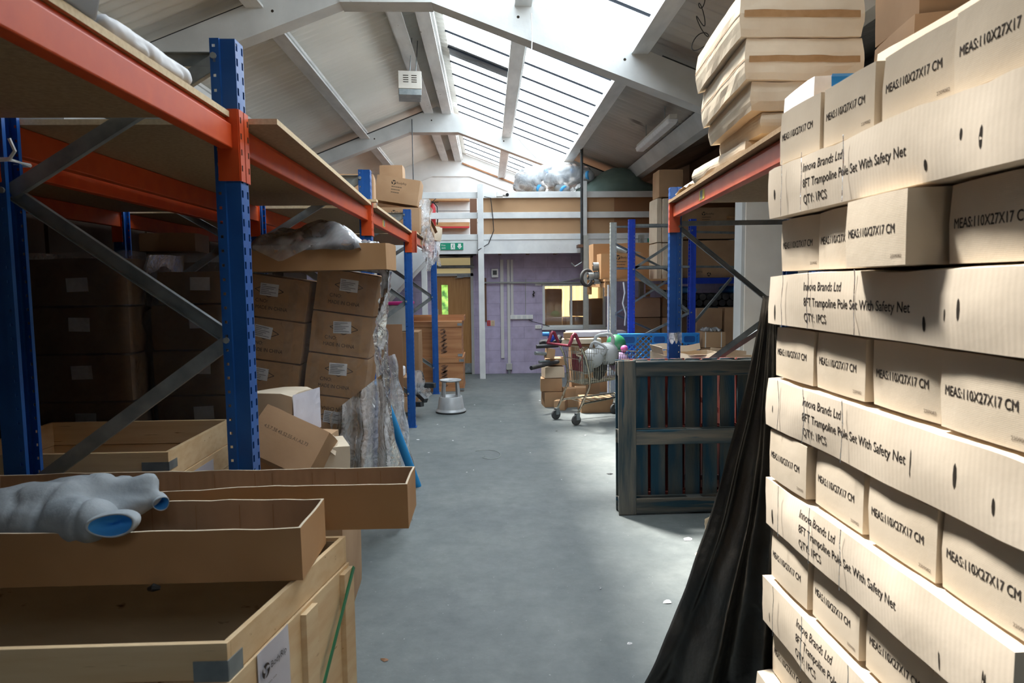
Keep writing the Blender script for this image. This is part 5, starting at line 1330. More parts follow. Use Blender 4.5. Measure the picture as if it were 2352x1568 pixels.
# ---------------------------------------------------------------- cartons on top of the third left bay
Yc_ = 8.12
sizec = (0.52, 0.40, 0.30)
o = carton('lower printed carton on the third left shelf, crushed at the right end', (at(914, 510, Yc_).x, Yc_+0.2, 2.256), sizec, (0, 0.01, 0), 'kraft', 'printed cartons on the left rack', name='printed_carton', tape=False)
brand(o, '-y', sizec, -0.05, 0.24, 0.026)
o = carton('tipped printed carton resting on the lower one on the third left shelf', (at(908, 459, Yc_).x, Yc_+0.2, 2.256+0.31), sizec, (0, math.radians(9), 0), 'kraft', 'printed cartons on the left rack', name='printed_carton', tape=False)
o.location.z += 0.04
brand(o, '-y', sizec, -0.05, 0.23, 0.027)
c = at(898, 402, 8.75); o = carton('plain brown carton behind and above the tipped one on the left rack', (c.x, 8.9, 2.256+0.5), (0.30, 0.3, c.z+0.13-2.256-0.5), 0, 'kraft', tape=False)
carton('plain carton under the plain brown one at the back of the third left shelf', (c.x, 8.9, 2.256), (0.36, 0.36, 0.498), 0, 'kraft', tape=False)
c = at(813, 413, 5.75); carton('brown carton seen left of the second upright on the left rack', (c.x-0.04, 5.95, 2.256), (0.36, 0.34, c.z+0.06-2.256), 0.1, 'kraft', tape=False)
c = at(790, 412, 6.3); carton('brown carton furthest left on the third left shelf', (c.x-0.1, 6.6, 2.256), (0.3, 0.3, 0.26), 0, 'kraft', tape=False)
# torn cartons and film on the far bay
sized = (0.34, 0.36, 0.17)
o = carton('torn brown carton with flaps open at the edge of the far left shelf', (at(962, 540, 8.9).x, 8.85, 2.256), (0.32, 0.40, 0.19), (0, 0, 0.2), 'kraft', 'torn cartons on the far left shelf', name='torn_carton', tape=False, amp=0.015)
m = MB(); m.grid(lambda u, v: V((0.02+0.20*u, -0.2+0.24*v, 0.19+0.07*math.sin(3*u)-0.15*u*u)), 8, 5); m.build('open_flap', 'kraft', o, fix=False, solid=0.004)
o = carton('second torn carton leaning out over the aisle on the far left shelf', (at(982, 545, 9.4).x, 9.5, 2.256), (0.30, 0.40, 0.20), (0, 0.08, -0.15), 'kraft_pale', 'torn cartons on the far left shelf', name='torn_carton', tape=False, amp=0.015)
def rag(name, label, px, py, Y, w, h, seed, material='film_milky', cat='plastic film', sx=1.0):
    a = at(px, py, Y); m = MB()
    def f(u, v):
        ww = w*(0.45+0.6*math.sin(math.pi*min(1, v*0.9+0.1)))
        return V(((u-0.5)*ww+0.02*n3((u*2, v*3, 0), 2, seed)*w/0.15, 0.012*math.sin(u*9+v*4)+0.03*n3((u*3, v*2, 0), 1.2, seed+2), -v*h*(1-0.25*abs(n3((u*5, 0, 0), 1.2, seed)))))
    m.grid(f, 26, 26)
    for i_ in range(3):
        m.grid(lambda u, v, i_=i_: V(((u-0.5)*w*0.3+0.03*(i_-1)+0.04*v*math.sin(i_*2+seed), -0.03+0.02*i_+0.02*math.sin(u*5+v*6), -h*0.75-v*h*(0.25+0.08*i_))), 4, 8)
    o = m.build(name, material, loc=a, fix=False, smooth=True); return tag(o, label, cat)
rag('plastic_film', 'white plastic film bunched over the right end of the printed cartons on the left rack', 975, 458, 8.3, 0.17, 0.40, 41)
rag('plastic_film', 'torn white film trailing below the far left shelf edge', 984, 532, 8.6, 0.16, 0.42, 45)
rag('plastic_film', 'wisp of torn film hanging beside the fourth left upright', 1000, 545, 10.0, 0.14, 0.36, 47)
# ---------------------------------------------------------------- red plywood crates at the far left
def red_crate(label, x0, x1, y0, y1, z0, z1, strip=True):
    t = thing('plywood_crate', label, 'crate', ((x0+x1)/2, (y0+y1)/2, z0)); w, d, h = x1-x0, y1-y0, z1-z0
    m = MB(); m.box((-w/2, -d/2, 0.02), (w/2, d/2, h-0.09)); m.build('body', 'red_ply', t, bevel=0.003)
    m = MB(); m.box((-w/2-0.01, -d/2-0.01, h-0.09), (w/2+0.01, d/2+0.01, h)); m.build('lid_frame', 'red_ply', t, bevel=0.003)
    m = MB(); m.box((-w/2-0.005, -d/2-0.005, 0), (w/2+0.005, d/2+0.005, 0.05)); m.build('base_frame', 'red_ply', t, bevel=0.003)
    if strip:
        g = MB(); r_ = random.Random(int(z0*100)+3)
        for i in range(22):
            z = 0.07+(h-0.2)*i/21; x = 0.02*math.sin(i*1.7); ww = r_.uniform(0.02, 0.05); hh = r_.uniform(0.008, 0.016)
            g.add([(0.16+x+ww*math.cos(a*math.pi/5), -d/2-0.002, z+hh*math.sin(a*math.pi/5)+0.3*ww*math.cos(a*math.pi/5)) for a in range(10)], [tuple(range(10))])
        g.build('stencil_mark', 'dark_timber', t, fix=False)
    for zz in (h-0.05, 0.03):
        m = MB(); m.box((w/2-0.06, -d/2-0.015, zz-0.02), (w/2+0.012, -d/2-0.011, zz+0.02)); m.build('metal_clip', 'galv', t)
    return t
xa = at(928, 800, 10.45).x; xb = at(1063, 800, 10.45).x
red_crate('lower reddish plywood crate behind the far left uprights', xa, xb, 10.50, 11.3, 0.0, 0.53)
red_crate('upper reddish plywood crate with stencilled strip stacked behind the far left uprights', xa+0.01, xb-0.02, 10.52, 11.3, 0.531, at(1000, 738, 10.5).z)
m = MB(); zc_ = at(1000, 738, 10.5).z; m.box((-0.45, -0.01, 0), (0.44, 0.0, 0.07)); m.box((0.43, 0, 0), (0.44, 0.55, 0.07)); m.box((-0.45, 0.54, 0), (0.43, 0.55, 0.07))
tag(m.build('crate_collar', 'red_ply', loc=((xa+xb)/2+0.03, 10.66, zc_+0.002)), 'loose plywood collar lying on top of the reddish crates', 'crate collar')
# goods filling the second rack, the dark there put into their colour
for i, (y_, n_) in enumerate(((5.45, 5), (6.55, 5), (8.1, 4))):
    for r in range(n_):
        carton('shade-darkened brown carton deep in the second left rack, %s pile, layer %s upwards' % (['nearest', 'middle', 'farthest'][i], ['one', 'two', 'three', 'four', 'five'][r]), (-2.30+0.02*math.sin(r*3+i), y_+0.45, r*0.37), (0.72, 0.9, 0.367), 0.02*math.sin(r*2), 'shade_dark_goods', 'shade-darkened cartons deep in the second left rack', tape=False, amp=0.008)
carton('small dark carton on top of the right-hand dark wrapped stack', (-1.98, 4.45, 1.87), (0.34, 0.3, 0.12), 0.1, 'dark_kraft', tape=False, name='printed_carton')
m = MB(); m.tube([(-0.062, -0.05, 0), (0.062, -0.05, 0.004), (0.066, 0.05, 0), (-0.062, 0.05, 0.006), (-0.062, -0.05, 0)], 0.008, 6); m.tube([(0.06, -0.05, 0), (0.09, -0.06, 0.03), (0.08, -0.07, 0.07)], 0.006, 5)
tag(m.build('plastic_tie', 'white', loc=(-1.70, 2.50, 2.09)), 'white plastic tie knotted round the rear post of the near left rack frame', 'tie')
for i in range(5):  # unseen cartons added so the gap behind the racks reads dark
    for r in range(3):
        carton('added shade-dark carton against the left wall, pile %s from the near end, layer %s upwards' % (['one', 'two', 'three', 'four', 'five'][i], ['one', 'two', 'three'][r]), (-3.31+0.02*(r % 2), 2.6+i*1.3, r*0.84), (0.95, 1.27, 0.835), 0, 'shade_dark_goods', 'added shade-dark cartons along the left wall', tape=False, seg=0.2)
# grey-brown bin with a pink lid further back
c = at(905, 738, 9.4)
t = thing('storage_bin', 'dull grey bin with a bright pink lid, seen between the left uprights', 'bin', (c.x, 9.5, 1.02))
m = MB(); m.prism([(-0.2, 0), (0.2, 0), (0.23, 0.36), (-0.23, 0.36)], -0.2, 0.2); m.build('body', 'door_grey', t, bevel=0.01)
m = MB(); m.box((-0.25, -0.22, 0.36), (0.25, 0.22, 0.40)); m.build('lid', 'magenta', t, bevel=0.01)
carton('brown carton on the floor carrying the grey bin', (c.x, 9.5, 0), (0.7, 0.55, 1.018), 0, 'kraft_dark', tape=False)
# stair behind
t = thing('staircase', 'white timber staircase rising to the mezzanine behind the left rack', 'staircase', (-2.35, 11.3, 0))
p0 = at(975, 585, 11.6)-V((-2.35, 11.3, 0)); p1 = at(840, 728, 11.6)-V((-2.35, 11.3, 0))
m = MB(); q_ = [at(a, b, 11.6)-V((-2.35, 11.3, 0)) for a, b in ((800, 580), (972, 580), (972, 594), (882, 694), (800, 785))]; m.prism([(q.x, q.z) for q in q_], 0.33, 0.36); m.build('side_panel', 'white_paint', t)
m = MB()
m.bar(p0+V((0, 0, 0.05)), p1+V((0, 0, 0.05)), 0.04, 0.34, up=V((0, 1, 0)).cross((p1-p0).normalized()) if False else V((0, 0, 1))); m.build('stringer', 'white_paint', t)
m = MB(); m.bar(p0+V((0, -0.7, 0.05)), p1+V((0, -0.7, 0.05)), 0.04, 0.34); m.build('stringer', 'white_paint', t)
for i in range(9):
    q = p0.lerp(p1, i/8.5); m = MB(); m.box((q.x-0.12, q.y-0.69, q.z+0.05), (q.x+0.12, q.y-0.02, q.z+0.08)); m.build('tread', 'white_paint', t)
# kick stool
p = fl(1036, 946); t = thing('kick_stool', 'round grey metal step stool standing on the open floor', 'step stool', p)
m = MB(); m.lathe([(0.185, 0.0), (0.195, 0.01), (0.195, 0.022)], 40, cap=False); m.build('rubber_ring', 'rubber', t, smooth=True)
m = MB(); m.lathe([(0.196, 0.022), (0.192, 0.035), (0.176, 0.045), (0.172, 0.06), (0.150, 0.205), (0.145, 0.212), (0.135, 0.206), (0.115, 0.185), (0.02, 0.18)], 40, cap=False); m.build('drum', 'stool_grey', t, smooth=True)
m = MB(); m.lathe([(0.02, 0.405), (0.125, 0.405), (0.138, 0.412), (0.142, 0.418), (0.14, 0.425), (0.13, 0.425), (0.12, 0.416), (0.02, 0.414)], 40, cap=False); m.build('top_step', 'stool_grey', t, smooth=True)
for k in range(4):
    an = -2.2+k*math.pi/2
    m = MB()
    def lg(u, v, an=an):
        r = 0.142-0.020*v; w_ = (0.20-0.02*v)*(1+0.5*max(0, v-0.85)); a_ = an+(u-0.5)*w_*1.9
        return V((r*math.cos(a_), r*math.sin(a_), 0.19+0.222*v))
    m.grid(lg, 6, 10); m.build('leg', 'stool_grey', t, fix=False, smooth=True, solid=0.005)
# black metal exercise-bench parts in the far left bay
def metal_bar(label, a, b, w=0.055):
    a = V(a); b = V(b); m = MB(); m.bar(V((0, 0, 0)), b-a, w, w); o = m.build('steel_section', 'dark_metal', loc=a, bevel=0.004); return tag(o, label, 'metal bar', 'black steel sections sticking out of the far left bay')
carton('brown carton on the floor in the far left bay under the black steel parts', (-1.12, 8.75, 0), (0.30, 0.6, 0.26), 0, 'kraft', tape=False)
carton('upper carton in the far left bay, wrapped papers on top', (-1.13, 8.72, 0.262), (0.28, 0.5, 0.24), 0.1, 'kraft_dark', tape=False)
metal_bar('upper black steel section pointing across towards the step stool', at(945, 884, 8.7), at(999, 885, 8.55), 0.06)
metal_bar('sloping black steel section below the upper one in the far left bay', at(950, 893, 8.6), at(978, 920, 8.4), 0.06)
metal_bar('short black steel stub nearest the floor in the far left bay', at(950, 928, 8.5), at(970, 928, 8.4), 0.06)
rag('plastic_film', 'pale crumpled film over the steel parts in the far left bay', 957, 850, 8.5, 0.18, 0.30, 51, 'film_bag')
rag('plastic_film', 'sheet of bubble film sloping down beside the steel parts', 972, 888, 8.6, 0.2, 0.16, 53, 'film_milky')
m = MB(); m.box((-0.09, -0.2, 0), (0.09, 0.2, 0.12)); tag(m.build('paper_bundle', 'paper', loc=(-1.15, 8.5, 0.505), bevel=0.02), 'bundle of white paper between the hardboard sheet and third left upright', 'paper')
# ---------------------------------------------------------------- fittings on the purple wall
def wbox(px0, py0, px1, py1, dep, Y=YW, loc=None):
    a = at(px0, py1, Y); b = at(px1, py0, Y); return a, b
def fitting(name, label, cat, px0, py0, px1, py1, dep, material, group=None, bevel=0.004):
    a, b = wbox(px0, py0, px1, py1, dep); m = MB(); m.box((-(b.x-a.x)/2, -dep, 0), ((b.x-a.x)/2, 0, b.z-a.z))
    o = m.build(name, material, loc=((a.x+b.x)/2, YW-0.001, a.z), bevel=bevel); return tag(o, label, cat, group), b.x-a.x, b.z-a.z
o, w_, h_ = fitting('fused_switch', 'white square switch unit high on the purple wall beside the white post', 'switch', 1129, 617, 1144, 637, 0.06, 'white')
m = MB(); m.box((-w_*0.3, -0.065, h_*0.3), (w_*0.3, -0.061, h_*0.8)); m.build('dark_window', 'dark_metal', o)
for px0, px1, py0, py1, lab in ((1151, 1156, 596, 822, 'leftmost white vertical conduit on the purple wall, stopping short of the floor'), (1166.5, 1170.5, 596, 835, 'middle white vertical conduit running down to the grey junction box'), (1173.5, 1178.5, 596, 723, 'short white conduit dropping to the long socket row')):
    fitting('conduit', lab, 'conduit', px0, py0, px1, py1, 0.03, 'pipe_white')
o, w_, h_ = fitting('socket_row', 'long white socket row halfway up the purple wall', 'socket', 1172, 722.5, 1224, 733, 0.04, 'white')
m = MB()
for i in range(4): m.box((-w_/2+0.02+i*w_/4, -0.046, 0.01), (-w_/2+w_/4-0.02+i*w_/4, -0.041, h_-0.01))
m.build('socket_face', 'white_paint', o)
for py, lab in ((647, 'white double socket at the top left of the office window'), (746, 'white double socket at the bottom left of the office window')):
    o, w_, h_ = fitting('wall_socket', lab, 'socket', 1229, py, 1243, py+8.5, 0.03, 'white')
    m = MB(); m.box((-0.02, -0.033, h_*0.4), (-0.012, -0.031, h_*0.6)); m.box((0.012, -0.033, h_*0.4), (0.02, -0.031, h_*0.6)); m.build('pin_hole', 'slit', o)
o, w_, h_ = fitting('junction_box', 'grey junction box low on the purple wall', 'junction box', 1163, 834, 1176, 848, 0.07, 'door_grey')
m = MB(); m.tube([(0, -0.03, 0), (0, -0.03, -0.1)], 0.022, 10); m.build('conduit_stub', 'galv', o)
o, w_, h_ = fitting('fire_notice', 'small red and yellow fire notice on the purple wall', 'sign', 1119, 735.5, 1136, 748, 0.004, 'white', bevel=0)
m = MB(); m.box((-w_/2, -0.0055, 0), (-0.005, -0.004, h_)); m.build('red_half', 'red', o)
m = MB(); m.box((0.0, -0.0055, 0), (w_/2, -0.004, h_)); m.build('yellow_half', 'board_edge', o)
q = [[(-w_*0.38+0.02*math.cos(a*math.pi/4)+0.012, h_*0.5+0.022*math.sin(a*math.pi/4)) for a in range(8)]]
m = MB(); m.box((-w_*0.42, -0.0065, h_*0.25), (-w_*0.12, -0.0056, h_*0.32)); m.box((-w_*0.42, -0.0065, h_*0.68), (-w_*0.12, -0.0056, h_*0.75)); m.box((-w_*0.30, -0.0065, h_*0.3), (-w_*0.24, -0.0056, h_*0.7))
for i in range(5): m.box((w_*0.08, -0.0065, h_*(0.15+i*0.15)), (w_*0.42, -0.0056, h_*(0.19+i*0.15)))
m.build('sign_print', 'sticker_ink', o)
o, w_, h_ = fitting('rusty_plate', 'dark brown metal plate hanging beside the white post', 'metal plate', 1110.5, 638, 1117, 738, 0.03, 'dark_timber')
m = MB()
a = at(1110, 649, YW-0.06); b = at(1335, 649, YW-0.06); m.tube([(0, 0, 0), tuple(b-a)], 0.014, 8); tag(m.build('conduit', 'grey_paint', loc=a), 'grey horizontal conduit near the top of the purple wall', 'conduit')
m = MB(); a = at(1120, 640, YW-0.1); pts = [at(1180+i*15, 648+9*math.sin(math.pi*i/11)**2+(-(i*1.0)), YW-0.05)-a for i in range(12)]; m.tube(pts, 0.009, 6); tag(m.build('wall_cable', 'grey_paint', loc=a), 'slack cable looping under the horizontal conduit on the purple wall', 'cable')
m = MB(); a = at(1190, 700, YW-0.03); m.tube([at(1207, 640, YW-0.01)-a, at(1207, 722, YW-0.01)-a], 0.006, 6); tag(m.build('wall_cable', 'grey_paint', loc=a), 'thin grey cable dropping straight to the long socket row', 'cable')
m = MB(); m.tube([at(1214, 733, YW-0.03)-a, at(1222, 738, YW-0.04)-a, at(1245, 744, YW-0.03)-a, at(1262, 749, YW-0.03)-a], 0.006, 6); tag(m.build('wall_cable', 'black', loc=a), 'dark cable trailing from the socket row to the window sill', 'cable')
m = MB(); a = at(1225, 672, YW-0.03); m.tube([(0, 0, 0.03), (0.02, -0.02, 0), (-0.01, -0.02, -0.03), (0.015, 0, -0.06)], 0.012, 6); tag(m.build('wall_hook', 'black', loc=a), 'black hook on the purple wall left of the window', 'hook')
# fire exit sign on the mezzanine fascia
a = at(1011, 574, YM-0.0); b = at(1064, 557.5, YM-0.0); w_, h_ = b.x-a.x, b.z-a.z
sg = MB(); sg.box((-w_/2, -0.006, 0), (w_/2, 0, h_)); sg_ = sg.build('fire_exit_sign', 'sign_green', loc=((a.x+b.x)/2, YM-0.001, a.z)); tag(sg_, 'green fire exit sign with a running man and down arrow over the door', 'sign')
ss = (w_, 0.012, h_)
put_text(sg_, '-y', ss, -w_*0.44, h_*0.56, 'Fire', h_*0.26, w_*0.17, 'white', eps=0.001); put_text(sg_, '-y', ss, -w_*0.43, h_*0.18, 'exit', h_*0.26, w_*0.17, 'white', eps=0.001)
poly_decal(sg_, '-y', ss, 0.02, h_*0.5, [[(-w_*0.09, -h_*0.42), (w_*0.09, -h_*0.42), (w_*0.09, h_*0.42), (-w_*0.09, h_*0.42)]], 'white', 'doorway', eps=0.0008)
r_ = h_*0.5
man = []
def limb(p0, p1, t_): p0 = V((*p0, 0)); p1 = V((*p1, 0)); d = (p1-p0).normalized(); nn = V((-d.y, d.x, 0))*t_; man.append([tuple((p0-nn).xy), tuple((p1-nn).xy), tuple((p1+nn).xy), tuple((p0+nn).xy)])
limb((0.0, 0.25*r_), (-0.05*r_, -0.15*r_), 0.11*r_); limb((-0.05*r_, -0.15*r_), (0.25*r_, -0.35*r_), 0.06*r_); limb((0.25*r_, -0.35*r_), (0.2*r_, -0.7*r_), 0.05*r_)
limb((-0.05*r_, -0.15*r_), (-0.25*r_, -0.45*r_), 0.06*r_); limb((-0.25*r_, -0.45*r_), (-0.55*r_, -0.5*r_), 0.05*r_); limb((0.0, 0.3*r_), (0.3*r_, 0.15*r_), 0.045*r_); limb((0.0, 0.3*r_), (-0.3*r_, 0.1*r_), 0.045*r_)
man.append([(0.08*r_+0.13*r_*math.cos(a*math.pi/6), 0.55*r_+0.13*r_*math.sin(a*math.pi/6)) for a in range(12)])
poly_decal(sg_, '-y', ss, 0.02, h_*0.5, man, 'sign_green', 'running_man', eps=0.0016)
poly_decal(sg_, '-y', ss, w_*0.34, h_*0.5, [[(-0.025, -h_*0.1), (0.025, -h_*0.1), (0.025, h_*0.38), (-0.025, h_*0.38)], [(0, -h_*0.40), (w_*0.11, h_*0.02), (w_*0.07, h_*0.06), (0, -h_*0.2), (-w_*0.07, h_*0.06), (-w_*0.11, h_*0.02)]], 'white', 'down_arrow', eps=0.001)
a = at(1489, 556, YM); b = at(1506, 547, YM); m = MB(); m.box((-0.08, -0.006, 0), (0.08, 0, b.z-a.z)); o = m.build('exit_sign', 'sign_green', loc=((a.x+b.x)/2, YM-0.001, a.z)); tag(o, 'partly hidden green exit sign on the right end of the mezzanine fascia', 'sign')
poly_decal(o, '-y', (0.16, 0.012, 0.08), 0.01, 0.035, [[(-0.05, -0.02), (0.0, 0.025), (0.05, 0.025), (0.02, 0.008), (-0.02, -0.02)]], 'white', 'white_arrow')
# dark cables under the fascia
m = MB(); a = at(1010, 580, YM+0.1)
for k in range(4): m.tube([at(1008, 577+k*3, YM+0.1)-a, at(1050, 583+k*2, YM+0.1)-a, at(1094, 577+k*2.5, YM+0.1)-a], 0.012, 6)
tag(m.build('cable_bundle', 'black', loc=a), 'bundle of black cables sagging above the door transom', 'cable')
# ---------------------------------------------------------------- sacks on the mezzanine
zd = zt(578)+0.18
gs = soft('sack', [((-0.05, 0, 0.30), (0.35, 0, 0.55), 0.48, 0.48), ((0.3, 0, 0.52), (0.72, 0, 0.36), 0.48, 0.42), ((-0.1, 0, -0.1), (0.7, 0, -0.15), 0.35, 0.35)], 0.04, 'green_sack', (at(1380, 400, 12.32).x, 12.36, zd+0.37), wr=(0.03, 3), seed=3, flat=-0.39)
gs.scale = (1, 0.6, 0.93)
tag(gs, 'large grey-green sack slumped on the mezzanine behind the top rail', 'sack')
pc = at(1270, 412, 12.5)
def lump(label, px, py, Y, r, L, ang, seed):
    c = at(px, py, Y); d = V((math.cos(ang), -0.35, math.sin(ang)))*L/2
    o = soft('plush_pillow', [(-d, d, r, r*0.8), ((-d*0.5)+V((0, 0, r*0.4)), d*0.4+V((0, 0, r*0.3)), r*0.75, r*0.7)], 0.02, 'plush', c, wr=(0.012, 6), seed=seed)
    tag(o, label, 'plush pillow', 'plush pillows bagged on the mezzanine')
    m = MB(); e = V((d.x, d.y-0.06, d.z)); m.tube([e*0.9, e*1.12], [r*0.55, r*0.5], 16); m.build('lining', 'sky_lining', o, smooth=True)
    return o
lump('bagged grey pillow at the left end of the clear bag on the mezzanine', 1222, 425, 12.3, 0.15, 0.3, -0.5, 61)
lump('bagged grey pillow high up behind the leftmost one on the mezzanine', 1240, 402, 12.4, 0.13, 0.28, 0.5, 62)
lump('bagged grey pillow low in the middle of the clear bag with its blue opening forward', 1280, 424, 12.25, 0.15, 0.3, -0.8, 63)
lump('bagged grey pillow at the top of the clear bag on the mezzanine', 1295, 402, 12.4, 0.16, 0.34, 0.2, 64)
lump('bagged grey pillow at the right end of the clear bag by the dark pipe', 1330, 405, 12.3, 0.15, 0.3, 0.0, 65)
carton('brown carton under the bag of pillows on the mezzanine', (at(1270, 430, 12.4).x-0.12, 12.45, zd), (1.0, 0.7, at(1270, 436, 12.4).z-zd-0.08), 0, 'kraft', tape=False)
bg_ = soft('plastic_bag', [((-0.45, 0, 0), (0.3, 0.05, 0.05), 0.24, 0.30), ((0.1, 0, 0.05), (0.55, 0, 0.05), 0.30, 0.22), ((-0.62, -0.05, -0.12), (-0.3, 0, 0), 0.1, 0.22)], 0.025, 'film_bag', (at(1268, 414, 12.32).x, 12.36, at(1268, 414, 12.32).z), wr=(0.02, 5), seed=8)
tag(bg_, 'big clear plastic bag bulging with grey and blue pillows on the mezzanine', 'plastic bag')
# ---------------------------------------------------------------- rack with grey and blue posts at the right rear
rg = thing('pallet_rack', 'grey and blue slotted rack standing in front of the office window', 'rack', (1.75, 9.75, 0))
def rx(px, Y): return at(px, 600, Y).x-1.75
ytop = lambda py, px, Y: at(px, py, Y).z
upright(rg, rx(1408, 9.75), 0, 2.53, True, 'grey_paint'); upright(rg, rx(1408, 9.75)+0.95, 0, 2.53, False, 'grey_paint')
upright(rg, rx(1348, 11.6)-0.02, 1.85, 2.45, True, 'grey_paint'); upright(rg, rx(1348, 11.6)+0.93, 1.85, 2.45, False, 'grey_paint')
x0 = rx(1408, 9.75)
braces(rg, x0+0.03, x0+0.92, 0, [0.3, 0.8, 1.2, 1.75, 2.2], start_front=True, horiz=(0.15, 1.85, 2.44), w=0.03)
beam(rg, (x0+rx(1348, 11.6)-0.02)/2, 0.02, 1.83, 1.67, -1, 'timber', hb=0.09)
beam(rg, x0+0.92, 0, 1.85, 1.62, 1, 'timber', hb=0.09)
rb = thing('rack_frame', 'bright blue upright frame with grey braces behind the blue plastic crate pallet', 'rack', (at(1450, 600, 9.3).x, 9.3, 0))
xb2 = at(1590, 600, 9.3).x-at(1450, 600, 9.3).x
upright(rb, 0, 0, 2.5, True, 'bright_blue'); upright(rb, xb2, 0, 2.5, False, 'bright_blue')
zr = lambda py: at(1500, py, 9.3).z
braces(rb, 0.02, xb2-0.02, 0, [zr(782), zr(718), zr(618), zr(530)], start_front=True, horiz=(zr(517), zr(613), 0.15), w=0.035)
m = MB(); m.bar((0.02, 0.03, zr(625)), (xb2-0.02, 0.03, zr(722)), 0.02, 0.035); m.build('diagonal_brace', 'galv', rb)
m = MB(); m.bar((xb2+0.02, 0.0, zr(745)), (xb2+0.62, 0.2, zr(640)), 0.02, 0.035); m.build('tie_bar', 'galv', rb)
for k_ in (533, 613):
    m = MB(); m.bar((xb2+0.02, 0.0, zr(k_)), (xb2+0.7, 0.2, zr(k_+1)), 0.02, 0.03); m.build('tie_bar', 'galv', rb)
# goods on the grey rack
dk = thing('timber_deck', 'orange-lit timber deck on the grey rack carrying open cartons', 'deck', (2.2, 10.7, 1.67))
for i in range(6):
    m = MB(); m.box((-0.5, -0.92+i*0.31, 0.0), (0.52, -0.92+i*0.31+0.26, 0.03)); m.build('deck_board', 'timber', dk)
zs = 1.702
c = at(1442, 600, 10.8); t1 = at(1440, 558, 10.8).z
sizel = (at(1520, 600, 10.8).x-at(1364, 600, 10.8).x, 0.5, t1-zs)
tray('tall brown open carton with a torn left edge, rear of the grey rack deck', (c.x, 11.1, zs), sizel, 0, seed=22, wob=0.01, inside='kraft', name='open_carton', cat='box')
c0 = at(1382, 600, 10.0).x; c1 = at(1479, 600, 10.0).x; tz_ = at(1430, 581, 10.0).z
sizem = (c1-c0, 0.36, tz_-zs)
o = tray('open carton with a black logo and rolls inside, front of the grey rack deck', ((c0+c1)/2, 10.25, zs), sizem, 0, seed=25, wob=0.01, inside='kraft', name='open_carton', cat='box')
brand(o, '-y', sizem, -0.06, sizem[2]-0.06, 0.035)
def roll(label, c, r, L, ang, core='kraft_dark', mm='film_bag', tilt=0.0):
    t = thing('film_roll', label, 'roll', c, (0, tilt, ang)); m = MB(); m.tube([(-L/2, 0, 0), (L/2, 0, 0)], r, 20, cap=False); m.build('wound_film', 'galv', t, smooth=True)
    m = MB(); m.tube([(-L/2-0.01, 0, 0), (L/2+0.01, 0, 0)], r*0.4, 14); m.build('core', core, t)
    m = MB()
    for s in (-1, 1):
        k = len(m.v)
        for rr_ in (r*0.4, r):
            for j in range(20): a_ = j*math.pi/10; m.v.append((s*L/2, rr_*math.cos(a_), rr_*math.sin(a_)))
        for j in range(20): m.f.append((k+j, k+(j+1) % 20, k+20+(j+1) % 20, k+20+j)); m.m.append(0)
    m.build('end_face', 'dark_metal', t, fix=False); return t
roll('dark roll sticking out of the logo carton on the grey rack', at(1425, 574, 10.2), 0.055, 0.26, -0.6, tilt=0.3)
roll('pale roll lying in the top of the logo carton on the grey rack', at(1452, 580, 10.25), 0.035, 0.26, 0.2, tilt=0.25)
for i, (px, py, r) in enumerate(((1374, 612, 0.065), (1377, 632, 0.055), (1362, 634, 0.055), (1374, 646, 0.04))):
    roll(['top silver roll', 'middle silver roll', 'left silver roll', 'lowest brown roll'][i]+' in the pile at the left end of the grey rack deck', at(px, py, 10.3), r, 0.16, 0.1*i)
m = MB(); 
for i in range(5): m.tube([(0.085*math.cos(a*math.pi/10), -0.02+i*0.03, 0.12*math.sin(a*math.pi/10)) for a in range(21)], 0.022, 8)
tag(m.build('black_coil', 'dusty_black', loc=at(1349, 638, 10.6), smooth=True), 'black coiled hose on the far left end of the grey rack deck', 'hose coil')
m = MB(); m.tube([(0, 0, 0), (0.02, 0, -0.15), (-0.01, 0, -0.3), (0.03, -0.02, -0.45), (0.02, 0, -0.62)], 0.012, 6); tag(m.build('dangling_strap', 'white', loc=at(1432, 648, 9.7)), 'white strap dangling from the grey rack deck', 'strap')
m = MB(); m.tube([(0, 0, 0.05), (0, 0, -fl(1397, 662).z-at(1397, 662, 9.65).z)], 0.014, 6); tag(m.build('white_rod', 'white', loc=at(1397, 662, 9.65)), 'thin white rod beside the grey rack post', 'rod')
# cartons stacked at the back right
YK = 10.9
def cart_px(label, px0, py0, px1, py1, Y, dep, material='kraft', zbase=None, group=None, br=None, **k):
    a = at(px0, py1, Y); b = at(px1, py0, Y); z0 = a.z if zbase is None else zbase
    size = (b.x-a.x, dep, b.z-z0); o = carton(label, ((a.x+b.x)/2, Y+dep/2, z0), size, 0, material, group, tape=False, **k)
    if br: brand(o, '-y', size, *br)
    return o, size
zA = at(1600, 640, 9.6).z
o, s = cart_px('upper large brown carton with a faint logo, right of the mid-right blue post', 1570, 475, 1693, 549, 10.1, 0.6, br=(-0.10, 0.37, 0.028)); 
o2, s2 = cart_px('lower large brown carton printed upside down, right of the mid-right blue post', 1568, 550.5, 1690, 638, 10.1, 0.6)
zlow = o2.location.z
put_text(o2, '-y', s2, -0.1, 0.1, 'BodyRip', 0.03, 0.12, 'ink_soft', ang=math.pi)
poly_decal(o2, '-y', s2, 0.0, 0.05, logo_polys(0.03), 'ink', 'printed_logo', ang=math.pi)
rk3 = thing('pallet_rack', 'dark shelf rack against the right side holding the large brown cartons', 'rack', (3.35, 10.45, 0))
m = MB(); m.box((-0.55, -0.45, zlow-0.09), (0.75, 0.45, zlow-0.003)); m.build('shelf_beam', 'bright_blue', rk3)
zl2 = at(1600, 705, 10.0).z
m = MB(); m.box((-0.55, -0.45, zl2-0.06), (0.75, 0.45, zl2)); m.build('lower_shelf', 'dark_metal', rk3)
zz3 = at(1700, 540, 10.1).z+0.28
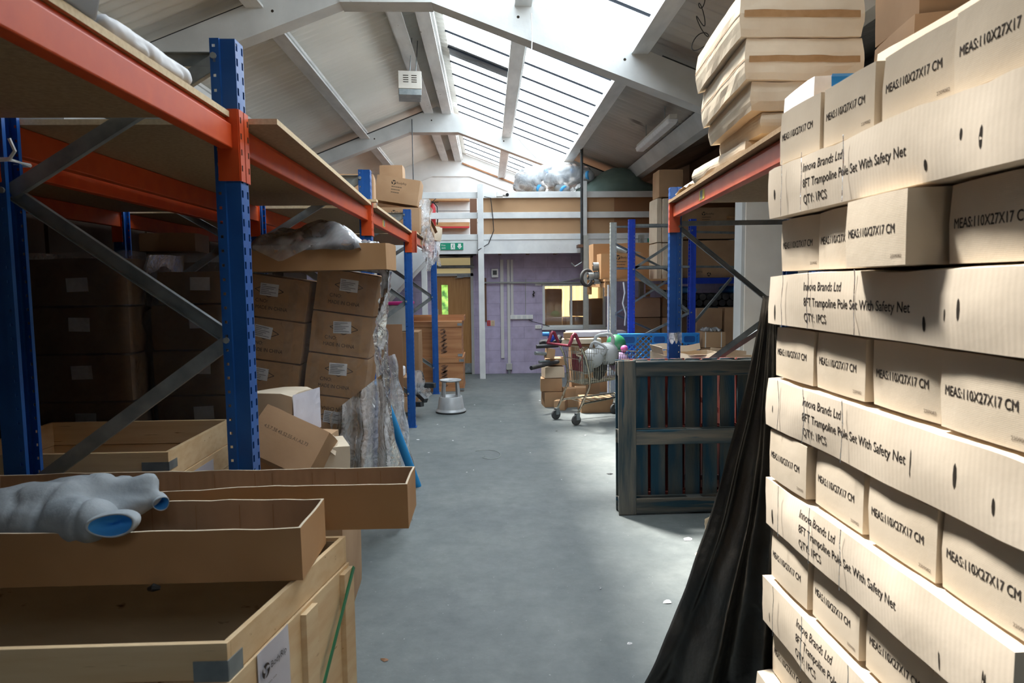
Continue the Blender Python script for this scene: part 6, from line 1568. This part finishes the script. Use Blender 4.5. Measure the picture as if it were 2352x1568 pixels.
m = MB(); m.box((0.2, -0.45, zz3-0.04), (1.1, 0.45, zz3-0.001)); m.build('upper_shelf', 'timber', rk3)
for x in (0.95, 1.05):
    m = MB(); m.box((x-0.03, 0.38, 0), (x+0.03, 0.44, zz3-0.04)); m.build('post', 'dark_metal', rk3)
for x in (-0.54, 0.78):
    for y in (-0.4, 0.4):
        m = MB(); m.box((x-0.03, y-0.03, 0), (x+0.03, y+0.03, zlow-0.0)); m.build('post', 'dark_metal', rk3)
# bundle of black foam tubes on that shelf
ft = 0
for i in range(10):
    for j in range(2):
        c = V((2.90+0.115*i+0.05*j, 10.02, zl2+0.058+0.09*j)); m = MB(); m.tube([(0, 0, 0), (0, 0.7, 0)], 0.05, 12); 
        o = m.build('foam_sleeve', 'dusty_black', loc=c); tag(o, 'one of the dark foam sleeves packed end-on along the lower shelf of the right rack', 'foam sleeve', 'dark foam sleeves on the lower right shelf')
for i, x in enumerate((3.02, 3.70)):
    c = V((x, 9.98, zl2+0.25)); m = MB(); k = 0
    for rr_ in ((0.055, 0.032),):
        for yy in (0, 0.7):
            for r2 in rr_:
                for j in range(18): a_ = j*math.pi/9; m.v.append((r2*math.cos(a_), yy, r2*math.sin(a_)))
    for (a_, b_) in ((0, 1), (0, 2), (1, 3), (2, 3)):
        for j in range(18): m.f.append((a_*18+j, a_*18+(j+1) % 18, b_*18+(j+1) % 18, b_*18+j)); m.m.append(0)
    o = m.build('foam_tube', 'tube_blue', loc=c); tag(o, 'blue foam tube end on the lower right shelf, the %s one' % ['left', 'right'][i], 'foam tube')
cart_px('brown carton at the upper far right beside the cream column', 1698, 480, 1760, 500, 10.1, 0.5, zbase=at(1700, 540, 10.1).z+0.28)
cart_px('tall pale carton in the column left of the right rack upright, uppermost', 1513, 388, 1570, 452, 9.9, 0.4, material='kraft')
for i, (y0, y1) in enumerate(((454, 556), (557, 640))):
    lab = ['upper', 'lower'][i]
    cart_px('tall narrow pale carton, %s of the pair left of the right rack upright' % lab, 1522, y0, 1549, y1, 9.86, 0.5, material='kraft_pale')
    cart_px('narrow pale carton, %s one at the left edge of the tall carton column' % lab, 1508, y0, 1521, y1, 9.9, 0.5, material='kraft_pale')
# lower cartons on the floor at the back right
g = 'cartons on the floor behind the blue frame'
spec = [('upper row left', 1457, 700, 1520, 748, 10.2), ('upper row right', 1522, 690, 1575, 748, 10.3), ('second row left', 1455, 749, 1515, 790, 10.1), ('second row right', 1517, 749, 1580, 790, 10.2)]
zf = 0.0
for (lab, a0, b0, a1, b1, Y) in reversed(spec):
    pass
for col, (a0, a1) in enumerate(((1456, 1518), (1520, 1578))):
    Y = 10.35; xa_, xb_ = at(a0, 700, Y).x, at(a1, 700, Y).x; z = 0
    for i, h in enumerate((0.42, 0.36, 0.34, 0.30)):
        carton('brown carton on the floor behind the blue frame, %s column, number %s upwards' % (['left', 'right'][col], ['one', 'two', 'three', 'four'][i]), ((xa_+xb_)/2, Y+0.2, z), (xb_-xa_-0.01, 0.4, h-0.003), 0.02*(i-1), 'kraft' if (i+col) % 2 else 'kraft_dark', g, tape=False); z += h
for i, (a0, b0, a1, b1) in enumerate(((1600, 708, 1662, 790), (1664, 706, 1722, 790))):
    Y = 9.65; xa_, xb_ = at(a0, 700, Y).x, at(a1, 700, Y).x
    carton('large plain carton on the floor under the lower right shelf, %s one' % ['left', 'right'][i], ((xa_+xb_)/2, Y+0.16, 0), (xb_-xa_-0.01, 0.3, at(a0, b0, Y).z), 0, 'kraft', tape=False)
Y = 9.05; xa_, xb_ = at(1613, 780, Y).x, at(1668, 780, Y).x
o = carton('strapped brown carton topped with crumpled film behind the blue plastic pallet', ((xa_+xb_)/2, Y+0.15, at(1640, 798, Y).z), (xb_-xa_, 0.3, at(1640, 762, Y).z-at(1640, 798, Y).z), 0, 'kraft', tape=False, name='strapped_carton')
w_ = xb_-xa_; h_ = at(1640, 762, Y).z-at(1640, 798, Y).z
for du in (-w_*0.36, w_*0.3): decal(o, '-y', (w_, 0.3, h_), du, h_/2, 0.012, h_, 'white', 'strap')
carton('brown carton below the strapped one behind the blue plastic pallet', ((xa_+xb_)/2, Y+0.15, 0), (xb_-xa_+0.05, 0.34, at(1640, 798, Y).z-0.002), 0, 'kraft', tape=False)
carton('brown carton beside the cream column, right of the strapped one', ((xa_+xb_)/2+0.32, Y+0.3, 0), (0.32, 0.3, at(1690, 795, Y).z), 0, 'kraft', tape=False)
baggy('plastic_bag', 'crumpled clear film on the strapped carton by the cream column', ((xa_+xb_)/2, Y+0.15, at(1640, 762, Y).z+0.001), 0.26, 0.22, 0.05, 33)
# ---------------------------------------------------------------- blue plastic pallet on edge
Yb = 9.0
bx0_, bx1_ = at(1421, 800, Yb).x, at(1607, 800, Yb).x; btop = at(1500, 766, Yb).z
bp = thing('plastic_pallet', 'bright blue plastic lattice pallet standing on edge behind the timber pallets', 'pallet', ((bx0_+bx1_)/2, Yb, 0))
W2 = (bx1_-bx0_); T = 0.10
fr = MB()
fr.box((-W2/2, 0, btop-0.03), (W2/2, T, btop)); fr.box((-W2/2, 0, 0), (W2/2, T, 0.04)); fr.box((-W2/2, 0, 0.04), (-W2/2+0.03, T, btop-0.03)); fr.box((W2/2-0.03, 0, 0.04), (W2/2, T, btop-0.03))
for x in (-0.0, ): fr.box((x-0.09, 0.0, 0.04), (x+0.09, 0.02, btop-0.03))
fr.build('frame', 'plastic_blue', bp, bevel=0.006)
la = MB(); n_ = 0
def clipseg(p, d, xa, xb, za, zb):
    t0, t1 = -9, 9
    for c, dd, lo, hi in ((p[0], d[0], xa, xb), (p[1], d[1], za, zb)):
        ta, tb = (lo-c)/dd, (hi-c)/dd
        if ta > tb: ta, tb = tb, ta
        t0, t1 = max(t0, ta), min(t1, tb)
    return (t0, t1) if t1-t0 > 0.02 else None
for (xa, xb) in ((-W2/2+0.03, -0.09), (0.09, W2/2-0.03)):
    for s in (1, -1):
        for i in range(-20, 34):
            r_ = clipseg((xa+i*0.075, 0.04), (0.7071, 0.7071*s), xa, xb, 0.04, btop-0.03)
            if r_:
                a_ = (xa+i*0.075+0.7071*r_[0], 0.04+0.7071*s*r_[0]); b_ = (xa+i*0.075+0.7071*r_[1], 0.04+0.7071*s*r_[1])
                la.bar((a_[0], 0.012 if s > 0 else 0.0125, a_[1]), (b_[0], 0.012 if s > 0 else 0.0125, b_[1]), 0.024, 0.013)
la.build('lattice', 'plastic_blue', bp)
for x in (-W2/2+0.14, 0.0, W2/2-0.14):
    m = MB(); ps = rr(0.20, 0.13, 0.03); m.prism([(x+a_, btop-0.08+b_) for a_, b_ in ps], -0.004, 0.0); m.build('foot_socket', 'plastic_blue', bp, bevel=0.004)
    m = MB(); ps = rr(0.15, 0.085, 0.025); m.prism([(x+a_, btop-0.08+b_) for a_, b_ in ps], -0.0055, -0.0045); m.build('socket_recess', 'blue', bp)
# ---------------------------------------------------------------- sunlit open cartons beyond the timber pallet
o = tray('sunlit open pale carton behind the left half of the timber pallet', (1.62, 5.50, 0.0), (0.50, 0.36, 0.0+at(1560, 812, 5.4).z), 0.08, seed=41, wob=0.012, material='kraft_pale', inside='kraft_pale', name='open_carton', cat='box')
m = MB(); hz = at(1560, 812, 5.4).z
m.grid(lambda u, v: V((-0.24+0.42*u, 0.16+0.02*v, hz+0.0+0.05*v+0.012*math.sin(u*7))), 14, 4); m.grid(lambda u, v: V((-0.25-0.02*v, -0.17+0.3*u, hz+0.06*v)), 8, 3); m.grid(lambda u, v: V((-0.22+0.45*u, -0.18-0.05*v, hz-0.07*v+0.015*math.sin(u*9))), 14, 4)
m.build('open_flap', 'kraft_pale', o, fix=False, solid=0.005)
o = tray('second sunlit pale carton with ragged flaps, nearer the cream column', (2.06, 5.62, 0.0), (0.36, 0.30, at(1650, 822, 5.5).z), -0.12, seed=43, wob=0.012, material='kraft_pale', inside='kraft_pale', name='open_carton', cat='box')
m = MB(); hz = at(1650, 822, 5.5).z
m.grid(lambda u, v: V((-0.17+0.34*u, -0.15-0.03*v, hz-0.08*v*abs(math.sin(u*4)))), 12, 4); m.build('open_flap', 'kraft_pale', o, fix=False, solid=0.005); m = MB(); m.grid(lambda u, v: V((-0.17+0.30*u, 0.14, hz+0.06*v*(1-0.5*u))), 10, 3)
m.build('open_flap', 'kraft_pale', o, fix=False, solid=0.005)
# ---------------------------------------------------------------- timber pallets on edge
def wpallet(label, p0, ztop, wdt, tilt, material, dark, rot=0.0, ystagger=0.0, name='timber_pallet', nails=True):
    t = thing(name, label, 'pallet', p0, (tilt, 0, rot)); H = ztop
    # face towards the camera: perimeter frame and centre rail; deck boards behind; blocks between
    y = 0.0; th = 0.02
    def bd(x0, x1, z0, z1, y0, y1, nm, mm=material):
        m = MB(); nu = max(2, int((x1-x0)/0.12)); nv = max(2, int((z1-z0)/0.12)); s_ = rnd.random()*50
        m.box((x0, y0, z0), (x1, y1, z1)); o = m.build(nm, mm, t, bevel=0.004); return o
    bd(0, 0.125, 0, H, y, y+th, 'stile', material if material != 'pallet_wood' else 'pallet_stile'); bd(wdt-0.125, wdt, 0, H, y, y+th, 'stile', material if material != 'pallet_wood' else 'pallet_stile')
    bd(0.125, wdt-0.125, H-0.115, H-0.01, y, y+th, 'rail'); bd(0.125, wdt-0.125, H/2-0.05, H/2+0.055, y, y+th, 'rail'); bd(0.125, wdt-0.125, 0.01, 0.115, y, y+th, 'rail')
    for x in (0.01, wdt/2-0.06, wdt-0.13):
        for z in (0.01, H/2-0.05, H-0.115):
            bd(x, x+0.11, z, z+0.10, y+th, y+0.10, 'block', material)
    for z in (0.01, H/2-0.05, H-0.11): bd(0, wdt, z, z+0.10, y+0.10, y+0.118, 'stringer_board')
    n = 9; pitch = (wdt-0.11)/(n-1)
    for i in range(n): bd(i*pitch+0.004, i*pitch+0.11, 0.0, H, y+0.118, y+0.136, 'deck_board', 'pallet_teal' if material == 'pallet_wood' else material)
    return t
pA = fl(1422, 1184); pz = at(1412, 866, pA.y+0.02).z
wp = wpallet('weathered blue-grey timber pallet standing on edge beside the aisle', (pA.x, pA.y, 0.003), 1.10, 1.13, math.radians(-2.2), 'pallet_wood', None, rot=math.radians(0.5))
wp2 = wpallet('red painted timber pallet standing behind the blue-grey one', (pA.x+0.07, pA.y+0.155, 0.003), 1.085, 1.10, math.radians(-2.0), 'pallet_red', None, rot=math.radians(0.5))
o = rag('torn_cardboard', 'ragged torn cardboard poking out from under the black sheeting', 1640, 1165, 3.55, 0.14, 0.16, 71, 'kraft_pale', 'cardboard')
o.location = fl(1640, 1250)+V((0.02, 0, 0.19))
m = MB(); m.tube([(0, 0, 0), (0.03, 0.0, 0.04), (0.02, 0, 0.09)], [0.01, 0.03, 0.008], 6); 
a = at(1549, 763, 5.03); m = MB(); m.grid(lambda u, v: V(((u-0.5)*0.10, -0.02-0.02*math.sin(u*6), -0.05*v*(1+0.7*abs(math.sin(u*8))))), 12, 5)
tag(m.build('tape_scrap', 'film_milky', loc=(a.x, 5.02, a.z), fix=False), 'scrap of white tape stuck on the right rack upright', 'tape')
a = at(1555, 838, 5.3); p1 = at(1788, 712, 4.75)
m = MB(); m.channel((0, 0, 0), tuple(p1-at(1610, 843, 5.0)), 0.03, 0.04); tag(m.build('loose_brace', 'galv', loc=at(1610, 843, 5.0)), 'bright galvanised bar slanting up from the timber pallets to the black sheeting', 'metal bar')
# ---------------------------------------------------------------- shopping trolley
pw1 = fl(1279, 962); pw2 = fl(1328, 976)
mid = (pw1+pw2)/2; wv_ = (pw2-pw1); ang = math.atan2(wv_.y, wv_.x)   # local +x = towards the near wheel
tl = thing('shopping_trolley', 'wire shopping trolley with burgundy handle horns, loaded with grey kettlebells and balls', 'trolley', (mid.x, mid.y, 0), ang)
HW = wv_.length/2
# local: x = width, +y = forward (towards the back right)
def tb_(m, pts, r, n=8): m.tube(pts, r, n)
for s in (-1, 1):
    x = s*HW
    m = MB(); tb_(m, [(x*0.95, 0.0, 0.13), (x*0.95, 0.05, 0.22), (x, 0.16, 0.42), (x, 0.17, 0.46), (x, 0.155, 0.62), (x, 0.11, 0.78), (x, 0.06, 0.88), (x, 0.03, 0.93)], 0.014, 10); m.build('side_tube', 'chrome', tl, smooth=True)
    m = MB(); tb_(m, [(x, 0.04, 0.91), (x, 0.01, 0.97), (x, -0.02, 1.03), (x, -0.035, 1.06), (x, -0.055, 1.065), (x, -0.075, 1.045), (x, -0.10, 0.985), (x, -0.125, 0.935), (x, -0.13, 0.925)], [0.019]*8+[0.012], 12); m.build('handle_horn', 'burgundy', tl, smooth=True)
m = MB(); tb_(m, [(-HW, -0.125, 0.935), (HW, -0.125, 0.935)], 0.016, 10); m.build('handle_bar', 'burgundy', tl)
Lb = 0.86; zb, ztp = 0.46, 0.90
def bp_(s, u, v):      # basket side points: u along length, v height
    y = 0.10+u*Lb; wtop = HW*(0.98-0.22*u); wbot = HW*(0.78-0.22*u)
    z0 = zb+0.03*u; z1 = ztp-0.10*u
    return V((s*(wbot+(wtop-wbot)*v), y+0.03*(1-v)*(1-u), z0+(z1-z0)*v))
m = MB()
for s in (-1, 1):
    for i in range(25): u = i/24; tb_(m, [bp_(s, u, 0), bp_(s, u, 1)], 0.0028, 5)
    for v in (0, 0.33, 0.66, 0.85, 1): tb_(m, [bp_(s, 0, v), bp_(s, 1, v)], 0.004 if v in (0, 1) else 0.003, 5)
for e in (0, 1):
    for i in range(13):
        k = -1+2*i/12; a = bp_(1, e, 0); b = bp_(1, e, 1); tb_(m, [(a.x*k, a.y, a.z), (b.x*k, b.y, b.z)], 0.0028, 5)
    for v in (0, 0.33, 0.66, 1): a = bp_(1, e, v); tb_(m, [(-a.x, a.y, a.z), (a.x, a.y, a.z)], 0.004, 5)
for i in range(13):
    k = -1+2*i/12; a = bp_(1, 0, 0); b = bp_(1, 1, 0); tb_(m, [(a.x*k, a.y, a.z), (b.x*k, b.y, b.z)], 0.003, 5)
for i in range(9): a = bp_(1, i/8, 0); tb_(m, [(-a.x, a.y, a.z), (a.x, a.y, a.z)], 0.003, 5)
m.build('wire_basket', 'chrome', tl)
m = MB(); tb_(m, [(-HW*0.95, 0.05, 0.22), (-HW*0.9, 0.10, 0.24), (-HW*0.5, 0.80, 0.26), (HW*0.5, 0.80, 0.26), (HW*0.9, 0.10, 0.24), (HW*0.95, 0.05, 0.22)], 0.012, 8)
for s in (-1, 1): tb_(m, [(s*HW*0.5, 0.80, 0.26), (s*HW*0.55, 0.84, 0.13)], 0.012, 8)
for i in range(7): tb_(m, [(-HW*(0.85-0.05*i), 0.15+i*0.1, 0.245), (HW*(0.85-0.05*i), 0.15+i*0.1, 0.245)], 0.004, 5)
m.build('base_frame', 'chrome', tl)
for (x, y) in ((-HW*0.95, 0), (HW*0.95, 0), (-HW*0.55, 0.84), (HW*0.55, 0.84)):
    m = MB(); m.tube([(x-0.014, y-0.02, 0.06), (x+0.014, y-0.02, 0.06)], 0.06, 22); w_ = m.build('wheel', 'rubber', tl, bevel=0.004)
    m = MB(); m.box((x-0.022, y-0.03, 0.06), (x-0.018, y+0.02, 0.135)); m.box((x+0.018, y-0.03, 0.06), (x+0.022, y+0.02, 0.135)); m.box((x-0.022, y-0.03, 0.13), (x+0.022, y+0.02, 0.14)); m.build('caster_fork', 'galv', w_)
m = MB()
for i in range(12):
    k = -1+2*i/11; a = bp_(1, 0.02, 0.05); b = bp_(1, 0.02, 0.85); tb_(m, [(a.x*k*0.62-0.02, a.y+0.03, a.z), (b.x*k*0.62-0.02, b.y+0.05, b.z)], 0.0028, 5)
m.build('child_seat_wires', 'galv', tl)
m = MB(); m.box((-0.13, 0.165, 0.60), (0.08, 0.17, 0.80)); m.build('seat_flap', 'burgundy', tl)
TM = tl.matrix_basis
def intl(x, y, z): return TM @ V((x, y, z))
def kettle(label, p, r, rot, mm='kettle_grey', sc=1.0, base=0.75):
    t = thing('kettlebell', label, 'kettlebell', p, rot)
    m = MB(); m.lathe([(r*0.55*max(0.05, 1), -r*0.82), (r*0.85, -r*0.5), (r, -r*0.1), (r*0.97, r*0.3), (r*0.8, r*0.62), (r*0.5, r*0.84), (r*0.02, r*0.92)], 28); m.build('bell', mm, t, smooth=True)
    m = MB(); w_ = r*0.72; tb_(m, [(-w_*0.75, 0, r*0.55), (-w_*0.98, 0, r*0.95), (-w_*1.02, 0, r*1.25), (-w_*0.8, 0, r*1.50), (-w_*0.4, 0, r*1.58), (w_*0.4, 0, r*1.58), (w_*0.8, 0, r*1.50), (w_*1.02, 0, r*1.25), (w_*0.98, 0, r*0.95), (w_*0.75, 0, r*0.55)], [r*0.2, r*0.15, r*0.14, r*0.14, r*0.13, r*0.13, r*0.14, r*0.14, r*0.15, r*0.2], 14); m.build('handle', mm, t, smooth=True)
    return t
kettle('large pale grey kettlebell upright on top of the trolley load', at(1392, 812, 8.2), 0.15, (0, -0.15, -0.1))
kettle('grey kettlebell tipped on its side in front of the upright one in the trolley', at(1362, 822, 8.08), 0.125, (0.2, 0.5, -0.2))
kettle('pale grey kettlebell lower down at the rear left of the trolley load', intl(-0.02, 0.30, 0.66), 0.115, (0.6, -0.4, 0.3))
def ballt(label, p, r, mm, group=None):
    m = MB(); m.ball((0, 0, 0), r, 16); return tag(m.build('exercise_ball', mm, loc=p, smooth=True), label, 'ball')
ballt('green ball behind the upright kettlebell in the trolley', at(1415, 790, 8.62), 0.125, 'green_ball')
ballt('small pink ball at the front end of the trolley load', intl(0.02, 0.86, 0.83), 0.045, 'pink')
ballt('dusky mauve ball low at the front end of the trolley', intl(0.0, 0.80, 0.66), 0.13, 'mauve')
dd = 0
for (x, y, z, r) in ((0.06, 0.45, 0.60, 0.12), (-0.07, 0.60, 0.60, 0.11), (0.07, 0.64, 0.74, 0.10)):
    dd += 1; m = MB(); m.tube([(-0.03, 0, 0), (0.03, 0, 0)], r, 26); m.tube([(-0.034, 0, 0), (0.034, 0, 0)], r*0.35, 16)
    o = m.build('weight_plate', 'dusty_black', loc=intl(x, y, z), rot=(0.2*dd, 0.3, ang+0.4*dd), bevel=0.004); tag(o, ['lowest black weight plate in the trolley basket', 'black weight plate standing at the back of the trolley basket', 'topmost black weight plate wedged in the trolley basket'][dd-1], 'weight plate')
m = MB()
for i in range(5): tb_(m, [(0.03*math.sin(a+i)+0.01*i, 0.03*math.cos(a*1.3+i), 0.012*a+0.01*i) for a in [k*0.6 for k in range(12)]], 0.006, 6)
tag(m.build('rope_tangle', 'kraft_pale', loc=intl(0.02, 0.16, 0.74)), 'tangle of pinkish orange rope at the handle end of the trolley', 'rope')
# ---------------------------------------------------------------- pile left of and behind the trolley
pc = [('topmost left', 1258, 820, 0.14, 0.22, 0.13, 0.25, 'kraft', 9.1), ]
def pile(label, px, py, Y, w, d, h, rz, mm='kraft', tz=None, tilt=0.0, nm='cardboard_carton'):
    a = at(px, py, Y); z = a.z if tz is None else tz
    return carton(label, (a.x, Y+d/2, z), (w, d, h), (0, tilt, rz), mm, 'cartons heaped beside the trolley', tape=False, name=nm, amp=0.008)
pile('carton standing on the floor at the foot of the heap left of the trolley', 1270, 905, 9.0, 0.26, 0.3, 0.20, 0.1, tz=0)
pile('small carton on the floor nearest the trolley legs, in the heap', 1290, 905, 8.75, 0.16, 0.22, 0.13, -0.3, tz=0)
pile('second-layer carton in the heap left of the trolley', 1268, 870, 9.05, 0.30, 0.3, 0.18, -0.05, tz=0.202)
pile('third-layer carton with open flap in the heap left of the trolley', 1272, 850, 9.05, 0.28, 0.28, 0.16, 0.12, 'kraft_pale', tz=0.385)
pile('fourth-layer carton in the heap left of the trolley', 1278, 830, 9.08, 0.30, 0.26, 0.10, -0.05, tz=0.55)
pile('leaning square carton near the top of the heap left of the trolley', 1262, 838, 8.95, 0.13, 0.10, 0.14, 0.4, tz=0.655, tilt=0.15)
pile('long carton across the top of the heap behind the trolley', 1330, 800, 9.15, 0.62, 0.22, 0.07, 0.02, 'kraft_pale', tz=0.83)
pile('carton supporting the long one behind the trolley', 1345, 830, 9.2, 0.40, 0.25, 0.826, 0.0, 'kraft_dark', tz=0)
pile('small open carton perched on the heap behind the burgundy horns', 1308, 775, 9.1, 0.16, 0.12, 0.09, -0.2, tz=0.905)
pile('wide carton on the floor under the trolley basket', 1372, 950, 8.55, 0.44, 0.28, 0.20, 0.05, 'kraft', tz=0)
pile('narrow carton on the floor left of the wide one under the trolley', 1310, 950, 8.95, 0.18, 0.2, 0.26, 0.15, 'kraft', tz=0)
pile('second narrow carton beside it under the trolley basket', 1335, 950, 8.95, 0.17, 0.2, 0.27, -0.1, 'kraft', tz=0)
def barm(label, a, b, r, mm='dusty_black', nm='steel_tube'):
    m = MB(); m.tube([(0, 0, 0), tuple(b-a)], r, 12); o = m.build(nm, mm, loc=a); return tag(o, label, 'tube')
barm('long grey tube slanting down out of the heap left of the trolley', at(1220, 845, 8.7), at(1282, 830, 9.1), 0.028)
barm('black tube with a knob lying high on the heap left of the trolley', at(1232, 796, 8.95), at(1282, 793, 9.0), 0.026, 'black')
barm('short silver tube end sticking out left of the heap', at(1229, 811, 8.9), at(1262, 813, 9.0), 0.024, 'galv')
barm('thin dark tube end below the silver one in the heap', at(1238, 831, 8.9), at(1262, 829, 9.0), 0.018, 'galv')
barm('bright blue handle grip on top of the heap', at(1246, 767, 9.0), at(1261, 767, 9.0), 0.028, 'plastic_blue', 'handle_grip')
barm('blue clamp tube behind the blue grip on the heap', at(1262, 780, 9.0), at(1272, 772, 9.0), 0.045, 'bright_blue', 'clamp')
o = soft('machine_parts', [((-0.12, 0, 0), (0.1, 0, 0.02), 0.05, 0.06), ((0, 0, 0.05), (0.12, 0.05, 0.06), 0.04, 0.05)], 0.014, 'dusty_black', at(1265, 787, 9.1), wr=(0.02, 14), seed=4); tag(o, 'dark jumble of machine parts on top of the heap', 'machine parts')
o = carton('flat blue and white printed carton lying behind the heap under the window', (at(1370, 770, 10.3).x, 10.4, at(1370, 772, 10.3).z), (0.9, 0.4, 0.08), 0, 'paper_lilac', tape=False, amp=0.004, name='printed_carton')
carton('brown carton holding up the flat printed one under the window', (at(1370, 770, 10.3).x, 10.4, 0), (0.8, 0.4, at(1370, 772, 10.3).z-0.002), 0, 'kraft_dark', tape=False)
# cartons in the office beyond the glass
for i, (px, py, w_, h_, zz2) in enumerate(((1272, 740, 0.32, 1.55, 0), (1318, 740, 0.36, 1.0, 0), (1374, 740, 0.42, 1.35, 0))):
    a = at(px, py, 13.2); carton(['tall dark stack of goods seen through the left office pane', 'low brown carton seen between the office panes', 'brown carton seen through the right office pane'][i], (a.x, 13.3, 0), (w_, 0.4, h_), 0.1*i, 'kraft', tape=False, name='office_carton', amp=0.01)
carton('tilted brown carton piled in the office behind the mullion', (at(1335, 700, 13.1).x, 13.15, 1.02), (0.36, 0.3, 0.3), (0, 0.0, 0.4), 'kraft', tape=False, name='office_carton')
# ---------------------------------------------------------------- litter
rl = random.Random(5)
def scrap(px, py, s, mm, label, grp, nm, cat='litter'):
    p = fl(px, py); m = MB(); n_ = 7; h = 0.004
    ps = [(s*(0.6+0.6*rl.random())*math.cos(k*2*math.pi/n_), 0.8*s*(0.6+0.6*rl.random())*math.sin(k*2*math.pi/n_)) for k in range(n_)]
    m.add([(a, b, h*rl.random()+0.001) for a, b in ps]+[(0, 0, h+0.004)], [(k, (k+1) % n_, n_) for k in range(n_)]); m.f.append(tuple(reversed(range(n_)))); m.m.append(0)
    o = m.build(nm, mm, loc=p, rot=(0, 0, rl.random()*6)); return tag(o, label, cat, grp)
for (px, py, s) in ((1066, 981, .012), (1040, 1012, .014), (1072, 1085, .012), (1150, 968, .01), (1218, 1040, .01), (1265, 900, .02), (1240, 920, .02), (1088, 1080, .008), (1090, 930, .012), (1180, 930, .008), (1380, 1352, .006), (1345, 1000, .012), (1290, 1102, .008), (960, 1010, .02), (985, 1040, .014), (1005, 975, .014)):
    scrap(px, py, s, 'paper', 'one of the tiny pale paper scraps scattered on the grey floor of the aisle', 'pale paper scraps on the aisle floor', 'paper_scrap')
for (px, py, s, mm, lab) in ((1401, 1088, .03, 'black', 'thin black sliver on the floor left of the timber pallet'), (1580, 1238, .035, 'paper', 'pale paper flake on the floor in front of the timber pallet'), (1533, 1382, .03, 'paper', 'smear-like white flake on the floor near the black sheeting'), (1446, 1478, .014, 'paper', 'white flake on the floor at the bottom centre'), (884, 1515, .02, 'hardboard', 'brown speck of dirt on the floor near the crate'), (1278, 990, .02, 'dark_metal', 'dark flake on the floor in front of the trolley wheels')):
    scrap(px, py, s, mm, lab, None, 'floor_scrap')
p = fl(1115, 1045); m = MB(); pts = []
for i in range(34):
    u = i/33; pts.append((0.16*math.sin(5*u)-0.1+0.25*u, 0.16*math.cos(4.2*u)+0.05*math.sin(9*u), 0.004+0.003*math.sin(u*20)**2))
m.tube(pts, 0.0022, 5); tag(m.build('loose_strap', 'grey_paint', loc=p), 'thin grey plastic strap curled on the floor in the middle of the aisle', 'strap')
p = fl(1620, 1285); m = MB(); m.grid(lambda u, v: V((0.10*(u-0.5), 0.09*(v-0.5), 0.012+0.018*math.sin(u*7)*math.cos(v*5)+0.01)), 8, 6); tag(m.build('torn_cardboard', 'kraft_pale', loc=p, fix=False, solid=0.004), 'scrap of corrugated cardboard on the floor by the edge of the black sheeting', 'cardboard')
